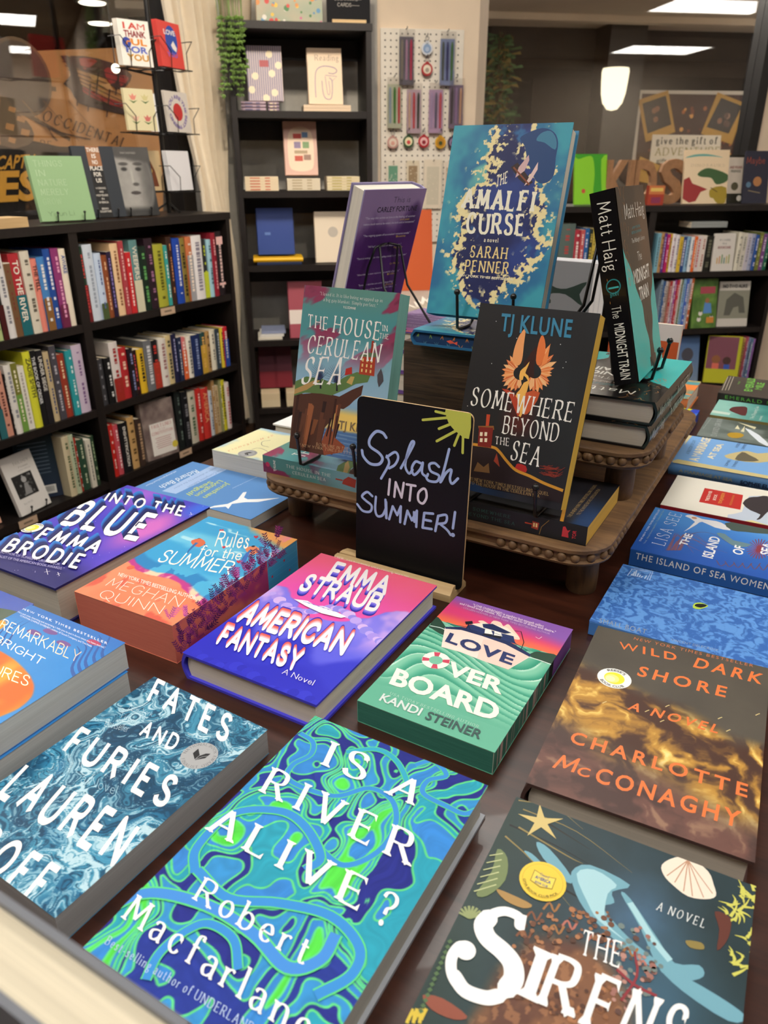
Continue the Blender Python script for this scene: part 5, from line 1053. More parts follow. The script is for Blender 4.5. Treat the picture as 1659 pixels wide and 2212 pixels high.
tf = ML; q0 = np.linalg.inv(ML)@np.append(hit(400, 250, P0-nl*WIN, nl), 1); q1 = np.linalg.inv(ML)@np.append(hit(432, 250, P0-nl*WIN, nl), 1)
m = MB(); m.bx(q0[0]-.05, q0[0]+.03, WIN+.01, WIN+.1, .98, 2.5, '161312', 'window_frame'); m.bx(-1.95, tL-.02, WIN+.01, WIN+.09, .98, 1.0, '161312', 'window_frame'); struct(m, 'trim_2', ML)

# curtain at the end of the left window
cu = MB(); NX, NZ = 170, 30; x_r = -.02+tL; iM = np.linalg.inv(ML); V = []
c0, c1 = ((iM@np.append(hit(px, py, to(ML, (0, WIN-.07, 0)), nl), 1))[:3] for px, py in ((345, 0), (431, 452)))
for j in range(NZ+1):
    z = .06+(2.72-.06)*j/NZ; xl = c1[0]+(c0[0]-c1[0])*(z-c1[2])/(c0[2]-c1[2]) if z > c1[2] else c1[0]+(x_r-.13-c1[0])*min(1, (c1[2]-z)/.75); xl = max(xl, c0[0]-.1); g = ss(.25, .8, np.array(j/NZ))
    for i in range(NX+1):
        t = i/NX; x = xl+(x_r-xl)*t; amp = .034*(.55+.45*g); y = WIN-.085-amp*(math.sin(t*36+.9*math.sin(t*9))+.3*math.sin(t*75+z*1.5)); V.append((x, y+.015*(1-g)*math.sin(z*9+t*5), z))
cu.grid(np.array(V), NX, NZ, np.ones((len(V), 3))*.8, 'fabric')
o = cu.build('curtain', None, ML, smooth=80); tag(o, 'floor-length cream curtain hanging in folds beside the dark shop window', 'curtain')

# ------------------------------------------------------------ beyond the glass
GO = 1.0
m = MB(); Mm = frame(P0-nl*(WIN+GO), ul, Zv, nl)
def mural_front(S):
    S.px = True; A = Zm(0, 0, .3014)
    S.poly([(-160, 118), (352, 100), (352, 560), (-160, 560)], 'b07e4e')
    S.up(); S.poly(A((-200, 1060), (240, 1010), (420, 1050), (700, 1060), (700, 1800), (-200, 1800)), '1a1715')
    for p in (((60, 560), (180, 540), (300, 620), (400, 640)), ((0, 700), (150, 800), (330, 900), (500, 1000))): S.stroke(A(*p), .02, '5b4630', smooth=4)
    S.up(); S.disc(A(150, 555), .17, '6a5540', ry=.165); S.up().disc(A(150, 555), .155, '4b4038', ry=.15)
    S.poly(A((0, 700), (60, 720), (110, 800), (190, 870), (240, 960), (200, 1040), (0, 1040)), '5e4c3c', smooth=2)
    S.up()
    for x, y, w, h in ((60, 760, 50, 40), (120, 830, 60, 40), (40, 880, 60, 50), (150, 920, 60, 50), (60, 980, 50, 40)): S.poly(A((x, y), (x+w, y+15), (x+w-10, y+h+10), (x-8, y+h-8)), 'a8794c')
    d = '3d2b24'; r = '8e2f2a'
    S.poly(A((430, 400), (520, 420), (560, 560), (600, 640), (700, 700), (880, 780), (920, 830), (700, 780), (560, 740), (500, 640), (450, 600), (500, 540), (480, 470)), d, smooth=2)
    S.poly(A((500, 400), (700, 420), (860, 480), (940, 540), (900, 620), (820, 640), (760, 560), (640, 520), (530, 480)), '4a2d26', smooth=2); S.up()
    for p in (((560, 420), (600, 500), (690, 440), (640, 420)), ((740, 500), (780, 600), (840, 570), (800, 490)), ((850, 540), (860, 620), (920, 560)), ((600, 620), (760, 700), (880, 740), (860, 770), (700, 720), (590, 660))): S.poly(A(*p), r, smooth=2)
    S.up()
    for p in (((620, 520), (660, 580), (720, 560)), ((700, 600), (760, 640), (800, 650), (780, 600))): S.poly(A(*p), 'b58a5a')
    for x, y in ((520, 430), (560, 560), (700, 480), (640, 600), (780, 640), (850, 480)): S.stroke(A((x, y), (x+random.randint(-30, 30), y+200)), .008, d)
    for i in range(7): S.stroke(A((440+i*20, 440+i*30), (900, 560+i*45)), .004, d)
    S.up(); k = dict(font='serifb', track=.1)
    S.t3('OCCIDENTAL', A(290, 860), A(880, 1060), A(318, 790), '2a221d', **k); S.t3('DE', A(270, 1048), A(350, 1058), A(280, 1003), '2a221d', **k)
    S.stroke(A((240, 870), (430, 950), (640, 1000)), .006, '3d2b24', smooth=4); S.stroke(A((330, 900), (370, 980), (400, 1010)), .006, '3d2b24')
    for x in (150, 300, 480): S.stroke(A((x, 720), (x+260, 1010)), .004, '7d5a38')
    S.t3('CAPTU', A(-38, 1215), A(228, 1198), A(-20, 1120), 'c9963a', bo=.03); S.t3('ES', A(-20, 1440), A(258, 1425), A(-10, 1235), 'c9963a', bo=.05)
S = Surf(m, Mm, (0, 0, 0), (1, 0, 0), (0, 1, 0), 'print_matte', .001); mural_front(S)
m.box((-2.6, .3, -.03), (4.6, 0, 0), (0, 1.3, 0), (0, 0, .025), '2a2420', 'outside_dark')
tag(m.build('painted_mural', None, Mm), 'tan mural of a sailing ship and medallion with old map lettering, behind the left window', 'mural')
m = MB(); m.bx(-9, 9, 18, 18.1, 0, 2.8, '2c2826', 'outside_dark'); struct(m, 'wall_outside_left', ML)
m = MB(); m.bx(-9, 9, .5, 18, 2.8, 2.9, '8d8170', 'outside_ceiling'); struct(m, 'ceiling_outside_left', ML)
for i, (px, py) in enumerate(((199, 3), (216, 48))):
    c = uz(px, py, 2.8); m = MB(); m.lathe((0, 0, 0), [(.13, -.02), (.15, 0)], 'ffffff', 'spot_glow', n=20); r = thing('downlight', c, ['upper', 'lower'][i]+' of two round downlights glowing beyond the left window', 'ceiling light'); m.build('lens', r)
    m = MB(); m.lathe((0, 0, 0), [(.155, -.012), (.18, -.012), (.18, .0), (.155, 0)], 'cfcac2', 'paint', n=20); m.build('ring', r)
c = hit(250, 148, P0-nl*(WIN+GO-.1), nl); r = thing('reflection_ball', frame(c, ul, -nl), 'small glowing ball standing in for a downlight reflection before the ship mural', 'lamp')
m = MB(); m.ball((0, 0, 0), .022, 'ffffff', 'spot_glow'); m.build('glow_ball', r); m = MB(); m.tube([(0, 0, .02), (0, 0, 1.45)], .003); m.build('added_cord', r)  # glowing ball added where the window glass mirrors a round downlight
# right-hand view: arcade wall with poster and sconce
ND = 8.0; zc = hit(1285, 62, nb*ND, nb)[2]
m = MB(); m.bx(-1, 9, ND, ND+.1, 0, zc, '2c2826', 'outside_dark'); struct(m, 'wall_outside_back', MW)
m = MB(); m.bx(-1, 9, 4.3, ND+.1, zc, zc+.1, '8d8170', 'outside_ceiling')
for n0 in (5.2, 6.3, 7.3): m.bx(-1, 9, n0, n0+.12, zc-.05, zc, '8d8170', 'outside_ceiling')
struct(m, 'ceiling_outside_back', MW)
def so(px, py, n=ND): p = hit(px, py, nb*n, nb); return p@ub, p[2]
m = MB()
for (x0, x1, y0, y1) in ((1062, 1100, 175, 460), (1150, 1270, 170, 420), (1062, 1285, 55, 150), (1365, 1640, 78, 170)):
    a, z1 = so(x0, y0); b, z0 = so(x1, y1); m.bx(a, b, ND-.012, ND, z0, z1, '413b36', 'outside_panel')
struct(m, 'trim_3', MW)
a, _ = so(1285, 100); b, _ = so(1360, 100); m = MB(); m.bx(a, b, ND-.35, ND, 0, zc, '1c1918', 'window_frame'); struct(m, 'wall_pilaster', MW)
s_, z_ = so(1325, 190, ND-.35); r = thing('wall_sconce', to(MW, (s_, ND-.36, z_)), 'glowing half-oval sconce on the dark pilaster beyond the window', 'wall lamp')
m = MB(); prof = [(.002, -.19), (.05, -.18), (.09, -.13), (.112, -.05), (.12, .04), (.125, .13), (.118, .16)]; m.lathe((0, -.0, 0), prof, 'ffffff', 'sconce_glow', 20); m.build('shade', r, smooth=60)
m = MB(); m.box((-.02, 0, -.04), (.04, 0, 0), (0, .02, 0), (0, 0, .1), 'b0a080', 'silver'); m.build('bracket', r)
# poster
A4 = Zm(1060, 0, .3611); m = MB(); Mp = frame(nb*(ND-.03), ub, Zv, -nb); S = Surf(m, Mp, (0, 0, 0), (1, 0, 0), (0, 1, 0), 'print_satin', .002); S.px = True
S.poly(A4((885, 538), (1545, 545), (1480, 1240), (820, 1220)), 'cfc9bd'); S.up(); S.poly(A4((905, 560), (1525, 568), (1465, 1230), (840, 1215)), '3a1e14')
rs = random.Random(8)
for i in range(70): S.disc(A4(rs.uniform(900, 1480), rs.uniform(590, 1100)), rs.uniform(.008, .022), rs.choice(['a8602f', '7a3c1e', 'd99a4c']), n=8)
S.up(); gd = 'b98f3e'
for q, dk in ((((880, 598), (1060, 540), (1102, 790), (925, 850)), ((905, 620), (1045, 572), (1078, 745), (935, 800))), (((1355, 552), (1525, 620), (1440, 865), (1255, 800)), ((1375, 585), (1500, 635), (1420, 800), (1288, 760)))):
    S.poly(A4(*q), gd); S.up().poly(A4(*dk), '2e2a26')
    for i in range(9): cx_ = sum(p[0] for p in dk)/4+rs.uniform(-45, 45); cy_2 = sum(p[1] for p in dk)/4+rs.uniform(-40, 50); S.disc(A4(cx_, cy_2), .028, rs.choice(['8a5f48', '5f4438', 'a9806a']), n=10)
S.up(); S.poly(A4((965, 805), (1375, 810), (1365, 985), (945, 975)), 'e9e2d0'); S.up()
S.t3('give the gift of', A4(985, 862), A4(1350, 862), A4(988, 822), '2a2a28', font='slab'); S.t3('ADVENTURE', A4(975, 930), A4(1360, 925), A4(980, 885), '9a8f4a', font='serifb'); S.t3('gift cards available', A4(985, 970), A4(1340, 972), A4(987, 950), '4a4a44')
S.poly(A4((890, 935), (1010, 990), (960, 1100), (850, 1080)), gd)
o = m.build('framed_poster', None, Mp); tag(o, 'framed gift poster with two tilted gold snapshots on the arcade wall', 'poster')
# fir twigs seen behind the column
r = thing('fir_tree', to(MW, (so(1075, 250, 7)[0], 7, 0)), 'dark green fir tree peeking past the column, far outside', 'tree'); rs = random.Random(1)
m = MB(); m.tube([(0, 0, 0), (0, 0, 2.2)], .03, '3a2a1c', 'paint', n=6); m.build('trunk', r)
m = MB()
for i in range(1500):
    z = rs.uniform(.5, 2.2); rr = (2.35-z)*.22; a = rs.uniform(0, 6.28); d = np.array([math.cos(a), math.sin(a), -.3]); b = np.array([0, 0, z])+d*rr*rs.uniform(.1, 1); e = np.array([rs.gauss(0, 1), rs.gauss(0, 1), rs.gauss(0, .6)])*.05
    m.add([b, b+e+np.array([0, 0, .012]), b+e*1.1-np.array([0, 0, .012])], [(0, 1, 2)], rs.choice(['2f4a2c', '44603a', '6a5a2c']), 'paint')
m.build('foliage', r)
for k, (M_, x, y, z, l, w_) in enumerate(((MW, 1.6, 4.9, zc-.06, 'before the framed poster', 1.2), (MW, 4.2, 4.9, zc-.06, 'further right before the poster', 1.2), (ML, -1.0, 1.0, 2.78, 'in front of the ship mural', 1.0), (ML, -3.2, .95, 2.78, 'further left along the ship mural', 1.0))):
    r = thing('fill_panel', shift(M_, x, y, z), 'unseen glowing panel added to light the arcade '+l, 'ceiling light'); m = MB(); m.bx(-w_/2, w_/2, -.1, .1, -.005, 0, 'ffffff', 'outside_fill_glow'); m.build('diffuser', r)  # out-of-frame panels added to brighten the arcade and the mural
for i, (M_, x, y, z, l) in enumerate(((MW, .25, 5.6, 1.75, 'behind the cream column'), (MW, 5.6, 6.4, 1.8, 'far right of the arcade'))):
    r = thing('fill_globe', shift(M_, x, y, z), 'unseen glowing globe added as fill light '+l, 'lamp'); m = MB(); m.ball((0, 0, 0), .12, 'ffffff', 'outside_fill_glow'); m.build('globe', r); m = MB(); m.tube([(0, 0, .12), (0, 0, zc-z)], .006); m.build('added_cord', r)  # hidden globes added so that the arcade ceiling gets light
for i, (x, y, rot) in enumerate(((6.38, 3.95, 99), (8.9, 4.45, 99), (6.4, -2.85, 9), (4.95, 0.05, 9))):
    troffer(x, y, WZ-.001, rot, 1.2, .8 if i < 3 else .7, 'flat ceiling light panel of the shop')
for i, (x, y) in enumerate(((.3, -.4), (-1.5, .2), (2.6, .7), (.35, 2.0))):
    troffer(x, y, WZ-.001, 9, label='flat ceiling light panel of the shop')
for i, (p, t, pw, l) in enumerate((((-.15, 1.9, 2.7), (.3, 3.8, 1.2), 75, 'aimed at the column'), ((-.25, 1.75, 2.7), (-.8, 3.3, 1.3), 70, 'aimed at the curtain'), ((.9, 2.0, 2.7), (1.7, 3.7, .7), 60, "aimed at the children's bookcase"), ((.35, 1.2, 2.7), (-1.2, 2.6, .6), 60, 'aimed at the left bookcase'))):
    p = np.array(p); d = np.array(t)-p; d = d/np.linalg.norm(d); e = np.cross(d, (0, 0, 1)); e = e/np.linalg.norm(e)
    M_ = frame(p, e, np.cross(-d, e), -d); r = thing('track_spotlight', M_, 'small ceiling spotlight '+l, 'spotlight'); m = MB(); m.lathe((0, 0, -.05), [(.03, -.002), (.036, 0), (.036, .09), (.02, .11)], '1a1a1a', 'black_metal', 20); m.build('housing', r); m = MB(); m.tube([(0, 0, .05), np.linalg.inv(M_[:3, :3])@np.array([0, 0, .05])+np.array([0, 0, .05])], .008); m.build('stem', r)
    ld = bpy.data.lights.new('spot_bulb', 'SPOT'); ld.energy = pw; ld.color = (1, .86, .68); ld.spot_size = R(70); ld.spot_blend = .6; ld.shadow_soft_size = .03; lo = bpy.data.objects.new('spot_bulb', ld); COL.objects.link(lo); lo.parent = r; lo.matrix_world = Matrix(shift(M_, 0, 0, -.06).tolist())

# ------------------------------------------------------------ bookcases
def bookcase(M, x0, x1, dividers, tops, ztop, label, depth=.3, back=False, base=.0, th=.026, wall=None):
    r = thing('bookcase', M, label, 'bookcase'); b = .022
    def part(n, *a):
        m = MB(); m.bx(*a, '1f1816', 'laminate'); m.build(n, r)
    part('top_panel', x0-.004, x1+.004, -.004, depth, ztop-th, ztop)
    for x in (x0, x1-b): part('side_panel', x, x+b, 0, depth, base, ztop-th-.0005)
    for x in dividers: part('divider', x, x+.034, 0.001, depth, base, ztop-th-.0005)
    xs = [x0+b]+[y for d in dividers for y in (d, d+.034)]+[x1-b]
    for i in range(0, len(xs), 2):
        for z in tops: part('shelf', xs[i]+.0003, xs[i+1]-.0003, .002, depth-.002, z-th, z)
        part('kickboard', xs[i]+.0003, xs[i+1]-.0003, .02, .04, base, min(tops)-th-.0005)
        if back: part('back_panel', xs[i]+.0003, xs[i+1]-.0003, depth-.008, depth-.002, min(tops)+.0005, ztop-th-.0005)
        if wall:
            for z in tops+[ztop]: part('rail', xs[i]+.0003, xs[i+1]-.0003, depth-.03, depth-.01, z-th-.075, z-th-.0005)
    return r
SZ = [.735, .44, .165]
bookcase(ML, -1.56, .012, [-.787], SZ, 1.05, 'low dark bookcase full of spines under the window at left', back=True)
bookcase(MC, -.075, .50, [], [1.424, 1.122, .82, .49, .17], 1.735, 'tall narrow dark bookcase with gift books in the corner', depth=.29, wall=True)
bookcase(MR, 1.16, 2.585, [1.86], [.737, .453, .167], 1.045, "low dark bookcase of children's books beneath the window at right", back=True)

def spine_book(M, T, H, D, c, title, tcol, band, pages, hard, label, group, rs):
    def sp(S):
        if band:
            if len(band) > 9: band_ = '/'+band[3:]
            else: band_ = band
            if band[0] == '/':   # lower part in another colour
                S.rect(H*float(band_[1:3])/100, .0004, H, T-.0004, band_[3:]); S.up()
            else: S.rect(H*.08, .0004, H*.2, T-.0004, band); S.rect(H*.8, .0004, H*.84, T-.0004, band); S.up()
        if title:
            n = len(title); h = min(T*.52, .62*H*.8/max(n*.62, 1)*1.25); L = min(H*.8, n*h*.82); S.t3(title, (H*.08, T*.5-h*.5), (H*.08+L, T*.5-h*.5), (H*.08, T*.5+h*.5), tcol, bo=.03)
        else:                     # illegible small lettering
            y = T*.5; x = H*.1; h = T*rs.uniform(.2, .4)
            while x < H*.86:
                w = rs.uniform(.004, .012); S.rect(x, y-h*.5, x+w, y+h*.5, tcol); x += w+rs.uniform(.002, .005)
                if rs.random() < .12: x += .02
    return book('shelf_book', label, D, H, T, M, kind='hc' if hard else 'pb', cover=c, pages=pages, spine=sp, group=group, eps=.00025)
COLN = {}
def row(M, zs, k, base, data, where, grp, inset=.012, yoff=0, lean=None):
    """data: x0,x1,top,hex,colour words,title,text colour,band  (zoomed pixels of the crop k)"""
    rs = random.Random(len(where)); N = M[:3, 1]; O = to(M, (0, inset, 0)); inv = np.linalg.inv(M); items = [d.split(',') for d in data.strip().split('\n')]
    (bx0, by0), (bx1, by1) = base
    def X(x): y = by0+(by1-by0)*(x-bx0)/(bx1-bx0); return (inv@np.append(hit(*k(x, y), O, N), 1))[0]
    names = [d[4] for d in items]
    for i, d in enumerate(items):
        x0, x1, top = float(d[0]), float(d[1]), float(d[2]); a, b = X(x0), X(x1)-.0006
        xm = (x0+x1)/2; ym = by0+(by1-by0)*(xm-bx0)/(bx1-bx0); px, py = k(xm-(ym-top)*.15*(1 if M is ML else -1), top); z1 = (inv@np.append(hit(px, py, O, N), 1))[2]
        H = float(np.clip(z1-zs, .165, .262)); T = max(b-a, .006); H *= 1
        ln = f"{names[i]} book" + (f' lettered {d[5]}' if False else '')
        w2 = where.split(); nb2 = [names[j] for j in (i-1, i+1) if 0 <= j < len(names)]
        label = f"{names[i]} book {'between' if len(nb2) > 1 else 'beside'} {' and '.join(nb2)}, {where}"
        if len(label.replace('-', ' ').split()) > 16: label = f"{names[i]} book next to {nb2[0]}, {where}"
        dd = rs.uniform(.135, .155) if H < .215 else rs.uniform(.15, .165); dd = min(dd, .24)
        Mb = frame(to(M, (a, inset+rs.uniform(-.004, .006), zs+.0003)), M[:3, 1], (0, 0, 1))
        spine_book(Mb, T, H, dd, d[3], d[5], d[6] or ('f0ece4' if sum(hx(d[3])) < 1.6 else '3a3a3a'), d[7] if len(d) > 7 else '', rs.choice(['d8cdb6', 'e2dccb', 'cfc3aa']), T > .026 or rs.random() < .45, label, grp, rs)
LA = Zm(0, 440, .3376); LB = Zm(0, 780, .3376); RA = Zm(1160, 400, .3008)
row(ML, .735, LA, ((0, 832), (520, 742)), """-120,-60,300,6a3a2c,rust brown,,,
-60,-10,310,d9d2c0,ivory,,,
-10,16,330,b9c88a,pale lime,,,
16,54,300,1c1a1c,black and red,BELIEF,e8e2da,/604a1c1c
54,106,292,e9e6e4,white grey-lettered,,8a8a92,
106,150,378,e9e2d2,white and tan,,7a3a30,/0176563a
150,214,318,b8323a,red and teal patterned,TO THE RIVER,f0e8d8,/50226a72
214,270,302,dcd4c2,cream,,6a6458,
270,310,352,e88a7a,coral pink,THE TELL,2a1c1c,
310,358,340,4a86c4,blue and brown,,e8e8e8,/558a6236
358,402,290,274f9c,navy portrait,,e0e0e8,
402,450,285,8f3a72,magenta,,e6a0c4,/70702a4a
450,492,288,ece0cc,cream colour-lettered,AWAKE,3a5a9c,""", 'top shelf, left bay', 'books on the top shelf, left bay')
row(ML, .735, LA, ((592, 712), (1450, 560)), """566,596,276,1f3a2a,dark green and red,,c04040,/50702226
596,654,262,ccd6e2,thick pale blue-white,,9aa4b4,
654,696,318,c2d2e8,short pale blue,,5a6a9a,/754a5a36
696,736,332,8a4a2a,rust brown,,e2b48a,
736,766,308,2a1f3a,midnight purple,,8a7ac0,
766,814,256,e6c49a,peach cream,,8a5a3a,
814,844,240,a84048,rose red,,e8c0b8,
844,878,312,c42c30,bright red,,f0d8d0,
878,928,234,5f8a8a,teal grey,WEEPERS,e8e2d0,/55d0ccb0
928,976,276,182a20,black-green,,5fa05c,
976,1026,224,2c1c26,aubergine,,9a6a8a,
1026,1088,262,a8a83a,olive yellow,,5a5a1c,
1088,1108,268,3aa09a,thin turquoise,,,
1108,1140,214,3a241a,dark brown,,d09060,
1140,1186,224,2247a8,royal blue,,d8dcec,
1186,1224,222,8a7a3a,mottled gold,,2a2418,
1224,1260,214,c8744a,orange and grey,,f0e0d0,/0128a0a0a4
1260,1320,206,e8e4e4,thick white,,8a8494,
1320,1350,232,2a2c2e,black and lime,,c8d83c,/0155c0cc3a
1350,1376,232,9ac4d2,pale aqua,,4a6a7a,
1376,1406,190,8a2030,crimson,,e8b0b0,
1406,1446,180,241c20,black pink-ended,,e0c0bc,e6b8b4""", 'top shelf, right bay', 'books on the top shelf, right bay')
row(ML, .44, LB, ((-100, 490), (600, 292)), """-90,-40,60,5a6a44,moss green,,,
-40,0,70,e2dccc,ivory,,,
0,46,150,1e2a30,black and teal,TRULY,e8e8e4,/0145306a70
46,92,60,d89a84,salmon pink,,6a3a34,
92,104,80,1a1a1c,thin black,,,
104,146,20,e8e4dc,white small-lettered,,9a9aa0,
146,186,10,7a7a34,olive and red,,f0e8c8,/014574a04a
186,228,30,e9e5da,plain white,,b0a8a0,
228,274,-65,dcdc3c,bright yellow,ZADIE SMITH,5a5a30,
274,310,-70,1c1c1e,black,THE BOOK OF ORDER,e0e0e0,
310,350,-72,222024,charcoal,UNDER SIEGE,d8d4cc,
350,390,-60,c8b48c,beige streaked,,3a4a7a,
390,430,-100,4a4850,slate grey,,b4b0b8,
430,480,-45,9c3c2a,brick red,,e8c8a0,
480,522,-70,2f9aa0,teal,,e0f0f0,
522,584,-105,c8b8cc,lilac floral,,7a5a8a,""", 'middle shelf, left bay', 'books on the middle shelf, left bay')
row(ML, .44, LB, ((650, 250), (1500, 32)), """656,700,10,3c3c40,graphite,,8a8a90,
700,742,-10,151517,black white-lettered,,dcdcdc,
742,796,-120,d8d0cc,red-topped white,,a03030,/01609c2c24
796,846,-85,b02c30,scarlet,,e8c0a8,
846,880,-80,1c1820,blue-black,,8a90c0,
880,908,-60,2a1418,maroon-black,,c04a50,
908,950,-70,dcb42c,golden yellow,,2a2820,
950,1000,-130,6a6c70,mid grey,,d0d0d4,
1000,1044,-130,1c1a1e,black red-marked,,c03a30,/0145a83a2c
1044,1090,-140,dad4cc,white and grey,,a07070,
1090,1126,-160,cdb988,sand,,4a4a3a,
1126,1160,-170,1f2040,indigo,,a0a0c8,
1160,1186,-150,26304c,dark slate blue,,c8ccd8,
1186,1216,-120,d8787a,pink and orange,,f0e0d8,/5030e06a3a
1216,1246,-130,e2ddd0,off-white,,6a6a6a,
1246,1300,-140,1d2c5a,navy,,8a9ac4,
1300,1336,-150,2a4a48,dark teal,,e0b060,/0130c8a03c
1336,1364,-150,b08a54,tan,,5a4020,
1364,1398,-190,ded8c4,tall cream,,4a4a44,
1398,1424,-180,34404a,steel blue,,c0c8d0,
1424,1442,-165,d8c03a,mustard,,,
1442,1470,-160,c02434,red white and blue,,e0e0e0,/70302a4a9c""", 'middle shelf, right bay', 'books on the middle shelf, right bay')
row(ML, .165, LB, ((455, 855), (655, 785)), """456,498,480,cfc2a0,tan cream,,5a6a4a,
498,530,470,b8c4a4,pale sage,,4a5a44,
530,546,490,a83428,thin red,,,
546,592,500,2c4a38,forest green,,c8d0b0,
592,622,500,d4cfbf,light grey,,6a6a64,
622,652,480,2c4430,dark moss,,a0b48c,""", 'bottom shelf, left bay', 'books on the bottom shelf, left bay')
row(ML, .165, LB, ((735, 742), (1500, 440)), """738,776,410,c22a24,red,,e8c8c0,
776,806,410,c4505c,rose,,f0d8d8,
806,862,395,16161a,black bold-lettered,ENSHITTIFICATION,e4e0d8,
862,906,360,c09a64,gold tan,,5a4424,
906,942,370,3a2c26,dark cocoa,,b89878,""", 'bottom shelf, right bay', 'books on the bottom shelf, right bay, left end')
row(ML, .165, LB, ((735, 742), (1500, 440)), """1160,1196,200,1c2222,black-green,,6a7a74,
1196,1236,200,181a1e,jet black,,7a7a80,
1236,1286,200,c9c4b2,stone,,4a6a4a,
1286,1316,180,bc2c28,deep red,,f0c8c0,
1316,1360,178,c83832,tomato red,AMERICA,e8a070,
1360,1386,200,c4ccd4,ice blue,,5a6a8a,
1386,1402,130,b08a5a,thin brown,,,
1402,1426,165,c8b088,wheat,,7a5a3a,
1426,1440,130,8a8a60,khaki,,,
1440,1466,130,d8d030,lemon yellow,,5a5a20,
1466,1492,145,e0d4d0,white and pink,,c06a6a,""", 'bottom shelf, right bay end', 'books on the bottom shelf, right bay, right end')

def faceout(M, x, y, z, W, H, T, yaw, lean, label, fn, cover='e8e4dc', name='display_book', hc=True, pages='ded6c6', group=None, res=True):
    """book standing face-out; x,y = front bottom-left corner in case coordinates"""
    o = to(M, (x, y, z)); a = math.degrees(math.atan2(M[1, 0], M[0, 0]))+yaw
    Mf = shift(leanf(o+np.array([0, 0, .0004+math.sin(R(lean))*T]), a, lean), 0, 0, -T)
    return book(name, label, W, H, T, Mf, kind='hc' if hc else 'pb', cover=cover, front=surf_size(fn, W, H), pages=pages, eps=.0003, group=group), Mf
def at_px(M, px, py, y):            # case coordinates of the point seen at a pixel, on the plane y of the case
    p = hit(px, py, to(M, (0, y, 0)), M[:3, 1]); return (np.linalg.inv(M)@np.append(p, 1))[:3]

# --- left case, face-out books on shelves and top
def trilogy(S):
    W, H = S.W, S.H; S.rect(0, 0, W, H, 'dcd9d4'); S.up(); S.line('TRILOGY', W*.6, H*.83, W*.5, H*.045, '2a2a2a', font='serif'); S.line('Poems', W*.62, H*.76, W*.3, H*.028, '4a4a4a', font='serif'); S.line('a new edition', W*.62, H*.71, W*.4, H*.02, '4a4a4a', font='serif')
    S.rect(W*.14, H*.27, W*.78, H*.66, '2a2a2a'); S.up(); rs = random.Random(3)
    for i in range(30): S.disc((W*rs.uniform(.2, .72), H*rs.uniform(.3, .62)), .004, rs.choice(['4a4a4a', '6a6a6a', '8f8f8f', '3a3a3a']), n=8)
    S.up(); S.disc((W*.48, H*.56), .01, 'a8a8a8'); S.poly([(W*.36, H*.3), (W*.6, H*.3), (W*.54, H*.5), (W*.44, H*.5)], '8a8a8a'); S.line('by H.D.', W*.35, H*.16, W*.3, H*.03, '4a4a4a', font='serif')
p = at_px(ML, 38, 1105, .03)
faceout(ML, p[0], .012, .165, .127, .196, .015, 6, 16, 'white book with grey framed photograph, face-out on the bottom left shelf', trilogy, 'dcd9d4', hc=False)
easel(yawf(to(ML, (p[0], .012, .172)), math.degrees(math.atan2(ML[1, 0], ML[0, 0]))+6), 'small black wire easel on the bottom left shelf', .127, 16, drop=.0068, hook=.018, tall=.11)
p = at_px(ML, 8, 1128, .03)
faceout(ML, p[0]-.13, .035, .165, .127, .19, .015, 0, 14, 'peach pink book standing face-out at the left edge, bottom shelf', lambda S: S.rect(0, 0, S.W, S.H, 'd8a58c'), 'd8a58c', hc=False)
def darkback(S):
    W, H = S.W, S.H; S.grid(W, H, lambda X, Y: mix('2a3448', '1c3038', Y), .01); S.rect(W*.42, H*.06, W*.85, H*.2, 'd8d8d4'); S.up()
    for i in range(14): S.rect(W*(.46+i*.025), H*.09, W*(.462+i*.025)+.001, H*.18, '2a2a2a')
    for j in range(9): S.rect(W*.1, H*(.88-j*.06), W*.8, H*(.88-j*.06)+.003, '5a6878')
p = at_px(ML, 151, 1068, .06)
faceout(ML, p[0]-.142, .115, .165, .128, .225, .03, -30, 2, 'dark blue hardcover turned to show its barcode, left bay bottom shelf', darkback, '2a3448')
def fault(S):
    W, H = S.W, S.H; S.grid(W, H, lambda X, Y: mix('5a4a4a', 'a89a90', fbm(X*6, Y*8, 3)), .004); S.up(); S.rect(W*.2, H*.06, W*.94, H*.62, 'e6e2dc'); S.up()
    S.line('FAULT LINES', W*.57, H*.54, W*.62, H*.055, 'b03a44', font='serifb'); S.line('IN THE', W*.57, H*.49, W*.2, H*.022, 'b03a44', font='serif'); S.line('CONSTITUTION', W*.57, H*.42, W*.66, H*.05, 'b03a44', font='serifb')
    for j in range(6): S.rect(W*(.32+.03*(j % 2)), H*(.35-j*.035), W*(.82-.03*(j % 2)), H*(.35-j*.035)+.002, 'b87a7a')
    S.disc((W*.9, H*.17), .014, 'd2c048')
p = at_px(ML, 325, 985, .02)
faceout(ML, p[0]-.015, .02, .165, .152, .228, .035, -8, 3, 'hardcover with white box and red capitals over a crowd, face-out on the bottom shelf', fault, '8a7a74')
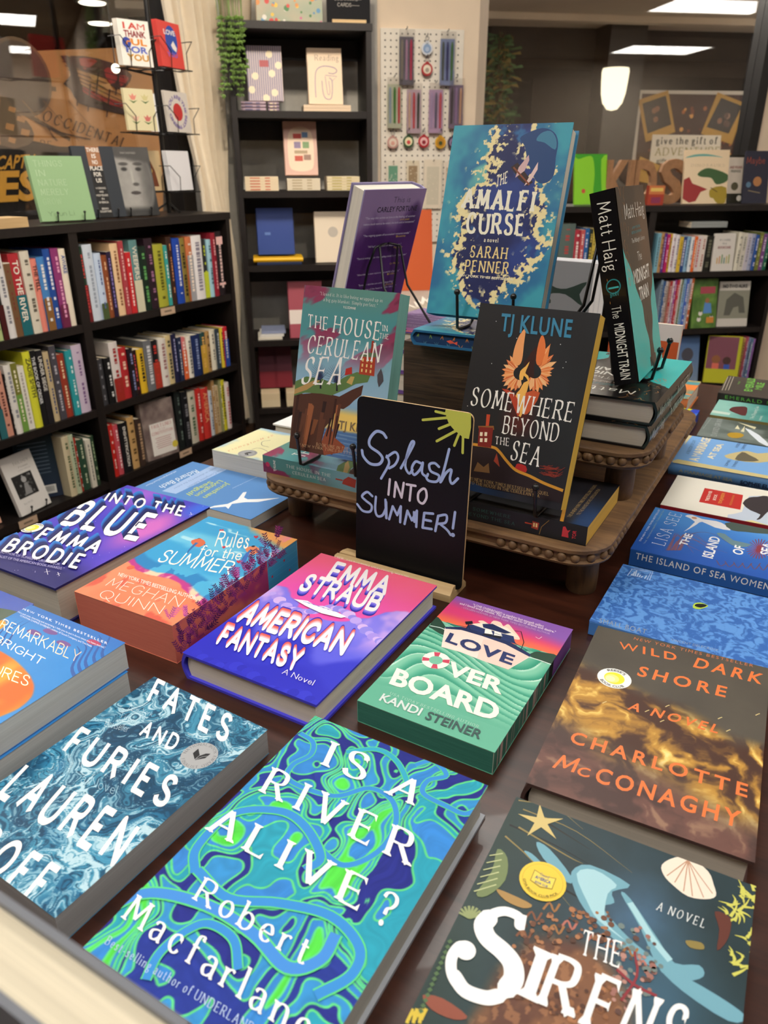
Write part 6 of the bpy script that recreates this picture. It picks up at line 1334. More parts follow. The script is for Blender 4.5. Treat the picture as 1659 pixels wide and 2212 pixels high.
# shelf talkers
for i, (px, py, z, w) in enumerate(((362, 661, .735, .075), (402, 980, .165, .07), (60, 1120, .165, .07))):
    p = at_px(ML, px, py, -.004); m = MB(); m.box((0, 0, 0), (w, 0, 0), (0, -.0015, 0), (0, 0, -.026), 'c2a68c', 'paint'); S = Surf(m, np.eye(4), (0, -.0015, -.026), (1, 0, 0), (0, 0, 1), 'paint', .0003)
    S.rect(w*.25, .01, w*.75, .016, '7a6a58'); o = m.build('shelf_label', None, shift(ML, p[0]-w/2, -.0022, z-.0005)); tag(o, 'small tan card clipped to the shelf edge, '+['under the olive yellow spine', 'under the face-out white-boxed cover', 'under the white book on its easel'][i], 'shelf label')
def things_c(S):
    W, H = S.W, S.H; S.rect(0, 0, W, H, '8fb284'); S.up(); k = dict(font='serif')
    for i, t in enumerate(('THINGS', 'IN', 'NATURE', 'MERELY', 'GROW')): n = len(t); S.t3(t, (W*.1, H*(.84-i*.145)), (W*(.1+.085*n), H*(.84-i*.145)), (W*.1, H*(.93-i*.145)), 'b7cfa8' if i < 4 else 'a3c094', **k)
    S.t3('Yiyun Li', (W*.14, H*.08), (W*.62, H*.08), (W*.14, H*.15), '4a5a44', font='thin')
def noplace(S):
    W, H = S.W, S.H; S.rect(0, 0, W, H, '2c3138'); S.up(); S.rect(W*.34, 0, W*.66, H, '1c1a1a'); S.rect(W*.34, H*.72, W*.66, H, '9a6a48'); S.up()
    for i, (t, w) in enumerate((('THERE', .3), ('IS', .1), ('NO', .13), ('PLACE', .3), ('FOR', .18), ('US', .13))): S.line(t, W*.5, H*(.92-i*.085), W*w, H*.055, 'e8e2d8', bo=.03)
    for i, (t, w) in enumerate((('WORKING', .24), ('AND', .1), ('HOMELESS', .28), ('IN', .06), ('AMERICA', .24))): S.line(t, W*.5, H*(.40-i*.05), W*w, H*.026, 'c9c4bc', bo=.03)
    S.line('BRIAN', W*.5, H*.11, W*.16, H*.026, 'c9c4bc', bo=.03); S.line('GOLDSTONE', W*.5, H*.07, W*.28, H*.026, 'c9c4bc', bo=.03)
def portrait(S):
    W, H = S.W, S.H
    def f(X, Y):
        n = fbm(X*8, Y*10, 3); f_ = ss(.56, .44, np.hypot((X-.50)/.95, (Y-.52)/1.15)); c = mix('2c2c2c', '9a9894', f_); c = mix(c, '5a5856', ss(.55, .9, X)*f_*.9)
        hair = ss(.80, .88, Y+.1*(X-.5)+.05*n); c = mix(c, '4a4846', hair)
        for ex in (.34, .68): c = mix(c, '242322', ss(.10, .04, np.hypot((X-ex)*1.0, (Y-.68)*2.6))*.9); c = mix(c, '3a3836', ss(.13, .07, np.hypot((X-ex)*.9, (Y-.755)*4))*.8)
        c = mix(c, 'b9b6b0', ss(.05, .0, np.abs(X-.50))*ss(.42, .5, Y)*ss(.72, .6, Y)*.7); c = mix(c, '3c3a38', ss(.10, .05, np.hypot(X-.56, (Y-.46)*3))*.8); c = mix(c, '3a3433', ss(.14, .10, np.hypot(X-.52, (Y-.335)*4.5))*.9); c = mix(c, '242424', ss(.16, .06, Y)*.8); return c*(.9+.15*n[..., None])
    S.grid(W, H, f, .0022); S.up(); S.line('SAM SHEPARD', W*.5, H*.90, W*.36, H*.025, 'd8d4cc', font='thin')
for fn, px0, px1, yt, yb, lab, cv, yw, y0 in ((things_c, 90, 184, 328, 470, 'pale green book with faint capitals standing on top of the left bookcase', '8fb284', -16, .08), (noplace, 186, 252, 306, 465, 'charcoal book with a printed middle stripe, between pale green book and grey portrait', '2c3138', -20, .11), (portrait, 256, 318, 306, 458, "grey hardcover filled by a man's face, right of the charcoal book", '5a5856', -24, .09)):
    p = at_px(ML, px0, yb, y0); q = at_px(ML, px1, yb, y0); W_ = float((q[0]-p[0])/math.cos(R(yw))); H_ = .195 if fn is things_c else .228
    b_, Mf = faceout(ML, p[0], y0, 1.052, W_, H_, .02, yw, 12, lab, fn, cv)
    easel(yawf(to(ML, (p[0], y0, 1.0585)), math.degrees(math.atan2(ML[1, 0], ML[0, 0]))+yw), 'wire easel under the '+lab.split(' with ')[0].split(' filled')[0], W_, 12, drop=.0065, hook=.02, tall=.12, back=.07)
p = at_px(ML, 52, 482, .02); m = MB(); m.bx(-.3, 0, 0, .09, 0, .028, 'b08a5c', 'pine'); o = m.build('wooden_tray', None, shift(ML, p[0], .0, 1.0505)); tag(o, 'pale wooden block at the left edge on top of the bookcase', 'wooden block')

# --- spinner rack with cards
bp_ = at_px(ML, 366, 458, .17); Mr = shift(ML, bp_[0], .17, 1.0503)
r = thing('card_rack', Mr, 'tall black wire card spinner on top of the left bookcase', 'card rack')
m = MB(); m.tube([(0, 0, 0), (0, 0, .98)], .0085); m.tube([(.035*math.cos(t), 0, 1.01+.035*math.sin(t)) for t in np.linspace(0, 6.28, 17)[:-1]], .003, closed=True); m.build('pole', r, smooth=60)
m = MB()
for a in (.4, 2.5, 4.6): m.tube([(0, 0, .04), (.06*math.cos(a), .06*math.sin(a), .004)], .004)
m.build('foot', r)
def cardart(kind):
    def f(S):
        W, H = S.W, S.H; rs = random.Random(5)
        if kind == 'thank':
            S.rect(0, 0, W, H, 'ece8e0'); S.up(); y = .80
            for t, c in (('I AM', 'c8544a'), ('THANK', '8a2c30'), ('FUL', 'd9862c'), ('FOR', '5a6ac0'), ('YOU', 'c8902c')): S.line(t, W*.52, H*y, W*.7, H*.13, c, bo=.05); y -= .17
            S.disc((W*.22, H*.5), W*.14, '3a4a9c')
        elif kind == 'coral':
            S.rect(0, 0, W, H, 'e0524c'); S.up(); S.disc((W*.55, H*.6), W*.26, '3a56b0', ry=W*.34); S.up(); S.line('LOVE', W*.5, H*.72, W*.5, H*.1, 'f0e8e8', bo=.05); S.poly([(W*.5, H*.5), (W*.62, H*.6), (W*.75, H*.45), (W*.7, H*.36), (W*.56, H*.42)], 'f0e8e4'); S.line('YOU', W*.5, H*.24, W*.45, H*.09, '9a6ac0', bo=.05)
        elif kind == 'tulip':
            S.rect(0, 0, W, H, 'd8cfa8'); S.up()
            for x, y, c in ((.3, .8, 'd98a7a'), (.7, .8, 'c9c08a'), (.3, .3, 'd9b09a'), (.7, .3, 'c8706a')):
                S.poly([(W*(x-.13), H*(y+.06)), (W*(x-.06), H*(y-.07)), (W*(x+.06), H*(y-.07)), (W*(x+.13), H*(y+.06)), (W*(x+.05), H*(y+.02)), (W*x, H*(y+.09)), (W*(x-.05), H*(y+.02))], c); S.poly([(W*(x-.15), H*(y-.07)), (W*x, H*(y-.15)), (W*(x+.15), H*(y-.07)), (W*x, H*(y-.11))], '4a6a3a')
        elif kind == 'ring':
            S.rect(0, 0, W, H, 'd6cfc6'); S.up(); S.disc((W*.5, H*.5), W*.2, 'c03a3a'); S.ringtext('YOU ARE THE BEST FRIEND ', (W*.5, H*.5), W*.3, H*.09, 3.1, -3.0, '7a6aa8', bo=.05)
        elif kind == 'brown':
            S.rect(0, 0, W, H, 'c4ac84'); S.up(); S.poly([(W*.2, H*.1), (W*.8, H*.1), (W*.7, H*.5), (W*.55, H*.75), (W*.3, H*.7)], '6a3a24'); S.disc((W*.5, H*.5), W*.1, 'a88a4a')
        else: S.rect(0, 0, W, H, 'e6e6ea')
    return f
for (px0, px1, yt, yb, kind, lab, n, col) in ((266, 318, 40, 140, 'thank', 'white card with colourful thank-you capitals', 4, 'ece8e0'), (352, 408, 42, 142, 'coral', 'coral red card with a blue circle', 4, 'e0524c'), (278, 328, 190, 281, 'tulip', 'cream card with four tulips', 2, 'd8cfa8'), (366, 424, 195, 284, 'ring', 'white card with a red dot ringed by letters', 2, 'd6cfc6'), (306, 345, 325, 412, 'brown', 'tan card with a brown animal', 3, 'c4ac84'), (372, 427, 325, 412, 'plain', 'plain white card', 4, 'e6e6ea'), (328, 341, 202, 284, 'plain', 'small pale blue-white card behind the tulip card', 1, 'c4c8d4')):
    yd = .15 if kind == 'brown' else (.07 if kind != 'plain' or n == 4 else .14)
    a, b = at_px(ML, px0, yb, yd), at_px(ML, px1, yb, yd); t = at_px(ML, px0, yt, yd); w = b[0]-a[0]; h = t[2]-a[2]
    yaw = -18 if px0 < 340 else 8
    for i in range(n):
        Mf = leanf(to(ML, (a[0], yd+.006*i, a[2])), math.degrees(math.atan2(ML[1, 0], ML[0, 0]))+yaw, 4); m = MB(); m.box((0, 0, -.003), (w, 0, 0), (0, h, 0), (0, 0, .003), col, 'print_satin')
        if i == 0: S = Surf(m, Mf, (0, 0, 0), (1, 0, 0), (0, 1, 0), 'print_satin', .0003); S.W, S.H = w, h; cardart(kind)(S)
        o = m.build('greeting_card', None, Mf); tag(o, lab+(' in the front of its spinner pocket' if i == 0 else f', copy behind it'), 'card', 'copies of the '+lab if i else None)
    if n > 1:
        m = MB(); inv = np.linalg.inv(Mr)
        def L(x, y, z): return (inv@np.append(to(ML, (x, y, z)), 1))[:3]
        y0 = yd-.014; y1 = yd+.04; zt = a[2]+h*.62; xm = (a[0]+b[0])/2; zf = a[2]-.006; ca = math.cos(R(yaw)); dx = w*1.08
        m.tube([L(a[0]-.012, y1, zt), L(a[0]-.012, y0, zt), L(a[0]+w*.22, y0-.004, zt-h*.28), L(a[0]+w*.22, y0, zf), L(a[0]+w*.22, y1, zf)], .0016, n=6); m.tube([L(a[0]+dx, y1, zt), L(a[0]+dx, y0-.03*(yaw < 0), zt), L(a[0]+dx-w*.25, y0-.02*(yaw < 0), zt-h*.28), L(a[0]+dx-w*.25, y0-.02*(yaw < 0), zf), L(a[0]+dx-w*.25, y1, zf)], .0016, n=6)
        m.tube([L(a[0], y0, zf), L(b[0], y0-.02*(yaw < 0), zf), L(b[0], y1, zf), L(a[0], y1, zf)], .002, n=6, closed=True); m.tube([L(xm, y1, zf), (0, 0, L(xm, y1, zf)[2])], .004, n=6); m.build('pocket', r, smooth=60)

# --- corner case
def gift(px0, px1, yt, yb, z, y0, lab, fn, cover, T=.018, yaw=0, lean=12, hc=True, name='gift_book'):
    a, b, t = at_px(MC, px0, yb, y0), at_px(MC, px1, yb, y0), at_px(MC, px0, yt, y0+.03); return faceout(MC, a[0], y0, z if z is not None else a[2], b[0]-a[0], (t[2]-(z if z is not None else a[2]))/math.cos(R(lean)), T, yaw, lean, lab, fn, cover, name, hc)
def flatbook(M, x, y, z, W, D, T, lab, cover, spcol=None, name='gift_book', group=None, hc=True, band=None, rot=0, pages='e6d8c4'):
    # lies flat, spine along the front
    Mb = frame(to(M, (x+W, y, z)), M[:3, 1], -M[:3, 0])
    def sp(S):
        if band: S.rect(W*.15, T*.3, W*.45, T*.7, band); S.rect(W*.6, T*.3, W*.75, T*.7, band)
    return book(name, lab, D, W, T, Mb, kind='hc' if hc else 'pb', cover=cover, spine=sp, eps=.0004, group=group, pages=pages)
def stripes(S):
    W, H = S.W, S.H; S.rect(0, 0, W, H, 'c9b6b4'); S.up()
    for i in range(16): S.rect(W*i/16, 0, W*(i+.45)/16, H, '6c6a8c')
    S.up(); S.rect(W*.36, H*.62, W*.62, H*.74, 'a8343c'); [S.disc((W*x, H*y), W*.1, 'e8d8b8', n=12) for x, y in ((.22, .45), (.7, .5), (.75, .15), (.65, .85), (.9, .65), (.1, .2), (.5, .05))]
def reading(S):
    W, H = S.W, S.H; S.rect(0, 0, W, H, 'e6cdb0'); S.up(); S.line('Reading', W*.56, H*.78, W*.7, H*.1, '5a4a40', font='serif'); v = '8a7898'
    q = lambda *p: [(x*W, y*H) for x, y in p]
    S.stroke(q((.2, .12), (.2, .4), (.25, .6), (.45, .68), (.75, .66), (.85, .6), (.75, .55), (.6, .56)), .003, v, smooth=5); S.stroke(q((.4, .42), (.42, .2), (.5, .1), (.66, .12), (.7, .4), (.62, .48)), .003, v, smooth=5); S.stroke(q((.5, .5), (.55, .2), (.62, .2), (.6, .42)), .002, v, smooth=5); S.stroke(q((.5, .52), (.85, .5), (.7, .42)), .002, v)
def pinkc(S):
    W, H = S.W, S.H; S.rect(0, 0, W, H, 'd8b0a0'); S.up(); S.poly([(W*x, H*y) for x, y in ((.12, .2), (.3, .08), (.7, .08), (.88, .2), (.88, .7), (.7, .88), (.3, .88), (.12, .7))], 'ecd2b8', smooth=3); S.up()
    for x, y, w, h, c in ((.28, .68, .25, .09, 'c8443c'), (.55, .7, .18, .1, '5a7aa0'), (.3, .5, .2, .12, '8a7a9a'), (.56, .5, .2, .12, '7a9a6a'), (.3, .26, .25, .1, 'c0503c'), (.58, .28, .22, .1, '9a7a6a'), (.3, .4, .4, .06, 'b09a7a')): S.rect(W*x, H*y, W*(x+w), H*(y+h), c)
def poster_kids(S):
    W, H = S.W, S.H; S.grid(W, H, lambda X, Y: mix('8fa08c', 'b8a890', fbm(X*5, Y*5, 2)), .01); rs = random.Random(4); S.up()
    for i in range(90): S.disc((W*rs.random(), H*rs.random()), rs.uniform(.004, .011), rs.choice(['c8443c', 'e0b848', '5a8ab0', '4a7a4a', 'd9d4cc', 'c06a8a', 'd08a4c']), n=7)
Z4, Z3, Z2, Z1, Z0 = 1.424, 1.122, .82, .49, .17
a = at_px(MC, 555, 40, .03); b = at_px(MC, 697, 46, .03)
faceout(MC, a[0], .03, 1.736, b[0]-a[0], .22, .03, 0, 3, 'picture book crowded with small colourful drawings on top of the corner bookcase', poster_kids, 'd8c8b0')
def board2(S):
    W, H = S.W, S.H; S.rect(0, 0, W, H, '18181b'); S.up()
    for t, y, w in (('CARDS---$5', .22, .5), ('BOOKMARKS-$5', .30, .62), ('KEYCHAINS-$10', .38, .68), ('PLANNERS-$10', .46, .62)): S.line(t, W*.5, H*y, W*w, H*.045, 'd0ccc4', font='hand')
a = at_px(MC, 706, 44, .02); b = at_px(MC, 797, 48, .02)
r = thing('chalkboard_sign', shift(MC, a[0], .02, 1.7355), 'small black price board with white chalk list on the corner bookcase top', 'sign')
m = MB(); w = b[0]-a[0]+.005; m.bx(0, w, .0, .004, .002, .25, '18181b', 'print_matte'); S = Surf(m, np.eye(4), (0, -.0002, .002), (1, 0, 0), (0, 0, 1), 'print_matte', .0004); S.W, S.H = w, .25; board2(S); m.build('board', r)
m = MB(); m.bx(w*.12, w*.9, -.012, -.001, 0, .012, 'b58a5c', 'pine'); m.build('wooden_foot', r)
gift(537, 612, 100, 199, Z4+.036, .07, 'striped lilac book with cream buttons leaning on its own pile, upper corner shelf', stripes, 'c9b6b4')
for i in range(3):
    flatbook(MC, .0-.035, .04, Z4+.0004+i*.0118, .10, .14, .0114, 'striped lilac book lying flat, '+['lowest', 'middle', 'top'][i]+' of the left pile, upper corner shelf', 'b8a2ae', band='6c6a8c')
for i in range(3): flatbook(MC, .074, .055, Z4+.0004+i*.0118, .045, .14, .0114, 'striped lilac book of the narrow pile, '+['lowest', 'middle', 'top'][i]+', upper corner shelf', 'a08c9c', band='e8d8b8')
gift(668, 741, 105, 212, Z4+.026, .07, 'cream book with a purple line drawing and the word Reading on the upper corner shelf', reading, 'e6cdb0')
a = at_px(MC, 656, 232, .03)[0]; b = at_px(MC, 758, 232, .03)[0]
for i in range(2): flatbook(MC, a, .03, Z4+.0004+i*.0125, b-a, .15, .0121, 'cream book lying flat under the line-drawing cover, '+['lower', 'upper'][i]+' one', 'e6cdb0', hc=False)
gift(617, 687, 264, 366, Z3+.058, .07, 'pink book with an oval of small pictures on the corner case, second shelf down', pinkc, 'd8b0a0')
for px0, px1, n, c, bd, nm in ((530, 602, 5, 'e6d4b4', 'c8644c', 'left'), (621, 692, 4, 'dcd0b8', 'b8a888', 'middle'), (707, 777, 5, 'e2d4b0', 'b8a860', 'right')):
    a = at_px(MC, px0, 404, .03)[0]; b = at_px(MC, px1, 404, .03)[0]
    for i in range(n): flatbook(MC, a, .03, Z3+.0004+i*.0112+(.001 if n == 4 else 0), b-a, .15, .0108+(.003 if n == 4 else 0), f'cream gift book lying flat, {["lowest", "second", "third", "fourth", "top"][i]} in the {nm} pile, second shelf of the corner case', c, band=bd, hc=False)
gift(559, 637, 452, 549, Z2+.036, .07, 'plain royal blue book standing on yellow ones, corner bookcase', lambda S: (S.rect(0, 0, S.W, S.H, '24408a'), S.up(), S.rect(S.W*.2, S.H*.42, S.W*.36, S.H*.48, '5a78b8')), '24408a')
a = at_px(MC, 548, 566, .02)[0]; b = at_px(MC, 655, 570, .02)[0]
flatbook(MC, a+.015, .02, Z2+.0004, b-a-.02, .14, .012, 'navy book lying flat beneath the yellow one, corner bookcase', '2a3452', hc=False); flatbook(MC, a, .018, Z2+.0126, b-a, .15, .018, 'bright yellow book lying flat under the royal blue cover', 'e8b41c', pages='e0b02c')
gift(684, 760, 460, 570, Z2, .05, 'cream square-framed book with a grey dot, partly behind the purple hardcover', lambda S: (S.rect(0, 0, S.W, S.H, 'e0d2bc'), S.up(), S.disc((S.W*.5, S.H*.6), S.W*.14, 'b8b0a4')), 'e0d2bc')
gift(628, 700, 612, 725, Z1, .03, 'pink and white banded book on the fourth shelf of the corner case', lambda S: (S.rect(0, 0, S.W, S.H, 'a8505e'), S.up(), S.rect(0, S.H*.25, S.W, S.H*.5, 'e8dcd4')), 'a8505e')
for i in range(3):
    a = at_px(MC, 556+6*i, 730, .03+.01*i)[0]; flatbook(MC, a-.004*i+.004, .02+.014*i, Z1+.0004+i*.0115, .11, .15, .011, 'thin pale paperback fanned in a pile, '+['bottom', 'middle', 'top'][i]+', fourth shelf of the corner case', ['dcd6c8', 'd2d0cc', '8a93b0'][i], hc=False)
for i in range(2): gift(562+32*i, 600+32*i, 752, 822, Z0+.07, .10, 'dim red and mauve book standing on the pale blocks, '+['left', 'right'][i]+' one, lowest corner shelf', lambda S: (S.rect(0, 0, S.W, S.H, '6a3444'), S.up(), S.rect(0, 0, S.W, S.H*.4, '7a2430')), '6a3444')
for i, (px0, px1) in enumerate(((566, 606), (620, 650))):
    a = at_px(MC, px0, 878, .02)[0]; b = at_px(MC, px1, 878, .02)[0]
    for j in range(2): flatbook(MC, a, .02, Z0+.0004+j*.034, b-a, .14, .0335, f'thick cream-edged {["left", "right"][i]} book with mauve cover, {["lower", "upper"][j]}, lowest corner shelf', 'e0cfac' if j == 0 else 'dcc8a4', pages='e8dcc0', hc=False)

# --- children's case
row(MR, .737, RA, ((155, 532), (440, 532)), """150,258,278,5a6a66,broad grey-green,,b04a48,
258,300,322,a83444,red-patterned,,e8dcd8,
300,330,322,c05a5a,pink-red,,f0e4e0,
330,360,310,2a62a0,bright blue,,e8e8f0,
360,386,318,26302c,blackish,,e0c860,
386,412,312,c8b04c,yellow-green,,3a4a30,
412,440,318,7aa4cc,sky blue,,2a3a5a,""", "upper shelf at far right, behind tilted cover", "children's spines left of the sideways book")
row(MR, .737, RA, ((840, 600), (1659, 585)), """836,862,345,7ab0c4,light blue,,5a3a2a,
862,886,340,b08a5c,brown-gold,,4a3018,
886,906,345,5a2f86,purple,,e0d0f0,
906,928,352,b8286a,magenta pink,,f0d8e4,
928,948,350,e0bc2c,sunny yellow,,5a3a1a,
948,974,352,e4dfe4,white,,8a4a6a,
974,1000,358,dcd8dc,pearl white,,6a6a90,
1000,1022,392,d8b840,mustard yellow,,4a2a1a,
1022,1050,392,2c4c88,denim blue,,d8d8e8,
1050,1078,384,8ab0cc,powder blue,,3a4a6a,
1078,1102,388,dce0e4,bluish white,,6a7a9a,
1102,1126,432,e06a28,orange,,f0e0c8,
1126,1160,362,dcd4d4,striped white,,c04a4a,
1160,1190,362,e2d8d0,ivory white,,a04a3a,
1190,1244,372,242420,near-black,,6a6a5a,""", "upper shelf, children's bookcase", "children's spines left of the pencil cover")
row(MR, .737, RA, ((840, 600), (1659, 585)), """1410,1446,340,dcd8c8,chalk white,,8a8a80,
1446,1478,345,d4d0c4,cream white,,8a8a80,
1478,1506,350,c8c4d0,lavender white,,8a8aa0,
1506,1540,352,a8b0cc,periwinkle,,4a5a8a,
1540,1564,358,2e56a0,cobalt blue,,e0e0f0,
1564,1590,340,7a8040,olive,,e0e0a0,
1590,1616,350,7a4c8a,violet,,e0d0e8,
1616,1646,345,2a6a54,emerald green,,c0e0c0,""", "right end, children's bookcase", "children's spines right of the pencil cover")
row(MR, .453, RA, ((860, 1040), (1100, 1028)), """846,862,680,8aa0b4,pale slate,,,
862,878,690,3a5a8a,thin blue,,,
878,894,690,c8c0c0,thin white,,,
894,912,695,b08a7a,thin tan,,,
912,930,690,a83c3c,thin brick,,,
930,944,690,d8ccd4,thin pearl,,,
944,960,680,a04a9a,thin purple,,,
960,976,680,c03c4c,thin crimson,,,
976,990,675,d0d0cc,thin grey,,,
990,1004,680,6a7a5a,thin olive,,,
1004,1024,672,8ab4d8,thin sky blue,,,
1024,1042,672,4a6ac0,thin cobalt,,,
1042,1060,672,b0b8c8,thin silver blue,,,
1060,1080,668,c86a3c,orange-brown,,,""", "middle shelf, children's bookcase", "thin picture-book spines on the middle shelf")
row(MR, .167, RA, ((1430, 1376), (1520, 1368)), """1436,1452,1100,c09a5c,thin gold,,,
1452,1468,1090,b0566a,thin rose,,,
1468,1486,1095,7a8ab0,thin grey-blue,,,
1486,1504,1100,5a7a9a,thin teal blue,,,
1504,1520,1105,9a6ab0,thin lilac,,,""", "bottom shelf, children's bookcase", "thin picture-book spines on the bottom shelf")
def kid(px0, px1, yt, yb, z, y0, lab, fn, cover, **k):
    a, b, t = at_px(MR, px0, yb, y0), at_px(MR, px1, yb, y0), at_px(MR, px0, yt, y0+.03); ln = k.pop('lean', 10)
    return faceout(MR, a[0], y0, z, b[0]-a[0], min((t[2]-z)/math.cos(R(ln)), .243 if z < 1 else 1), k.pop('T', .012), k.pop('yaw', 0), ln, lab, fn, cover, k.pop('name', 'picture_book'), False)
def pencil(S):
    W, H = S.W, S.H; S.rect(0, 0, W, H, 'd6d2cc'); S.up(); S.line('IF I WERE', W*.5, H*.8, W*.5, H*.05, '7a7a80'); S.line('IN A', W*.5, H*.71, W*.2, H*.045, '7a7a80'); S.line('BOOKCASE', W*.5, H*.6, W*.6, H*.06, '8a4a54', bo=.05)
    for i, c in enumerate(('c89a3c', 'c8843c', '5a8a4a', '3a7a6a', 'b8a84c', '8a9a3c')): S.rect(W*(.2+i*.11), H*.2, W*(.25+i*.11), H*(.36+.04*(i % 3)), c)
kid(1537, 1582, 505, 579, .737, .0, 'small white book with drawn pencils, face-out on the upper right shelf', pencil, 'd6d2cc', lean=6)
for i in range(2): p = at_px(MR, 1500, 495, .05); flatbook(MR, p[0]-.03, .03, .737+.205+i*.014, .19, .12, .0135, 'grey book laid across the tops of the spines, '+['lower', 'upper'][i]+' one', '9aa0a0', hc=False)
def panda(S):
    W, H = S.W, S.H; S.grid(W, H, lambda X, Y: mix('3a5a2c', '7aa04a', fbm(X*6, Y*7, 3)), .008); S.up(); S.rect(W*.3, H*.7, W*.9, H*.84, 'a84a58'); S.poly([(W*x, H*y) for x, y in ((.45, .3), (.8, .3), (.75, .5), (.5, .52))], '5a8ac8'); S.disc((W*.6, H*.56), W*.09, '9a6a4a')
    for x, y in ((.35, .3), (.3, .18), (.8, .2)): S.disc((W*x, H*y), W*.08, 'e0dcd4'); S.disc((W*x, H*y+.01), W*.03, '1c1c1c')
    S.rect(W*.6, H*.1, W*.9, H*.22, 'c8843c')
kid(1494, 1549, 597, 698, .453, .0, 'green picture book with pandas and a child, face-out on the middle shelf', panda, '3a5a2c', T=.02, yaw=4)
kid(1549, 1611, 610, 696, .453, .03, 'grey and white picture book with an elephant drawing, right end of middle shelf', lambda S: (S.rect(0, 0, S.W, S.H, 'c9c4bc'), S.up(), S.rect(0, S.H*.18, S.W, S.H*.8, '8a8a7c'), S.up(), S.poly([(S.W*x, S.H*y) for x, y in ((.2, .25), (.25, .6), (.5, .75), (.8, .65), (.9, .3), (.7, .3), (.66, .45), (.5, .42), (.4, .25))], '5c5c54'), S.up(), S.line('NO TWO ALIKE', S.W*.5, S.H*.86, S.W*.8, S.H*.07, '3a3a3a', bo=.05)), 'c9c4bc', yaw=-4)
kid(1446, 1512, 728, 812, .167, .0, 'blue picture book with a gorilla and friends, bottom shelf of the right case', lambda S: (S.grid(S.W, S.H, lambda X, Y: mix('7a8ea8', '4a6a9a', Y), .01), S.up(), S.disc((S.W*.6, S.H*.6), S.W*.2, '4a4a54'), S.disc((S.W*.35, S.H*.3), S.W*.12, 'c8783c'), S.up(), S.disc((S.W*.68, S.H*.3), S.W*.13, 'd8d0b8')), '6a86a8', yaw=5)
kid(1518, 1580, 718, 822, .167, .0, 'yellow-green picture book with two children, angled on the bottom shelf', lambda S: (S.rect(0, 0, S.W, S.H, 'b4b42c'), S.up(), S.rect(S.W*.02, S.H*.3, S.W*.9, S.H*.98, '7a4a58'), S.up(), S.disc((S.W*.3, S.H*.5), S.W*.13, '8a5a3c'), S.disc((S.W*.62, S.H*.48), S.W*.12, '4a3430'), S.rect(S.W*.2, S.H*.3, S.W*.4, S.H*.42, 'd06a5a'), S.rect(S.W*.55, S.H*.3, S.W*.72, S.H*.4, '3a5ab0')), 'b4b42c', yaw=-22, T=.02)
# on top
def dino(S):
    W, H = S.W, S.H; S.rect(0, 0, W, H, 'e4cfae'); S.up(); S.line('DINOSAURS', W*.52, H*.69, W*.76, H*.05, 'a8987c', font='serif', track=.2); q = lambda *p: [(x*W, y*H) for x, y in p]
    S.poly(q((.0, .85), (.2, .91), (.5, .92), (.85, .86), (.6, .88), (.3, .88)), '6aa8a0', smooth=3); S.poly(q((.3, .55), (.42, .64), (.6, .66), (.98, .55), (.98, .42), (.75, .36), (.62, .48), (.4, .5)), '3f5f38', smooth=3)
    S.poly(q((0, .1), (.0, .45), (.12, .5), (.2, .38), (.4, .32), (.55, .27), (.4, .22), (.3, .05), (.15, .02)), '9a3434'); S.poly(q((.6, .25), (.75, .32), (.98, .3), (.98, .02), (.8, .0), (.7, .1), (.62, .12)), 'a08a2c', smooth=2); S.stroke(q((.62, .3), (.78, .22)), .004, '5a4a1c')
kid(1473, 1567, 325, 443, 1.046, .08, 'cream dinosaur picture book standing on top of the right bookcase', dino, 'e4cfae', name='picture_book', T=.015)
def greenb(S):
    W, H = S.W, S.H; S.rect(0, 0, W, H, '84c82c'); S.up(); q = lambda *p: [(x*W, y*H) for x, y in p]; S.poly(q((.05, 1), (.1, .9), (.35, .95), (.55, .93), (.62, .6), (.6, .2), (.9, .17), (.85, .3), (.82, .9), (1, 1)), '3c9a24', smooth=3); S.disc((W*.28, H*.27), W*.06, 'c0503c')
kid(1240, 1312, 334, 444, 1.046, .1, 'bright green picture book with a curling tree at the left of the bookcase top', greenb, '84c82c', T=.012, yaw=6)
kid(1566, 1604, 336, 440, 1.046, .14, 'white book of rough sketches between the dinosaur book and the navy book', lambda S: (S.rect(0, 0, S.W, S.H, '2c2a22'), S.up(), S.rect(S.W*.0, S.H*.2, S.W*.85, S.H*.95, 'd2c8bc'), S.up(), S.line('AND FOUND', S.W*.45, S.H*.72, S.W*.7, S.H*.05, '8a4a44', bo=.05), S.line('FRIENDS', S.W*.45, S.H*.64, S.W*.55, S.H*.05, '6a6a60', bo=.05), S.disc((S.W*.45, S.H*.35), S.W*.2, '5a5644'), S.disc((S.W*.75, S.H*.1), S.W*.14, 'd8d4cc')), '2c2a22')
kid(1602, 1654, 327, 443, 1.046, .08, 'dark navy picture book with an orange planet, right end of the bookcase top', lambda S: (S.rect(0, 0, S.W, S.H, '2c2c3c'), S.up(), S.line('Maybe', S.W*.42, S.H*.76, S.W*.75, S.H*.12, 'a04a34', font='script'), S.disc((S.W*.55, S.H*.42), S.W*.17, 'b07a4c'), S.disc((S.W*.2, S.H*.36), S.W*.1, '5a7a94'), S.stroke([(S.W*.2, S.H*.25), (S.W*.7, S.H*.2)], .003, '9a8a6a')), '2c2c3c', T=.012)
kid(1398, 1431, 401, 444, 1.046, .04, 'small red and yellow box of cards in front of the cardboard letters', lambda S: (S.rect(0, 0, S.W, S.H, 'a84434'), S.up(), S.rect(0, S.H*.55, S.W, S.H, 'c8784a'), S.rect(S.W*.1, S.H*.7, S.W*.9, S.H*.88, 'e0c06a'), S.rect(S.W*.2, S.H*.1, S.W*.8, S.H*.4, '8a3a5a')), 'a84434', T=.03, lean=0, name='card_box')
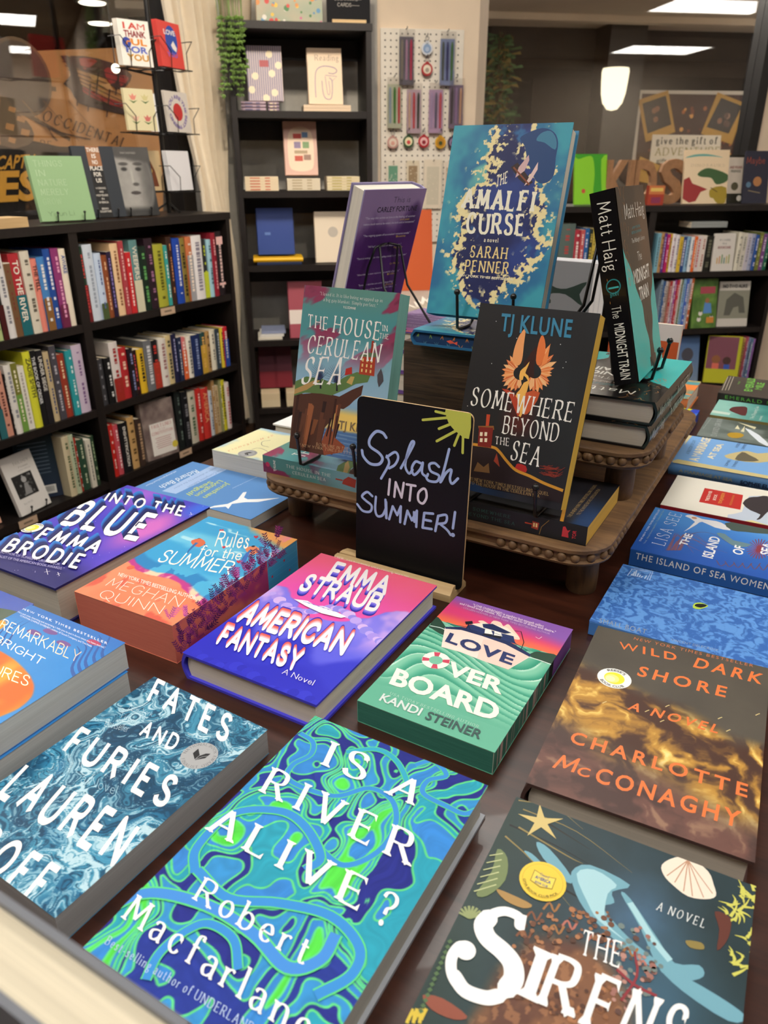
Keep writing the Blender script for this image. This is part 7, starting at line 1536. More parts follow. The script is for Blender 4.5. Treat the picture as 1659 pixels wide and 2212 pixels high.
for ch_, px0, px1, idx in (('K', 1304, 1352, 0), ('I', 1352, 1365, 1), ('D', 1362, 1412, 2), ('S', 1418, 1470, 3)):
    a, b, t = at_px(MR, px0, 446, .13), at_px(MR, px1, 446, .13), at_px(MR, px0, 354, .13); V, F, w = layout(ch_, 'sans', .05); w_ = b[0]-a[0]; h_ = t[2]-1.046
    V = V[:, :2]*np.array([w_/w, h_]); V = V-np.array([V[:, 0].min(), V[:, 1].min()]); n = len(V); m = MB(); V3 = np.concatenate([np.c_[V[:, 0], np.zeros(n), V[:, 1]], np.c_[V[:, 0], np.full(n, .03), V[:, 1]]])
    from collections import Counter
    ky = lambda i: (round(V[i][0], 5), round(V[i][1], 5)); E = Counter((ky(f[i]), ky(f[(i+1) % len(f)])) for f in F for i in range(len(f))); side = [(f[i], f[(i+1) % len(f)]) for f in F for i in range(len(f)) if (ky(f[(i+1) % len(f)]), ky(f[i])) not in E]
    m.add(V3, [f for f in F]+[tuple(i+n for i in f[::-1]) for f in F]+[(a_, a_+n, b_2+n, b_2) for a_, b_2 in side], '7c5a40', 'cardboard'); o = m.build('cardboard_letter', None, shift(MR, a[0], .13, 1.0455)); tag(o, f'brown cardboard capital {ch_} standing on the right bookcase', 'letter')

# ------------------------------------------------------------ remaining books on the table
def place(TL, TR, other, z, which='BR'):
    a, b, c = uz(*TL, z), uz(*TR, z), uz(*other, z); W = np.linalg.norm(b-a); H = np.linalg.norm(c-(b if which == 'BR' else a)); u = (b-a)/W; y = math.degrees(math.atan2(u[1], u[0])); v = np.array([-u[1], u[0], 0])
    o = a-v*H; o[2] = TZ; return yawf(o, y), float(W), float(H)
def into_front(S):
    W, H = S.W, S.H
    def f(X, Y):
        n = fbm(X*3, Y*4, 4, 21); c = mix('3a35b8', '6a4fd0', n); c = mix(c, 'd070c8', ss(.28, .05, np.hypot(X-.85, (Y-.62)*.8)+.1*(n-.5))); c = mix(c, 'b06ad8', ss(.3, .0, np.hypot(X-.3, Y-.95))*.8); c = mix(c, '26246c', ss(.30, .08, Y+.1*(n-.5))); return mix(c, '3a6ae0', ss(.2, 0, np.hypot(X-.95, Y-.95)))
    S.grid(W, H, f, .001); rs = random.Random(7); w = 'f4f3f8'
    for i in range(90): S.disc((W*rs.random(), H*rs.random()), rs.uniform(.0002, .0006), 'd8d4f4', n=6)
    S.px = True
    for t, bl, br, tl in (('INTO THE', (560, 508), (985, 590), (592, 465)), ('BLUE', (330, 628), (748, 720), (455, 515)), ('EMMA', (188, 718), (520, 800), (250, 662)), ('BRODIE', (12, 782), (420, 880), (70, 722))):
        for k, c in ((40, '2f80d0'), (34, '2a78c8'), (28, '1f56a8'), (21, '1c2468'), (14, '1c2468'), (7, '161c50')): S.up(); q = lambda p: (p[0]-k*.35, p[1]-k); tx(S, K5, t, q(bl), q(br), q(tl), c, font='block', track=.02)
        S.up(); tx(S, K5, t, bl, br, tl, w, font='block', track=.02)
    S.up(); tx(S, K5, 'AUTHOR OF SONGS IN URSA MAJOR', (2, 798), (325, 868), (8, 786), 'b8b4dc', bo=.0); tx(S, K5, 'FINALIST OF THE AMERICAN BOOK AWARDS', (-30, 818), (335, 890), (-24, 806), 'b8b4dc', bo=.0)
    seal(S, K5(177, 662), .0135)
    for x, y, r in ((258, 902, 16), (320, 915, 10), (1040, 590, 12)): S.stroke(K5((x-r, y+3), (x+r, y-3)), .0006, w); S.stroke(K5((x-4, y-r), (x+4, y+r)), .0006, w)
M_, W_, H_ = place((275, 1048), (453, 1095), (110, 1268), .80)
mk('hardcover_book', 'violet hardcover with slanted blue-shadowed capitals and round yellow sticker, left side', W_, H_, .05, M_, into_front, kind='hc', cover='26286a', pages='c9c3b4')
def remark_front(S):
    W, H = S.W, S.H
    def f(X, Y):
        n = fbm(X*3, Y*4, 3, 22); c = mix('2f86d4', '4f9ce0', n); c = mix(c, '3a66b8', ss(.8, 1., Y)*.6); o = ss(.02, -.02, np.hypot((X-.35)/.62, (Y-.45)/.22)-1+.15*(n-.5)); c = mix(c, mix('e8702c', 'f0a438', ss(.3, .7, fbm(X*5, Y*6, 3, 3))), o); c = mix(c, 'f09a30', ss(.09, .07, np.hypot(X-.02, (Y-.78)*1.3))); return mix(c, '3450a0', ss(.22, .18, Y))
    S.grid(W, H, f, .0009); S.px = True; g = '9c7a5c'
    for p in (((590, 390), (540, 470), (500, 520), (480, 600), (560, 560), (620, 470)),): pass
    for x in (460, 500, 540, 590, 640): S.stroke(K7((x, 640-(x-460)*.55), (x-30, 560-(x-460)*.5), (x+15, 470-(x-460)*.5), (x, 430-(x-460)*.5)), .0038, '3a62ac', smooth=4, taper=True)
    for x, y in ((300, 345), (205, 350), (380, 415), (560, 410)): S.poly(K7((x-45, y-12), (x-10, y-20), (x+30, y-4), (x+45, y+15), (x+10, y+18), (x-30, y+5)), '7a5a9a' if x != 560 else 'b84a6a', smooth=2)
    for x in (20, 60, 100): S.stroke(K7((x-60, 420), (x, 330), (x+80, 280)), .0022, '3458a4', smooth=3, taper=True)
    S.up(); tx(S, K7, 'REMARKABLY', (-8, 322), (462, 527), (25, 270), 'e8c8a4', font='hand', mat='foil'); tx(S, K7, 'BRIGHT', (-40, 400), (245, 545), (-10, 365), 'e8c8a4', font='hand', mat='foil'); tx(S, K7, 'CREATURES', (-330, 490), (162, 670), (-300, 440), 'e8c8a4', font='hand', mat='foil')
    tx(S, K7, 'NEW YORK TIMES BESTSELLER', (135, 213), (640, 422), (140, 202), 'eef2f8', bo=.03, track=.3); tx(S, K7, '"Wry and wise, charming and surprising, I defy you to put it down once you have started."', (100, 228), (630, 448), (102, 218), 'e4eaf6', bo=.014); tx(S, K7, '-CYNTHIA D\'APRIX SWEENEY, author of Good Company and The Nest', (118, 252), (548, 438), (120, 242), 'e4eaf6', bo=.014)
W_ = .135; Mr_ = flat(-.639, .388-.205, TZ+.0295); Mr0 = flat(-.637, .386-.207, TZ)
mk('paperback_book', 'blue paperback with orange octopus and copper lettering, lower of two stacked copies', W_, .205, .0288, Mr0, lambda S: S.rect(0, 0, S.W, S.H, '3f8fd8'), cover='3f78c0', pages='c8c8c4')
mk('paperback_book', 'blue paperback with orange octopus and copper lettering, upper of two stacked copies', W_, .205, .0288, Mr_, remark_front, cover='3f78c0', pages='c8c8c4')
def sky_front(S):
    S.grid(S.W, S.H, lambda X, Y: mix('5a8fd8', '2f50b4', ss(.3, 1, Y)+.2*(fbm(X*3, Y*3, 3)-.5)), .002); S.px = True; S.up(); S.poly([(-60, 1345), (-10, 1312), (25, 1318), (50, 1325), (10, 1380)], '2f4a34')
mk('hardcover_book', 'blue sky hardcover cut off by the left edge beside the octopus paperbacks', .15, .235, .036, flat(-.823, .412-.235, TZ), sky_front, kind='hc', cover='3a5cb8', pages='b8a890', mat='print_gloss')
# seagull: top of the cover points right
def gull_front(S):
    W, H = S.W, S.H; S.rect(0, 0, W, H, '5b8fcc'); S.up(); S.px = True; S.poly(K5((880, 455), (1160, 310), (1265, 322), (955, 470)), 'a8c4ec'); S.up(); c = 'c8d878'; w = 'd8e6f6'
    KF = Zm(440, 880, .1326)
    tx(S, K5, 'Richard Bach', (1062, 338), (862, 428), (1085, 352), w, bo=.014); tx(S, K5, 'with photographs by Russell Munson', (955, 345), (790, 425), (963, 350), w, bo=0)
    tx(S, K5, 'The Complete Edition', (1205, 332), (1015, 432), (1220, 338), '7a98c8', bo=0); tx(S, K5, 'includes an afterword by the author', (1180, 322), (940, 440), (1190, 327), '7a98c8', bo=0)
    tx(S, K5, 'Jonathan', (1232, 408), (1100, 488), (1256, 416), c, bo=.014); tx(S, K5, 'Livingston', (1190, 395), (1055, 478), (1214, 403), c, bo=.014); tx(S, K5, 'Seagull', (1140, 400), (1010, 470), (1162, 410), c, bo=.014)
    tx(S, KF, 'The International Bestseller', (865, 1130), (460, 1320), (878, 1136), w, bo=0)
    S.poly(K5((1100, 556), (1165, 535), (1235, 525), (1290, 500), (1320, 462), (1340, 460), (1325, 490), (1345, 500), (1420, 498), (1520, 492), (1400, 515), (1330, 516), (1260, 525), (1240, 552), (1225, 540), (1160, 545)), 'eef2f6')
def side_frame(a_left, b_far, z): return frame(tab(a_left, b_far, z), -tv, tu)     # cover bottom at left, reads towards the near side
mk('paperback_book', 'plain sky-blue paperback with a white gliding gull, lying upside down at left', .131, .230, .0155, side_frame(-.866, .86, TZ), gull_front, cover='4f82c0', pages='d8d4ca')
def mont_front(S):
    W, H = S.W, S.H; S.grid(W, H, lambda X, Y: mix('ece8b8', '9cc0d8', ss(.8, 1.1, np.maximum(np.abs(X-.5)*2, np.abs(Y-.5)*1.8)+.5*(fbm(X*5, Y*5, 3)-.5))), .003); S.px = True; KF = Zm(440, 880, .1326); S.up()
    seal(S, KF(715, 750), .0155, kind='award'); S.up(); tx(S, KF, 'Sy Montgomery', (1135, 470), (395, 722), (1120, 445), 'd87a4c', font='serif', track=.25); S.stroke(KF((780, 690), (880, 665), (980, 690), (1100, 760)), .0008, '6a6a70', smooth=4); S.stroke(KF((1090, 540), (960, 560), (950, 620), (1060, 650)), .0008, '6a6a70', smooth=4)
mk('paperback_book', 'pale yellow and blue paperback with a silver seal, far left corner of the table', .128, .182, .045, side_frame(-.82, .988, TZ), mont_front, cover='dcd8b0', pages='d2cdc2')
mk('hardcover_book', 'plain white hardcover behind the yellow paperback, far left of the table', .15, .172, .042, side_frame(-.824, 1.176, TZ), lambda S: (S.rect(0, 0, S.W, S.H, 'f2f3f2'), S.up(), S.rect(S.W*.3, S.H*.1, S.W*.32, S.H*.8, 'd0d4d8')), kind='hc', cover='f2f3f2', pages='dcd8cc')
# right-hand column, spines towards the near side
def rcol(name, lab, b0, W, H, T, fn, spfn, cover, pages='d8d0c2', kind='pb', a0=-.152, z=TZ, mat='print_satin'):
    return mk(name, lab, W, H, T, spine_near(a0, b0, z, H, W, T), fn, kind=kind, cover=cover, pages=pages, spine=spfn, mat=mat)
def boat_front(S):
    S.grid(S.W, S.H, lambda X, Y: mix('3568b4', '5f97dc', ss(.38, .62, fbm(X*34+5*fbm(X*14, Y*14, 2), Y*52+4*fbm(X*11, Y*12, 2), 3, 31))), .0009); S.px = True; S.up(); w = 'c4d8f2'
    S.stroke(K4((375, 1508), (408, 1462), (520, 1480)), .0008, w); S.stroke(K4((420, 1455), (555, 1478), (530, 1540), (512, 1538), (540, 1485), (400, 1460)), .0008, w)
    for i, h in enumerate((12, 30, 42, 24, 16, 10)): S.stroke(K4((400+i*14, 1507+i*3), (412+i*14, 1507-h+i*3)), .0016, w)
    S.stroke(K4((495, 1530), (510, 1508)), .0014, w); S.up(); S.poly(K4((835, 1735), (845, 1705), (890, 1698), (940, 1718), (930, 1730), (880, 1745)), 'b8d84a', smooth=2); S.up(); S.poly(K4((848, 1722), (860, 1708), (905, 1708), (935, 1720), (890, 1735)), '1a1e1a', smooth=2)
def boat_spine(S): S.px = True; tx(S, K4, 'SMALL BOAT', (175, 1837), (505, 1918), (182, 1806), 'd8e4f4', bo=.0, track=.1); tx(S, K4, 'VINCENT DELECROIX', (680, 1965), (1010, 2040), (685, 1950), 'd8e4f4', bo=0, track=.1)
rcol('paperback_book', 'mottled blue paperback with a tiny black and yellow boat, right column, nearest', .706, .147, .205, .0175, boat_front, boat_spine, '4a80c8')
def isl_front(S):
    def f(X, Y): n = fbm(X*4, Y*4, 3, 33); c = mix('2458b0', '4a90dc', ss(.1, .9, X)+.3*(n-.5)); return mix(c, '8fc4e8', ss(.75, 1, X)*ss(.55, .3, Y)*.6)
    S.grid(S.W, S.H, f, .0016); S.px = True; rd = '8a5a64'
    for i in range(9): S.stroke(K4((650+i*12, 1330), (690+i*16, 1260-(i % 3)*20), (720+i*30, 1210+(i % 4)*30), (800+i*40, 1300+(i % 2)*50)), .002, rd if i % 2 else '6a5a80', smooth=4, taper=True)
    for x in range(1000, 1500, 60): S.stroke(K4((x, 1400+(x-1000)*.1), (x+30, 1440+(x-1000)*.1), (x+70, 1420)), .0012, '6a4a5c', smooth=4)
    for i in range(24): a = i*.26; S.stroke(K4((1300, 1320), (1300+90*math.cos(a), 1320+70*math.sin(a))), .0012, '8a3a4a')
    S.up(); S.poly(K4((780, 1090), (830, 1082), (900, 1110), (1000, 1125), (1060, 1150), (1100, 1190), (990, 1170), (900, 1130), (860, 1150), (770, 1200), (850, 1130)), 'e4e4e8', smooth=2); S.poly(K4((1060, 1140), (1200, 1130), (1370, 1180), (1363, 1215), (1200, 1200), (1110, 1190)), '4a5a54', smooth=2); S.poly(K4((1000, 1210), (1060, 1215), (1120, 1260), (1250, 1290), (1150, 1310), (1060, 1260)), '6a8a94', smooth=2); S.disc(K4(845, 1103), .0035, 'c88a6a')
    S.up(); w = 'f0f2f4'; tx(S, K4, 'LISA SEE', (634, 1302), (758, 1082), (545, 1280), w, font='sea', track=.1); tx(S, K4, 'THE', (790, 1302), (835, 1222), (738, 1288), w, bo=.03); tx(S, K4, 'ISLAND', (972, 1390), (1028, 1245), (900, 1372), w, bo=.03); tx(S, K4, 'OF', (1180, 1368), (1200, 1310), (1112, 1350), w, bo=.03); tx(S, K4, 'SEA', (1378, 1372), (1400, 1290), (1308, 1355), w, bo=.03)
    tx(S, K4, 'THE NEW YORK TIMES BESTSELLER', (468, 1270), (606, 1045), (456, 1266), 'd0dcf0', bo=.014); tx(S, K4, '"Vivid... thoughtful and empathetic" -The New York Times', (497, 1288), (634, 1050), (486, 1284), 'c8d8a0', font='serif')
def isl_spine(S): S.px = True; tx(S, K4, 'THE ISLAND OF SEA WOMEN', (430, 1388), (1372, 1612), (438, 1346), 'e6ecf4', bo=.014, track=.12)
rcol('paperback_book', 'blue paperback with swimming divers and red seaweed, second in the right column', .887, .147, .212, .0235, isl_front, isl_spine, '2a60b0')
def sum_front(S):
    S.rect(0, 0, S.W, S.H, 'ece8da'); S.px = True; S.up(); S.poly(K4((878, 990), (918, 892), (1188, 942), (1168, 1045)), 'c8302c'); S.poly(K4((1230, 950), (1380, 980), (1380, 1180), (1120, 1130), (1080, 1080), (1180, 1060)), 'c4d0e0', smooth=2); S.up()
    for t, bl, br, tl in (('THE SUMMER', (945, 985), (972, 915), (922, 982)), ('BOOK', (995, 980), (1008, 940), (974, 976))): tx(S, K4, t, bl, br, tl, 'f0e0d0', bo=.03)
    tx(S, K4, 'TOVE JANSSON', (1035, 1005), (1062, 930), (1012, 1000), 'e8a04a', bo=.03); tx(S, K4, 'INTRODUCTION BY KATHRYN DAVIS', (1105, 1015), (1130, 945), (1090, 1012), 'e8a04a', bo=.0)
    S.poly(K4((1185, 1000), (1230, 960), (1290, 955), (1360, 950), (1380, 1030), (1340, 1080), (1310, 1110), (1280, 1115), (1310, 1080), (1240, 1050)), '3a3438', smooth=2); S.poly(K4((1120, 1130), (1250, 1120), (1380, 1160), (1380, 1180)), 'e8dc9c')
rcol('paperback_book', 'cream paperback with a red title block and inky island, third in the right column', 1.076, .134, .205, .0115, sum_front, None, '9c2430', pages='c8c0b0')
def mar_front(S):
    S.rect(0, 0, S.W, S.H, '7cb0e8'); S.px = True; S.up(); c = 'efe6c8'
    S.poly(K4((690, 700), (730, 690), (1500, 830), (1500, 870), (700, 735)), 'd2c48c'); S.poly(K4((795, 515), (835, 520), (800, 560), (775, 590)), 'd8cc9c'); S.poly(K4((1055, 665), (1150, 640), (1220, 632), (1290, 650), (1400, 645), (1420, 690), (1300, 715), (1120, 695)), 'cfc08a', smooth=2); S.up(); S.poly(K4((1130, 690), (1180, 640), (1230, 660), (1300, 700), (1200, 705)), '6a6450', smooth=2)
    tx(S, K4, 'A MARRIAGE', (868, 706), (965, 540), (805, 700), c, bo=.05); tx(S, K4, 'AT SEA', (975, 690), (1052, 585), (930, 685), c, bo=.05); tx(S, K4, 'A TRUE STORY OF LOVE', (808, 655), (858, 560), (785, 650), '4a6a98', bo=0)
    for x, y, l in ((1150, 610, 'AN OBSESSION'), (1195, 620, 'SHIPWRECK'), (1075, 740, 'SOPHIE'), (1130, 745, 'ELMHIRST')): tx(S, K4, l, (x, y), (x+28, y-42), (x-22, y-2), '4a6a98', bo=.0)
def mar_spine(S): S.px = True; tx(S, K4, 'A MARRIAGE AT SEA', (735, 778), (1112, 848), (739, 757), '9aa08a', bo=.03); tx(S, K4, 'SOPHIE ELMHIRST', (1165, 862), (1520, 925), (1170, 838), '1c2c4c', bo=.05)
rcol('hardcover_book', 'light blue hardcover with a sandy border and wrecked sail, fourth in the right column', 1.238, .158, .232, .021, mar_front, mar_spine, '5a8cc4', kind='hc', a0=-.172)
def gra_front(S):
    S.grid(S.W, S.H, lambda X, Y: mix('3f4a44', '8f9c98', ss(.35, .75, fbm(X*4, Y*4, 4, 35))*ss(1.2, .2, Y)+ss(.5, 1., Y)*.6), .003); S.px = True; S.up(); tx(S, K4, 'DAVID GRANN', (1000, 530), (1050, 395), (960, 526), 'c8cccc', font='serif'); S.poly(K4((1075, 518), (1100, 503), (1160, 505), (1195, 520), (1170, 538), (1110, 540)), 'b8942c', smooth=2)
    S.poly(K4((1130, 475), (1150, 450), (1165, 480)), 'e0dcb8'); S.poly(K4((1170, 495), (1200, 455), (1195, 500)), 'e0dcb8'); S.poly(K4((1150, 430), (1280, 465), (1270, 480)), 'd8d4b0'); S.poly(K4((1200, 470), (1300, 520), (1380, 600), (1300, 570)), 'dfe8f0', smooth=2); tx(S, K4, 'NEW YORK TIMES BESTSELLER', (910, 475), (968, 400), (905, 474), 'c0c4c4', bo=0)
rcol('paperback_book', 'grey stormy paperback with a gold oval and ship, fifth in the right column', 1.415, .128, .205, .017, gra_front, None, '6a7672', a0=-.158)
def gre_front(S):
    S.grid(S.W, S.H, lambda X, Y: mix('2f7a74', '8fc4b8', ss(.35, 1, Y)+.4*(fbm(X*4, Y*4, 3, 36)-.5)), .003); S.px = True; S.up(); S.poly(K4((1090, 345), (1110, 325), (1150, 320), (1200, 320), (1218, 335), (1205, 385), (1150, 372), (1120, 360)), '5a2a2c', smooth=2); S.poly(K4((970, 345), (1100, 365), (1090, 380), (960, 360)), 'c8dcd0'); tx(S, K4, 'The Shipping Sea', (1260, 408), (1300, 320), (1235, 405), 'dfe8e0', font='script'); tx(S, K4, 'NOVEL', (1312, 418), (1328, 385), (1298, 416), 'c8d8d0')
rcol('paperback_book', 'sea-green paperback with a dark red figure, sixth in the right column', 1.5445, .1215, .205, .022, gre_front, None, '9a8a54', a0=-.155)
def eme_front(S):
    S.grid(S.W, S.H, lambda X, Y: mix('38332f', '4f4842', fbm(X*3, Y*3, 3)), .004); S.px = True; S.up(); g = '6cae4a'
    tx(S, K4, 'EMERALD', (1250, 215), (1275, 122), (1195, 210), g, bo=.05); tx(S, K4, 'MILE', (1318, 203), (1340, 155), (1268, 198), g, bo=.05); tx(S, K4, 'THE', (1160, 165), (1170, 145), (1148, 163), g)
    for i in range(3): S.stroke(K4((1040+i*22, 205), (1082+i*20, 110)), .0016, 'a8a090')
def eme_spine(S): S.px = True; tx(S, K4, 'EMERALD MILE', (1060, 262), (1480, 322), (1062, 240), '5a9a3c', bo=.03, track=.25)
rcol('paperback_book', 'charcoal paperback with bright green title, farthest in the right column', 1.667, .16, .22, .036, eme_front, eme_spine, '2c2724', a0=-.16)
# behind the riser, right edge
def bluey(S):
    S.grid(S.W, S.H, lambda X, Y: mix('1f3fc0', '4a8fe8', (np.sin(Y*20+X*9+4*fbm(X*3, Y*3, 2)) > .3)*.8), .003); S.px = True; S.up(); 
    S.stroke(K4((760, 295), (790, 285), (800, 300)), .008, 'd8dc2c', smooth=4); S.stroke(K4((745, 350), (780, 325), (815, 320), (820, 335), (785, 350), (760, 345)), .009, 'd8dc2c', smooth=4); S.poly(K4((735, 410), (785, 420), (800, 450), (770, 480), (722, 460)), '9a8adc')
mk('paperback_book', 'deep blue paperback with yellow brush lettering behind the large riser', .14, .21, .020, frame(tab(-.178, 1.432, TZ), tv, -tu), None if False else bluey, cover='2440a8', pages='3a4a9a')
def orangey(S): S.grid(S.W, S.H, lambda X, Y: mix(mix('e8843c', '4a9aa4', ss(.4, .6, fbm(X*4, Y*3, 3, 41))), 'e8d878', ss(.6, .7, fbm(X*3, Y*5, 3, 42))), .003)
mk('hardcover_book', 'orange, teal and yellow hardcover at the far end behind the large riser', .155, .235, .036, frame(tab(-.205, 1.585, TZ), tv, -tu), orangey, kind='hc', cover='d8804a', pages='d8d0c0')
p = uz(1313, 765, .90); mk('picture_book', 'orange and white book standing just right of the fish picture books', .12, .14, .015, shift(leanf(np.array([.40, 1.345, RZ+.0005]), -34, 2), 0, 0, -.015), lambda S: (S.rect(0, 0, S.W, S.H*.8, 'd8683c'), S.rect(0, S.H*.8, S.W, S.H, 'e8e4e0'), S.up(), [S.rect(S.W*.05, S.H*(.2+.14*i), S.W*.5, S.H*(.25+.14*i), 'e8a88a') for i in range(4)]), cover='d8683c')
# upright hardcover nearest the camera
Ms = shift(frame(tab(-.118, .0655, TZ+.0003), -tu, Zv), 0, 0, -.0)
Mst = frame(tab(-.118-.155*0, .0885, TZ+.0003), -tu, Zv, tv); Mst[:3, 3] = tab(-.118, .0660, TZ+.0003)
mk('hardcover_book', 'silver-grey hardcover standing upright at the near table edge, only its top showing', .16, .2352, .0245, frame(tab(-.118-.16, .0905, TZ+.0003), tu, Zv), lambda S: None, kind='hc', cover='74777e', pages='d6ccb4')

# ------------------------------------------------------------ pegboard on the column
PN = 3.812; pz = lambda px, py, n=PN-.006: (lambda h: (h@ub, h[2]))(hit(px, py, nb*n, nb))
a0, z1 = pz(822, 60); a1, _ = pz(1003, 66); _, z0 = pz(818, 524)
r = thing('pegboard', frame((0, 0, 0), ub, nb), 'white perforated pegboard with hanging gifts on the cream column', 'pegboard')
m = MB(); m.bx(a0, a1, PN-.006, PN+.0075, z0, z1, 'e4ddd0', 'peg_white'); S = Surf(m, np.eye(4), (0, PN-.006, 0), (1, 0, 0), (0, 0, 1), 'peg_hole', .0004)
nx_ = int((a1-a0)/.0254)
for i in range(nx_):
    for j in range(int((z1-z0)/.0254)): S.sub = 0; S.disc((a0+.02+i*.0254, z1-.02-j*.0254), .0036, '4a443e', 'peg_hole', n=8, local=True)
m.build('board', r)
def hang(name, px, py, lab, cat, fn, group=None):      # px, py = centre of the hook
    s, z = pz(px, py); M = frame(to(MW, (s, PN-.0065, z)), ub, nb); t = thing(name, M, lab, cat, group)
    m = MB(); m.tube([(0, 0, 0), (0, -.03, 0), (0, -.034, .006)], .0018, n=6); m.build('hook', t); fn(t, M); return t
def pens(cols, card, h):
    def f(t, M):
        m = MB(); m.box((-.032, -.022, -h), (.064, 0, 0), (0, .008, 0), (0, 0, h*.28), card, 'print_satin'); m.box((-.032, -.0145, -h), (.064, 0, 0), (0, .001, 0), (0, 0, h-.03), card, 'print_satin'); m.build('backing_card', t)
        for i, c in enumerate(cols): m = MB(); x = -.02+i*.02; m.tube([(x, -.021, -h+.02), (x, -.021, -.055), (x, -.021, -.042)], [.0055, .0055, .003], c, 'plastic', n=8); m.build('pen', t)
        m = MB(); m.box((-.035, -.031, -h-.004), (.07, 0, 0), (0, .0006, 0), (0, 0, h), 'ffffff', 'clear_film'); m.build('clear_bag', t)
    return f
for px, py, cols, card, h, l in ((877, 63, ('8a8478', 'b890b0', 'c8285a'), '6a6878', .215, 'grey, mauve and crimson pens above'), (966, 68, ('4a5a5a', '26347a', '3a7a3a'), '8a9ac4', .21, 'navy and green pens, top right'), (851, 166, ('9ab0c8', '3a8a3a', 'd03a48'), 'c4c8b0', .205, 'blue, green and red pens, far left'), (893, 178, ('dcb8a0', 'd03a4c', '2a3a3a'), 'c8b0c0', .205, 'peach, red and black pens, left middle'), (941, 178, ('b8a0cc', '5a5a7a', 'd8405c'), 'c4a4c8', .205, 'lilac, slate and pink pens, right middle'), (985, 168, ('2c2c3a', '9a7aac', 'd0a080'), '7a6a8a', .205, 'black, purple and tan pens, far right')):
    hang('pen_set', px, py, 'bagged set of '+l+' on the pegboard', 'pen set', pens(cols, card, h))
def keych(c1, c2, c3):
    def f(t, M):
        m = MB(); m.tube([(.008*math.cos(a), -.022, -.012+.008*math.sin(a)) for a in np.linspace(0, 6.28, 13)[:-1]], .0012, 'a8a8a8', 'silver', n=6, closed=True); m.build('ring', t)
        m = MB(); m.lathe((0, -.018, -.05), [(.024, 0), (.026, .002), (.024, .004)], c1, 'plastic', 20, (0, -1, 0)); m.lathe((0, -.0225, -.05), [(.018, 0), (.017, .0012)], c2, 'plastic', 18, (0, -1, 0)); m.lathe((0, -.0238, -.053), [(.009, 0), (.008, .0012)], c3, 'plastic', 14, (0, -1, 0)); m.poly = None; m.lathe((0, -.018, -.028), [(.009, 0), (.009, .004)], c1, 'plastic', 10, (0, -1, 0)); m.build('charm', t)
    return f
for px, py, cs, l in ((921, 78, ('d8dce4', '8aa4c8', 'b0c0d8'), 'blue and white drop-shaped keyring at the top'), (921, 123, ('b83a3a', 'e8dcc8', 'a89a8a'), 'red-rimmed oval keyring below the blue one'), (847, 282, ('c89a90', 'e0d0c0', 'd8a090'), 'pink book-page keyring, leftmost'), (881, 280, ('3a5a3a', 'e8e0b8', 'd04a4a'), 'green avocado keyring with red pit'), (914, 280, ('b82a34', 'e8b8b8', '8a1c2c'), 'red apple keyring'), (950, 282, ('d8a42c', 'b8842c', '3a4a2a'), 'yellow sunflower keyring'), (977, 282, ('3a3040', '8a7a9a', '2a2430'), 'dark keyring half behind the teal hardcover')):
    hang('keyring', px, py, l+' on the pegboard', 'keyring', keych(*cs))
for px0, px1, y0, y1, c, c2, l in ((834, 862, 346, 425, 'e0d8c8', '6a9a80', 'green-panelled bookmark'), (878, 904, 346, 425, 'd8ccb4', '9a8468', 'floral tan bookmark'), (917, 952, 344, 449, 'e0d4c0', 'ccc4b0', 'large cream sage bookmark'), (960, 985, 348, 440, 'dcd0c0', 'b8a890', 'pale bookmark behind the teal hardcover')):
    s0, zt = pz(px0, y0); s1, zb = pz(px1, y1); w = s1-s0
    def f(t, M, w=w, h=zt-zb, c=c, c2=c2):
        m = MB(); m.box((-w/2, -.014, -h+.006), (w, 0, 0), (0, .0015, 0), (0, 0, h), c, 'print_satin'); S = Surf(m, np.eye(4), (-w/2, -.014, -h+.006), (1, 0, 0), (0, 0, 1), 'print_satin', .0004); S.W = w; S.H = h; S.rect(w*.15, h*.08, w*.85, h*.86, c2); rs = random.Random(int(w*1e5)); S.up()
        for i in range(25): S.disc((w*rs.uniform(.2, .8), h*rs.uniform(.1, .8)), .003, mix(c2, c, rs.random()), n=6)
        m.build('card', t)
    hang('bookmark', (px0+px1)/2, y0+4, l+' hanging low on the pegboard', 'bookmark', f)

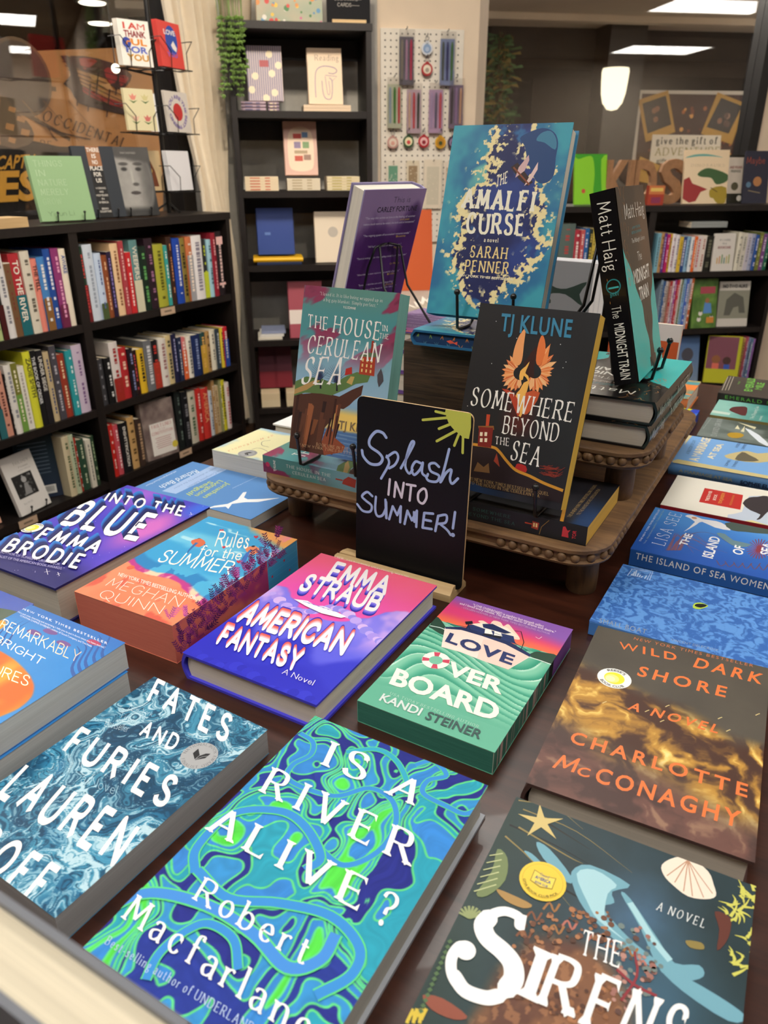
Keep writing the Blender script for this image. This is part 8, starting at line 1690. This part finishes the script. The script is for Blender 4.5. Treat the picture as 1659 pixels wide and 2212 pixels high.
# trailing plant on the corner bookcase
r = thing('trailing_plant', to(MC, (-.045, .02, 1.737)), 'green trailing plant spilling down the left side of the corner bookcase', 'plant'); inv = np.linalg.inv(frame(to(MC, (-.045, .02, 1.737)), (1, 0, 0), (0, 1, 0)))
m = MB(); m.lathe((.0, .08, 0), [(.05, 0), (.06, .01), (.07, .12), (.066, .12), (.05, .1)], 'c8b8a0', 'paint'); m.build('pot', r, smooth=40); rs = random.Random(12)
m = MB(); m.lathe((0, .08, .10), [(.06, 0), (.06, .01)], '3a2a1c', 'paint'); m.build('soil', r)
for k in range(15):
    x = -.045+.0065*k+rs.uniform(-.006, .006); L = rs.uniform(.12, .24) if k % 3 else rs.uniform(.24, .33); x = min(x, .05); P = [(0, .05, .11), (x*.5, .0, .17), (x, -.055-rs.uniform(0, .02), .12), (x, -.06-rs.uniform(0, .025), .0)]
    n = int(L/.02); P += [(x+.006*math.sin(i*.9+k), P[3][1]+.004*math.cos(i), -.02*i) for i in range(1, n)]
    m = MB(); m.tube(crom([np.array(p) for p in P], 2), .0012, '5a6a34', 'leaf', n=5)
    for i, p in enumerate(P[1:]):
        for s in (-1, 1, .3):
            a = rs.uniform(-1.2, 1.2); d = np.array([s*math.cos(a), -.8*abs(math.sin(a))-.1, rs.uniform(-1.1, .1)]); d = d/np.linalg.norm(d); q = np.array([-d[2], 0, d[0]]); l = rs.uniform(.013, .019); p_ = np.array(p); w = l*.36
            m.add([p_, p_+d*l*.4+q*w+np.array([0, -.002, 0]), p_+d*l, p_+d*l*.4-q*w+np.array([0, -.002, 0]), p_+d*l*.45+np.array([0, -.005, 0])], [(0, 4, 1), (1, 4, 2), (2, 4, 3), (3, 4, 0)], '5d7a34', 'leaf')
    m.build('vine', r)

# side counter with flowers behind the riser
cM_ = frame(np.array([-.02, 2.35, 0]), ub, nb)
r = thing('side_counter', cM_, 'low pale laminate counter against the column, behind the display', 'counter'); m = MB(); m.bx(0, .48, 0, 1.06, .0, .735, '8f877c', 'pale_laminate'); m.build('body', r); m = MB(); m.bx(-.01, .49, -.01, 1.08, .7355, .76, 'a79e93', 'pale_laminate'); m.build('counter_top', r)
m = MB(); m.box((0, 0, 0), (.31, 0, 0), (0, .02, .0), (0, .06, .30), 'b8552c', 'print_satin'); tag(m.build('card_folder', None, shift(cM_, .03, .75, .7605)), 'rust orange folder propped on the pale counter near the column', 'folder')
r = thing('dried_bouquet', shift(cM_, .43, .74, .7605), 'paper-wrapped bunch of dried reddish flowers beside the rust folder', 'bouquet'); m = MB(); m.lathe((0, 0, 0), [(.015, 0), (.03, .12), (.055, .30), (.05, .30), (.02, .1)], 'c09a68', 'paint', 14); m.build('paper_wrap', r)
m = MB(); rs = random.Random(3)
for i in range(60): a, q = rs.uniform(0, 6.28), rs.uniform(0, .05); z = rs.uniform(.30, .37); m.tube([(q*.4*math.cos(a), q*.4*math.sin(a), .2), (q*math.cos(a), q*math.sin(a), z)], .0008, '8a6a4a', 'paint', n=4); m.ball((q*math.cos(a), q*math.sin(a), z), .005, rs.choice(['a8503c', 'c07a5a', '8a4a3a', 'b89a70']), 'paint', 6)
m.build('flower', r)
r = thing('paper_flower', shift(cM_, .19, .12, .78), 'open white paper lotus flower on the pale counter', 'decoration'); m = MB()
for ring, (n, l, el) in enumerate(((9, .085, .35), (8, .07, .75), (6, .05, 1.1))):
    for i in range(n):
        a = 6.283*i/n+ring*.3; d = np.array([math.cos(a)*math.cos(el), math.sin(a)*math.cos(el), math.sin(el)]); q = np.array([-math.sin(a), math.cos(a), 0])*.018; u2 = np.array([0, 0, .006]); V = [(0, 0, 0), tuple(d*l*.55+q), tuple(d*l), tuple(d*l*.55-q), tuple(d*l*.5-u2)]
        m.add(V, [(0, 4, 1), (1, 4, 2), (2, 4, 3), (3, 4, 0)], 'f0e8dc', 'paint')
m.build('petal', r); m = MB(); m.ball((0, 0, 0), .014, 'e8c870', 'paint', 10); m.build('centre', r); m = MB(); m.lathe((0, 0, -.0195), [(.03, 0), (.032, .004), (.01, .018)], 'f0e8dc', 'paint'); m.build('base', r)
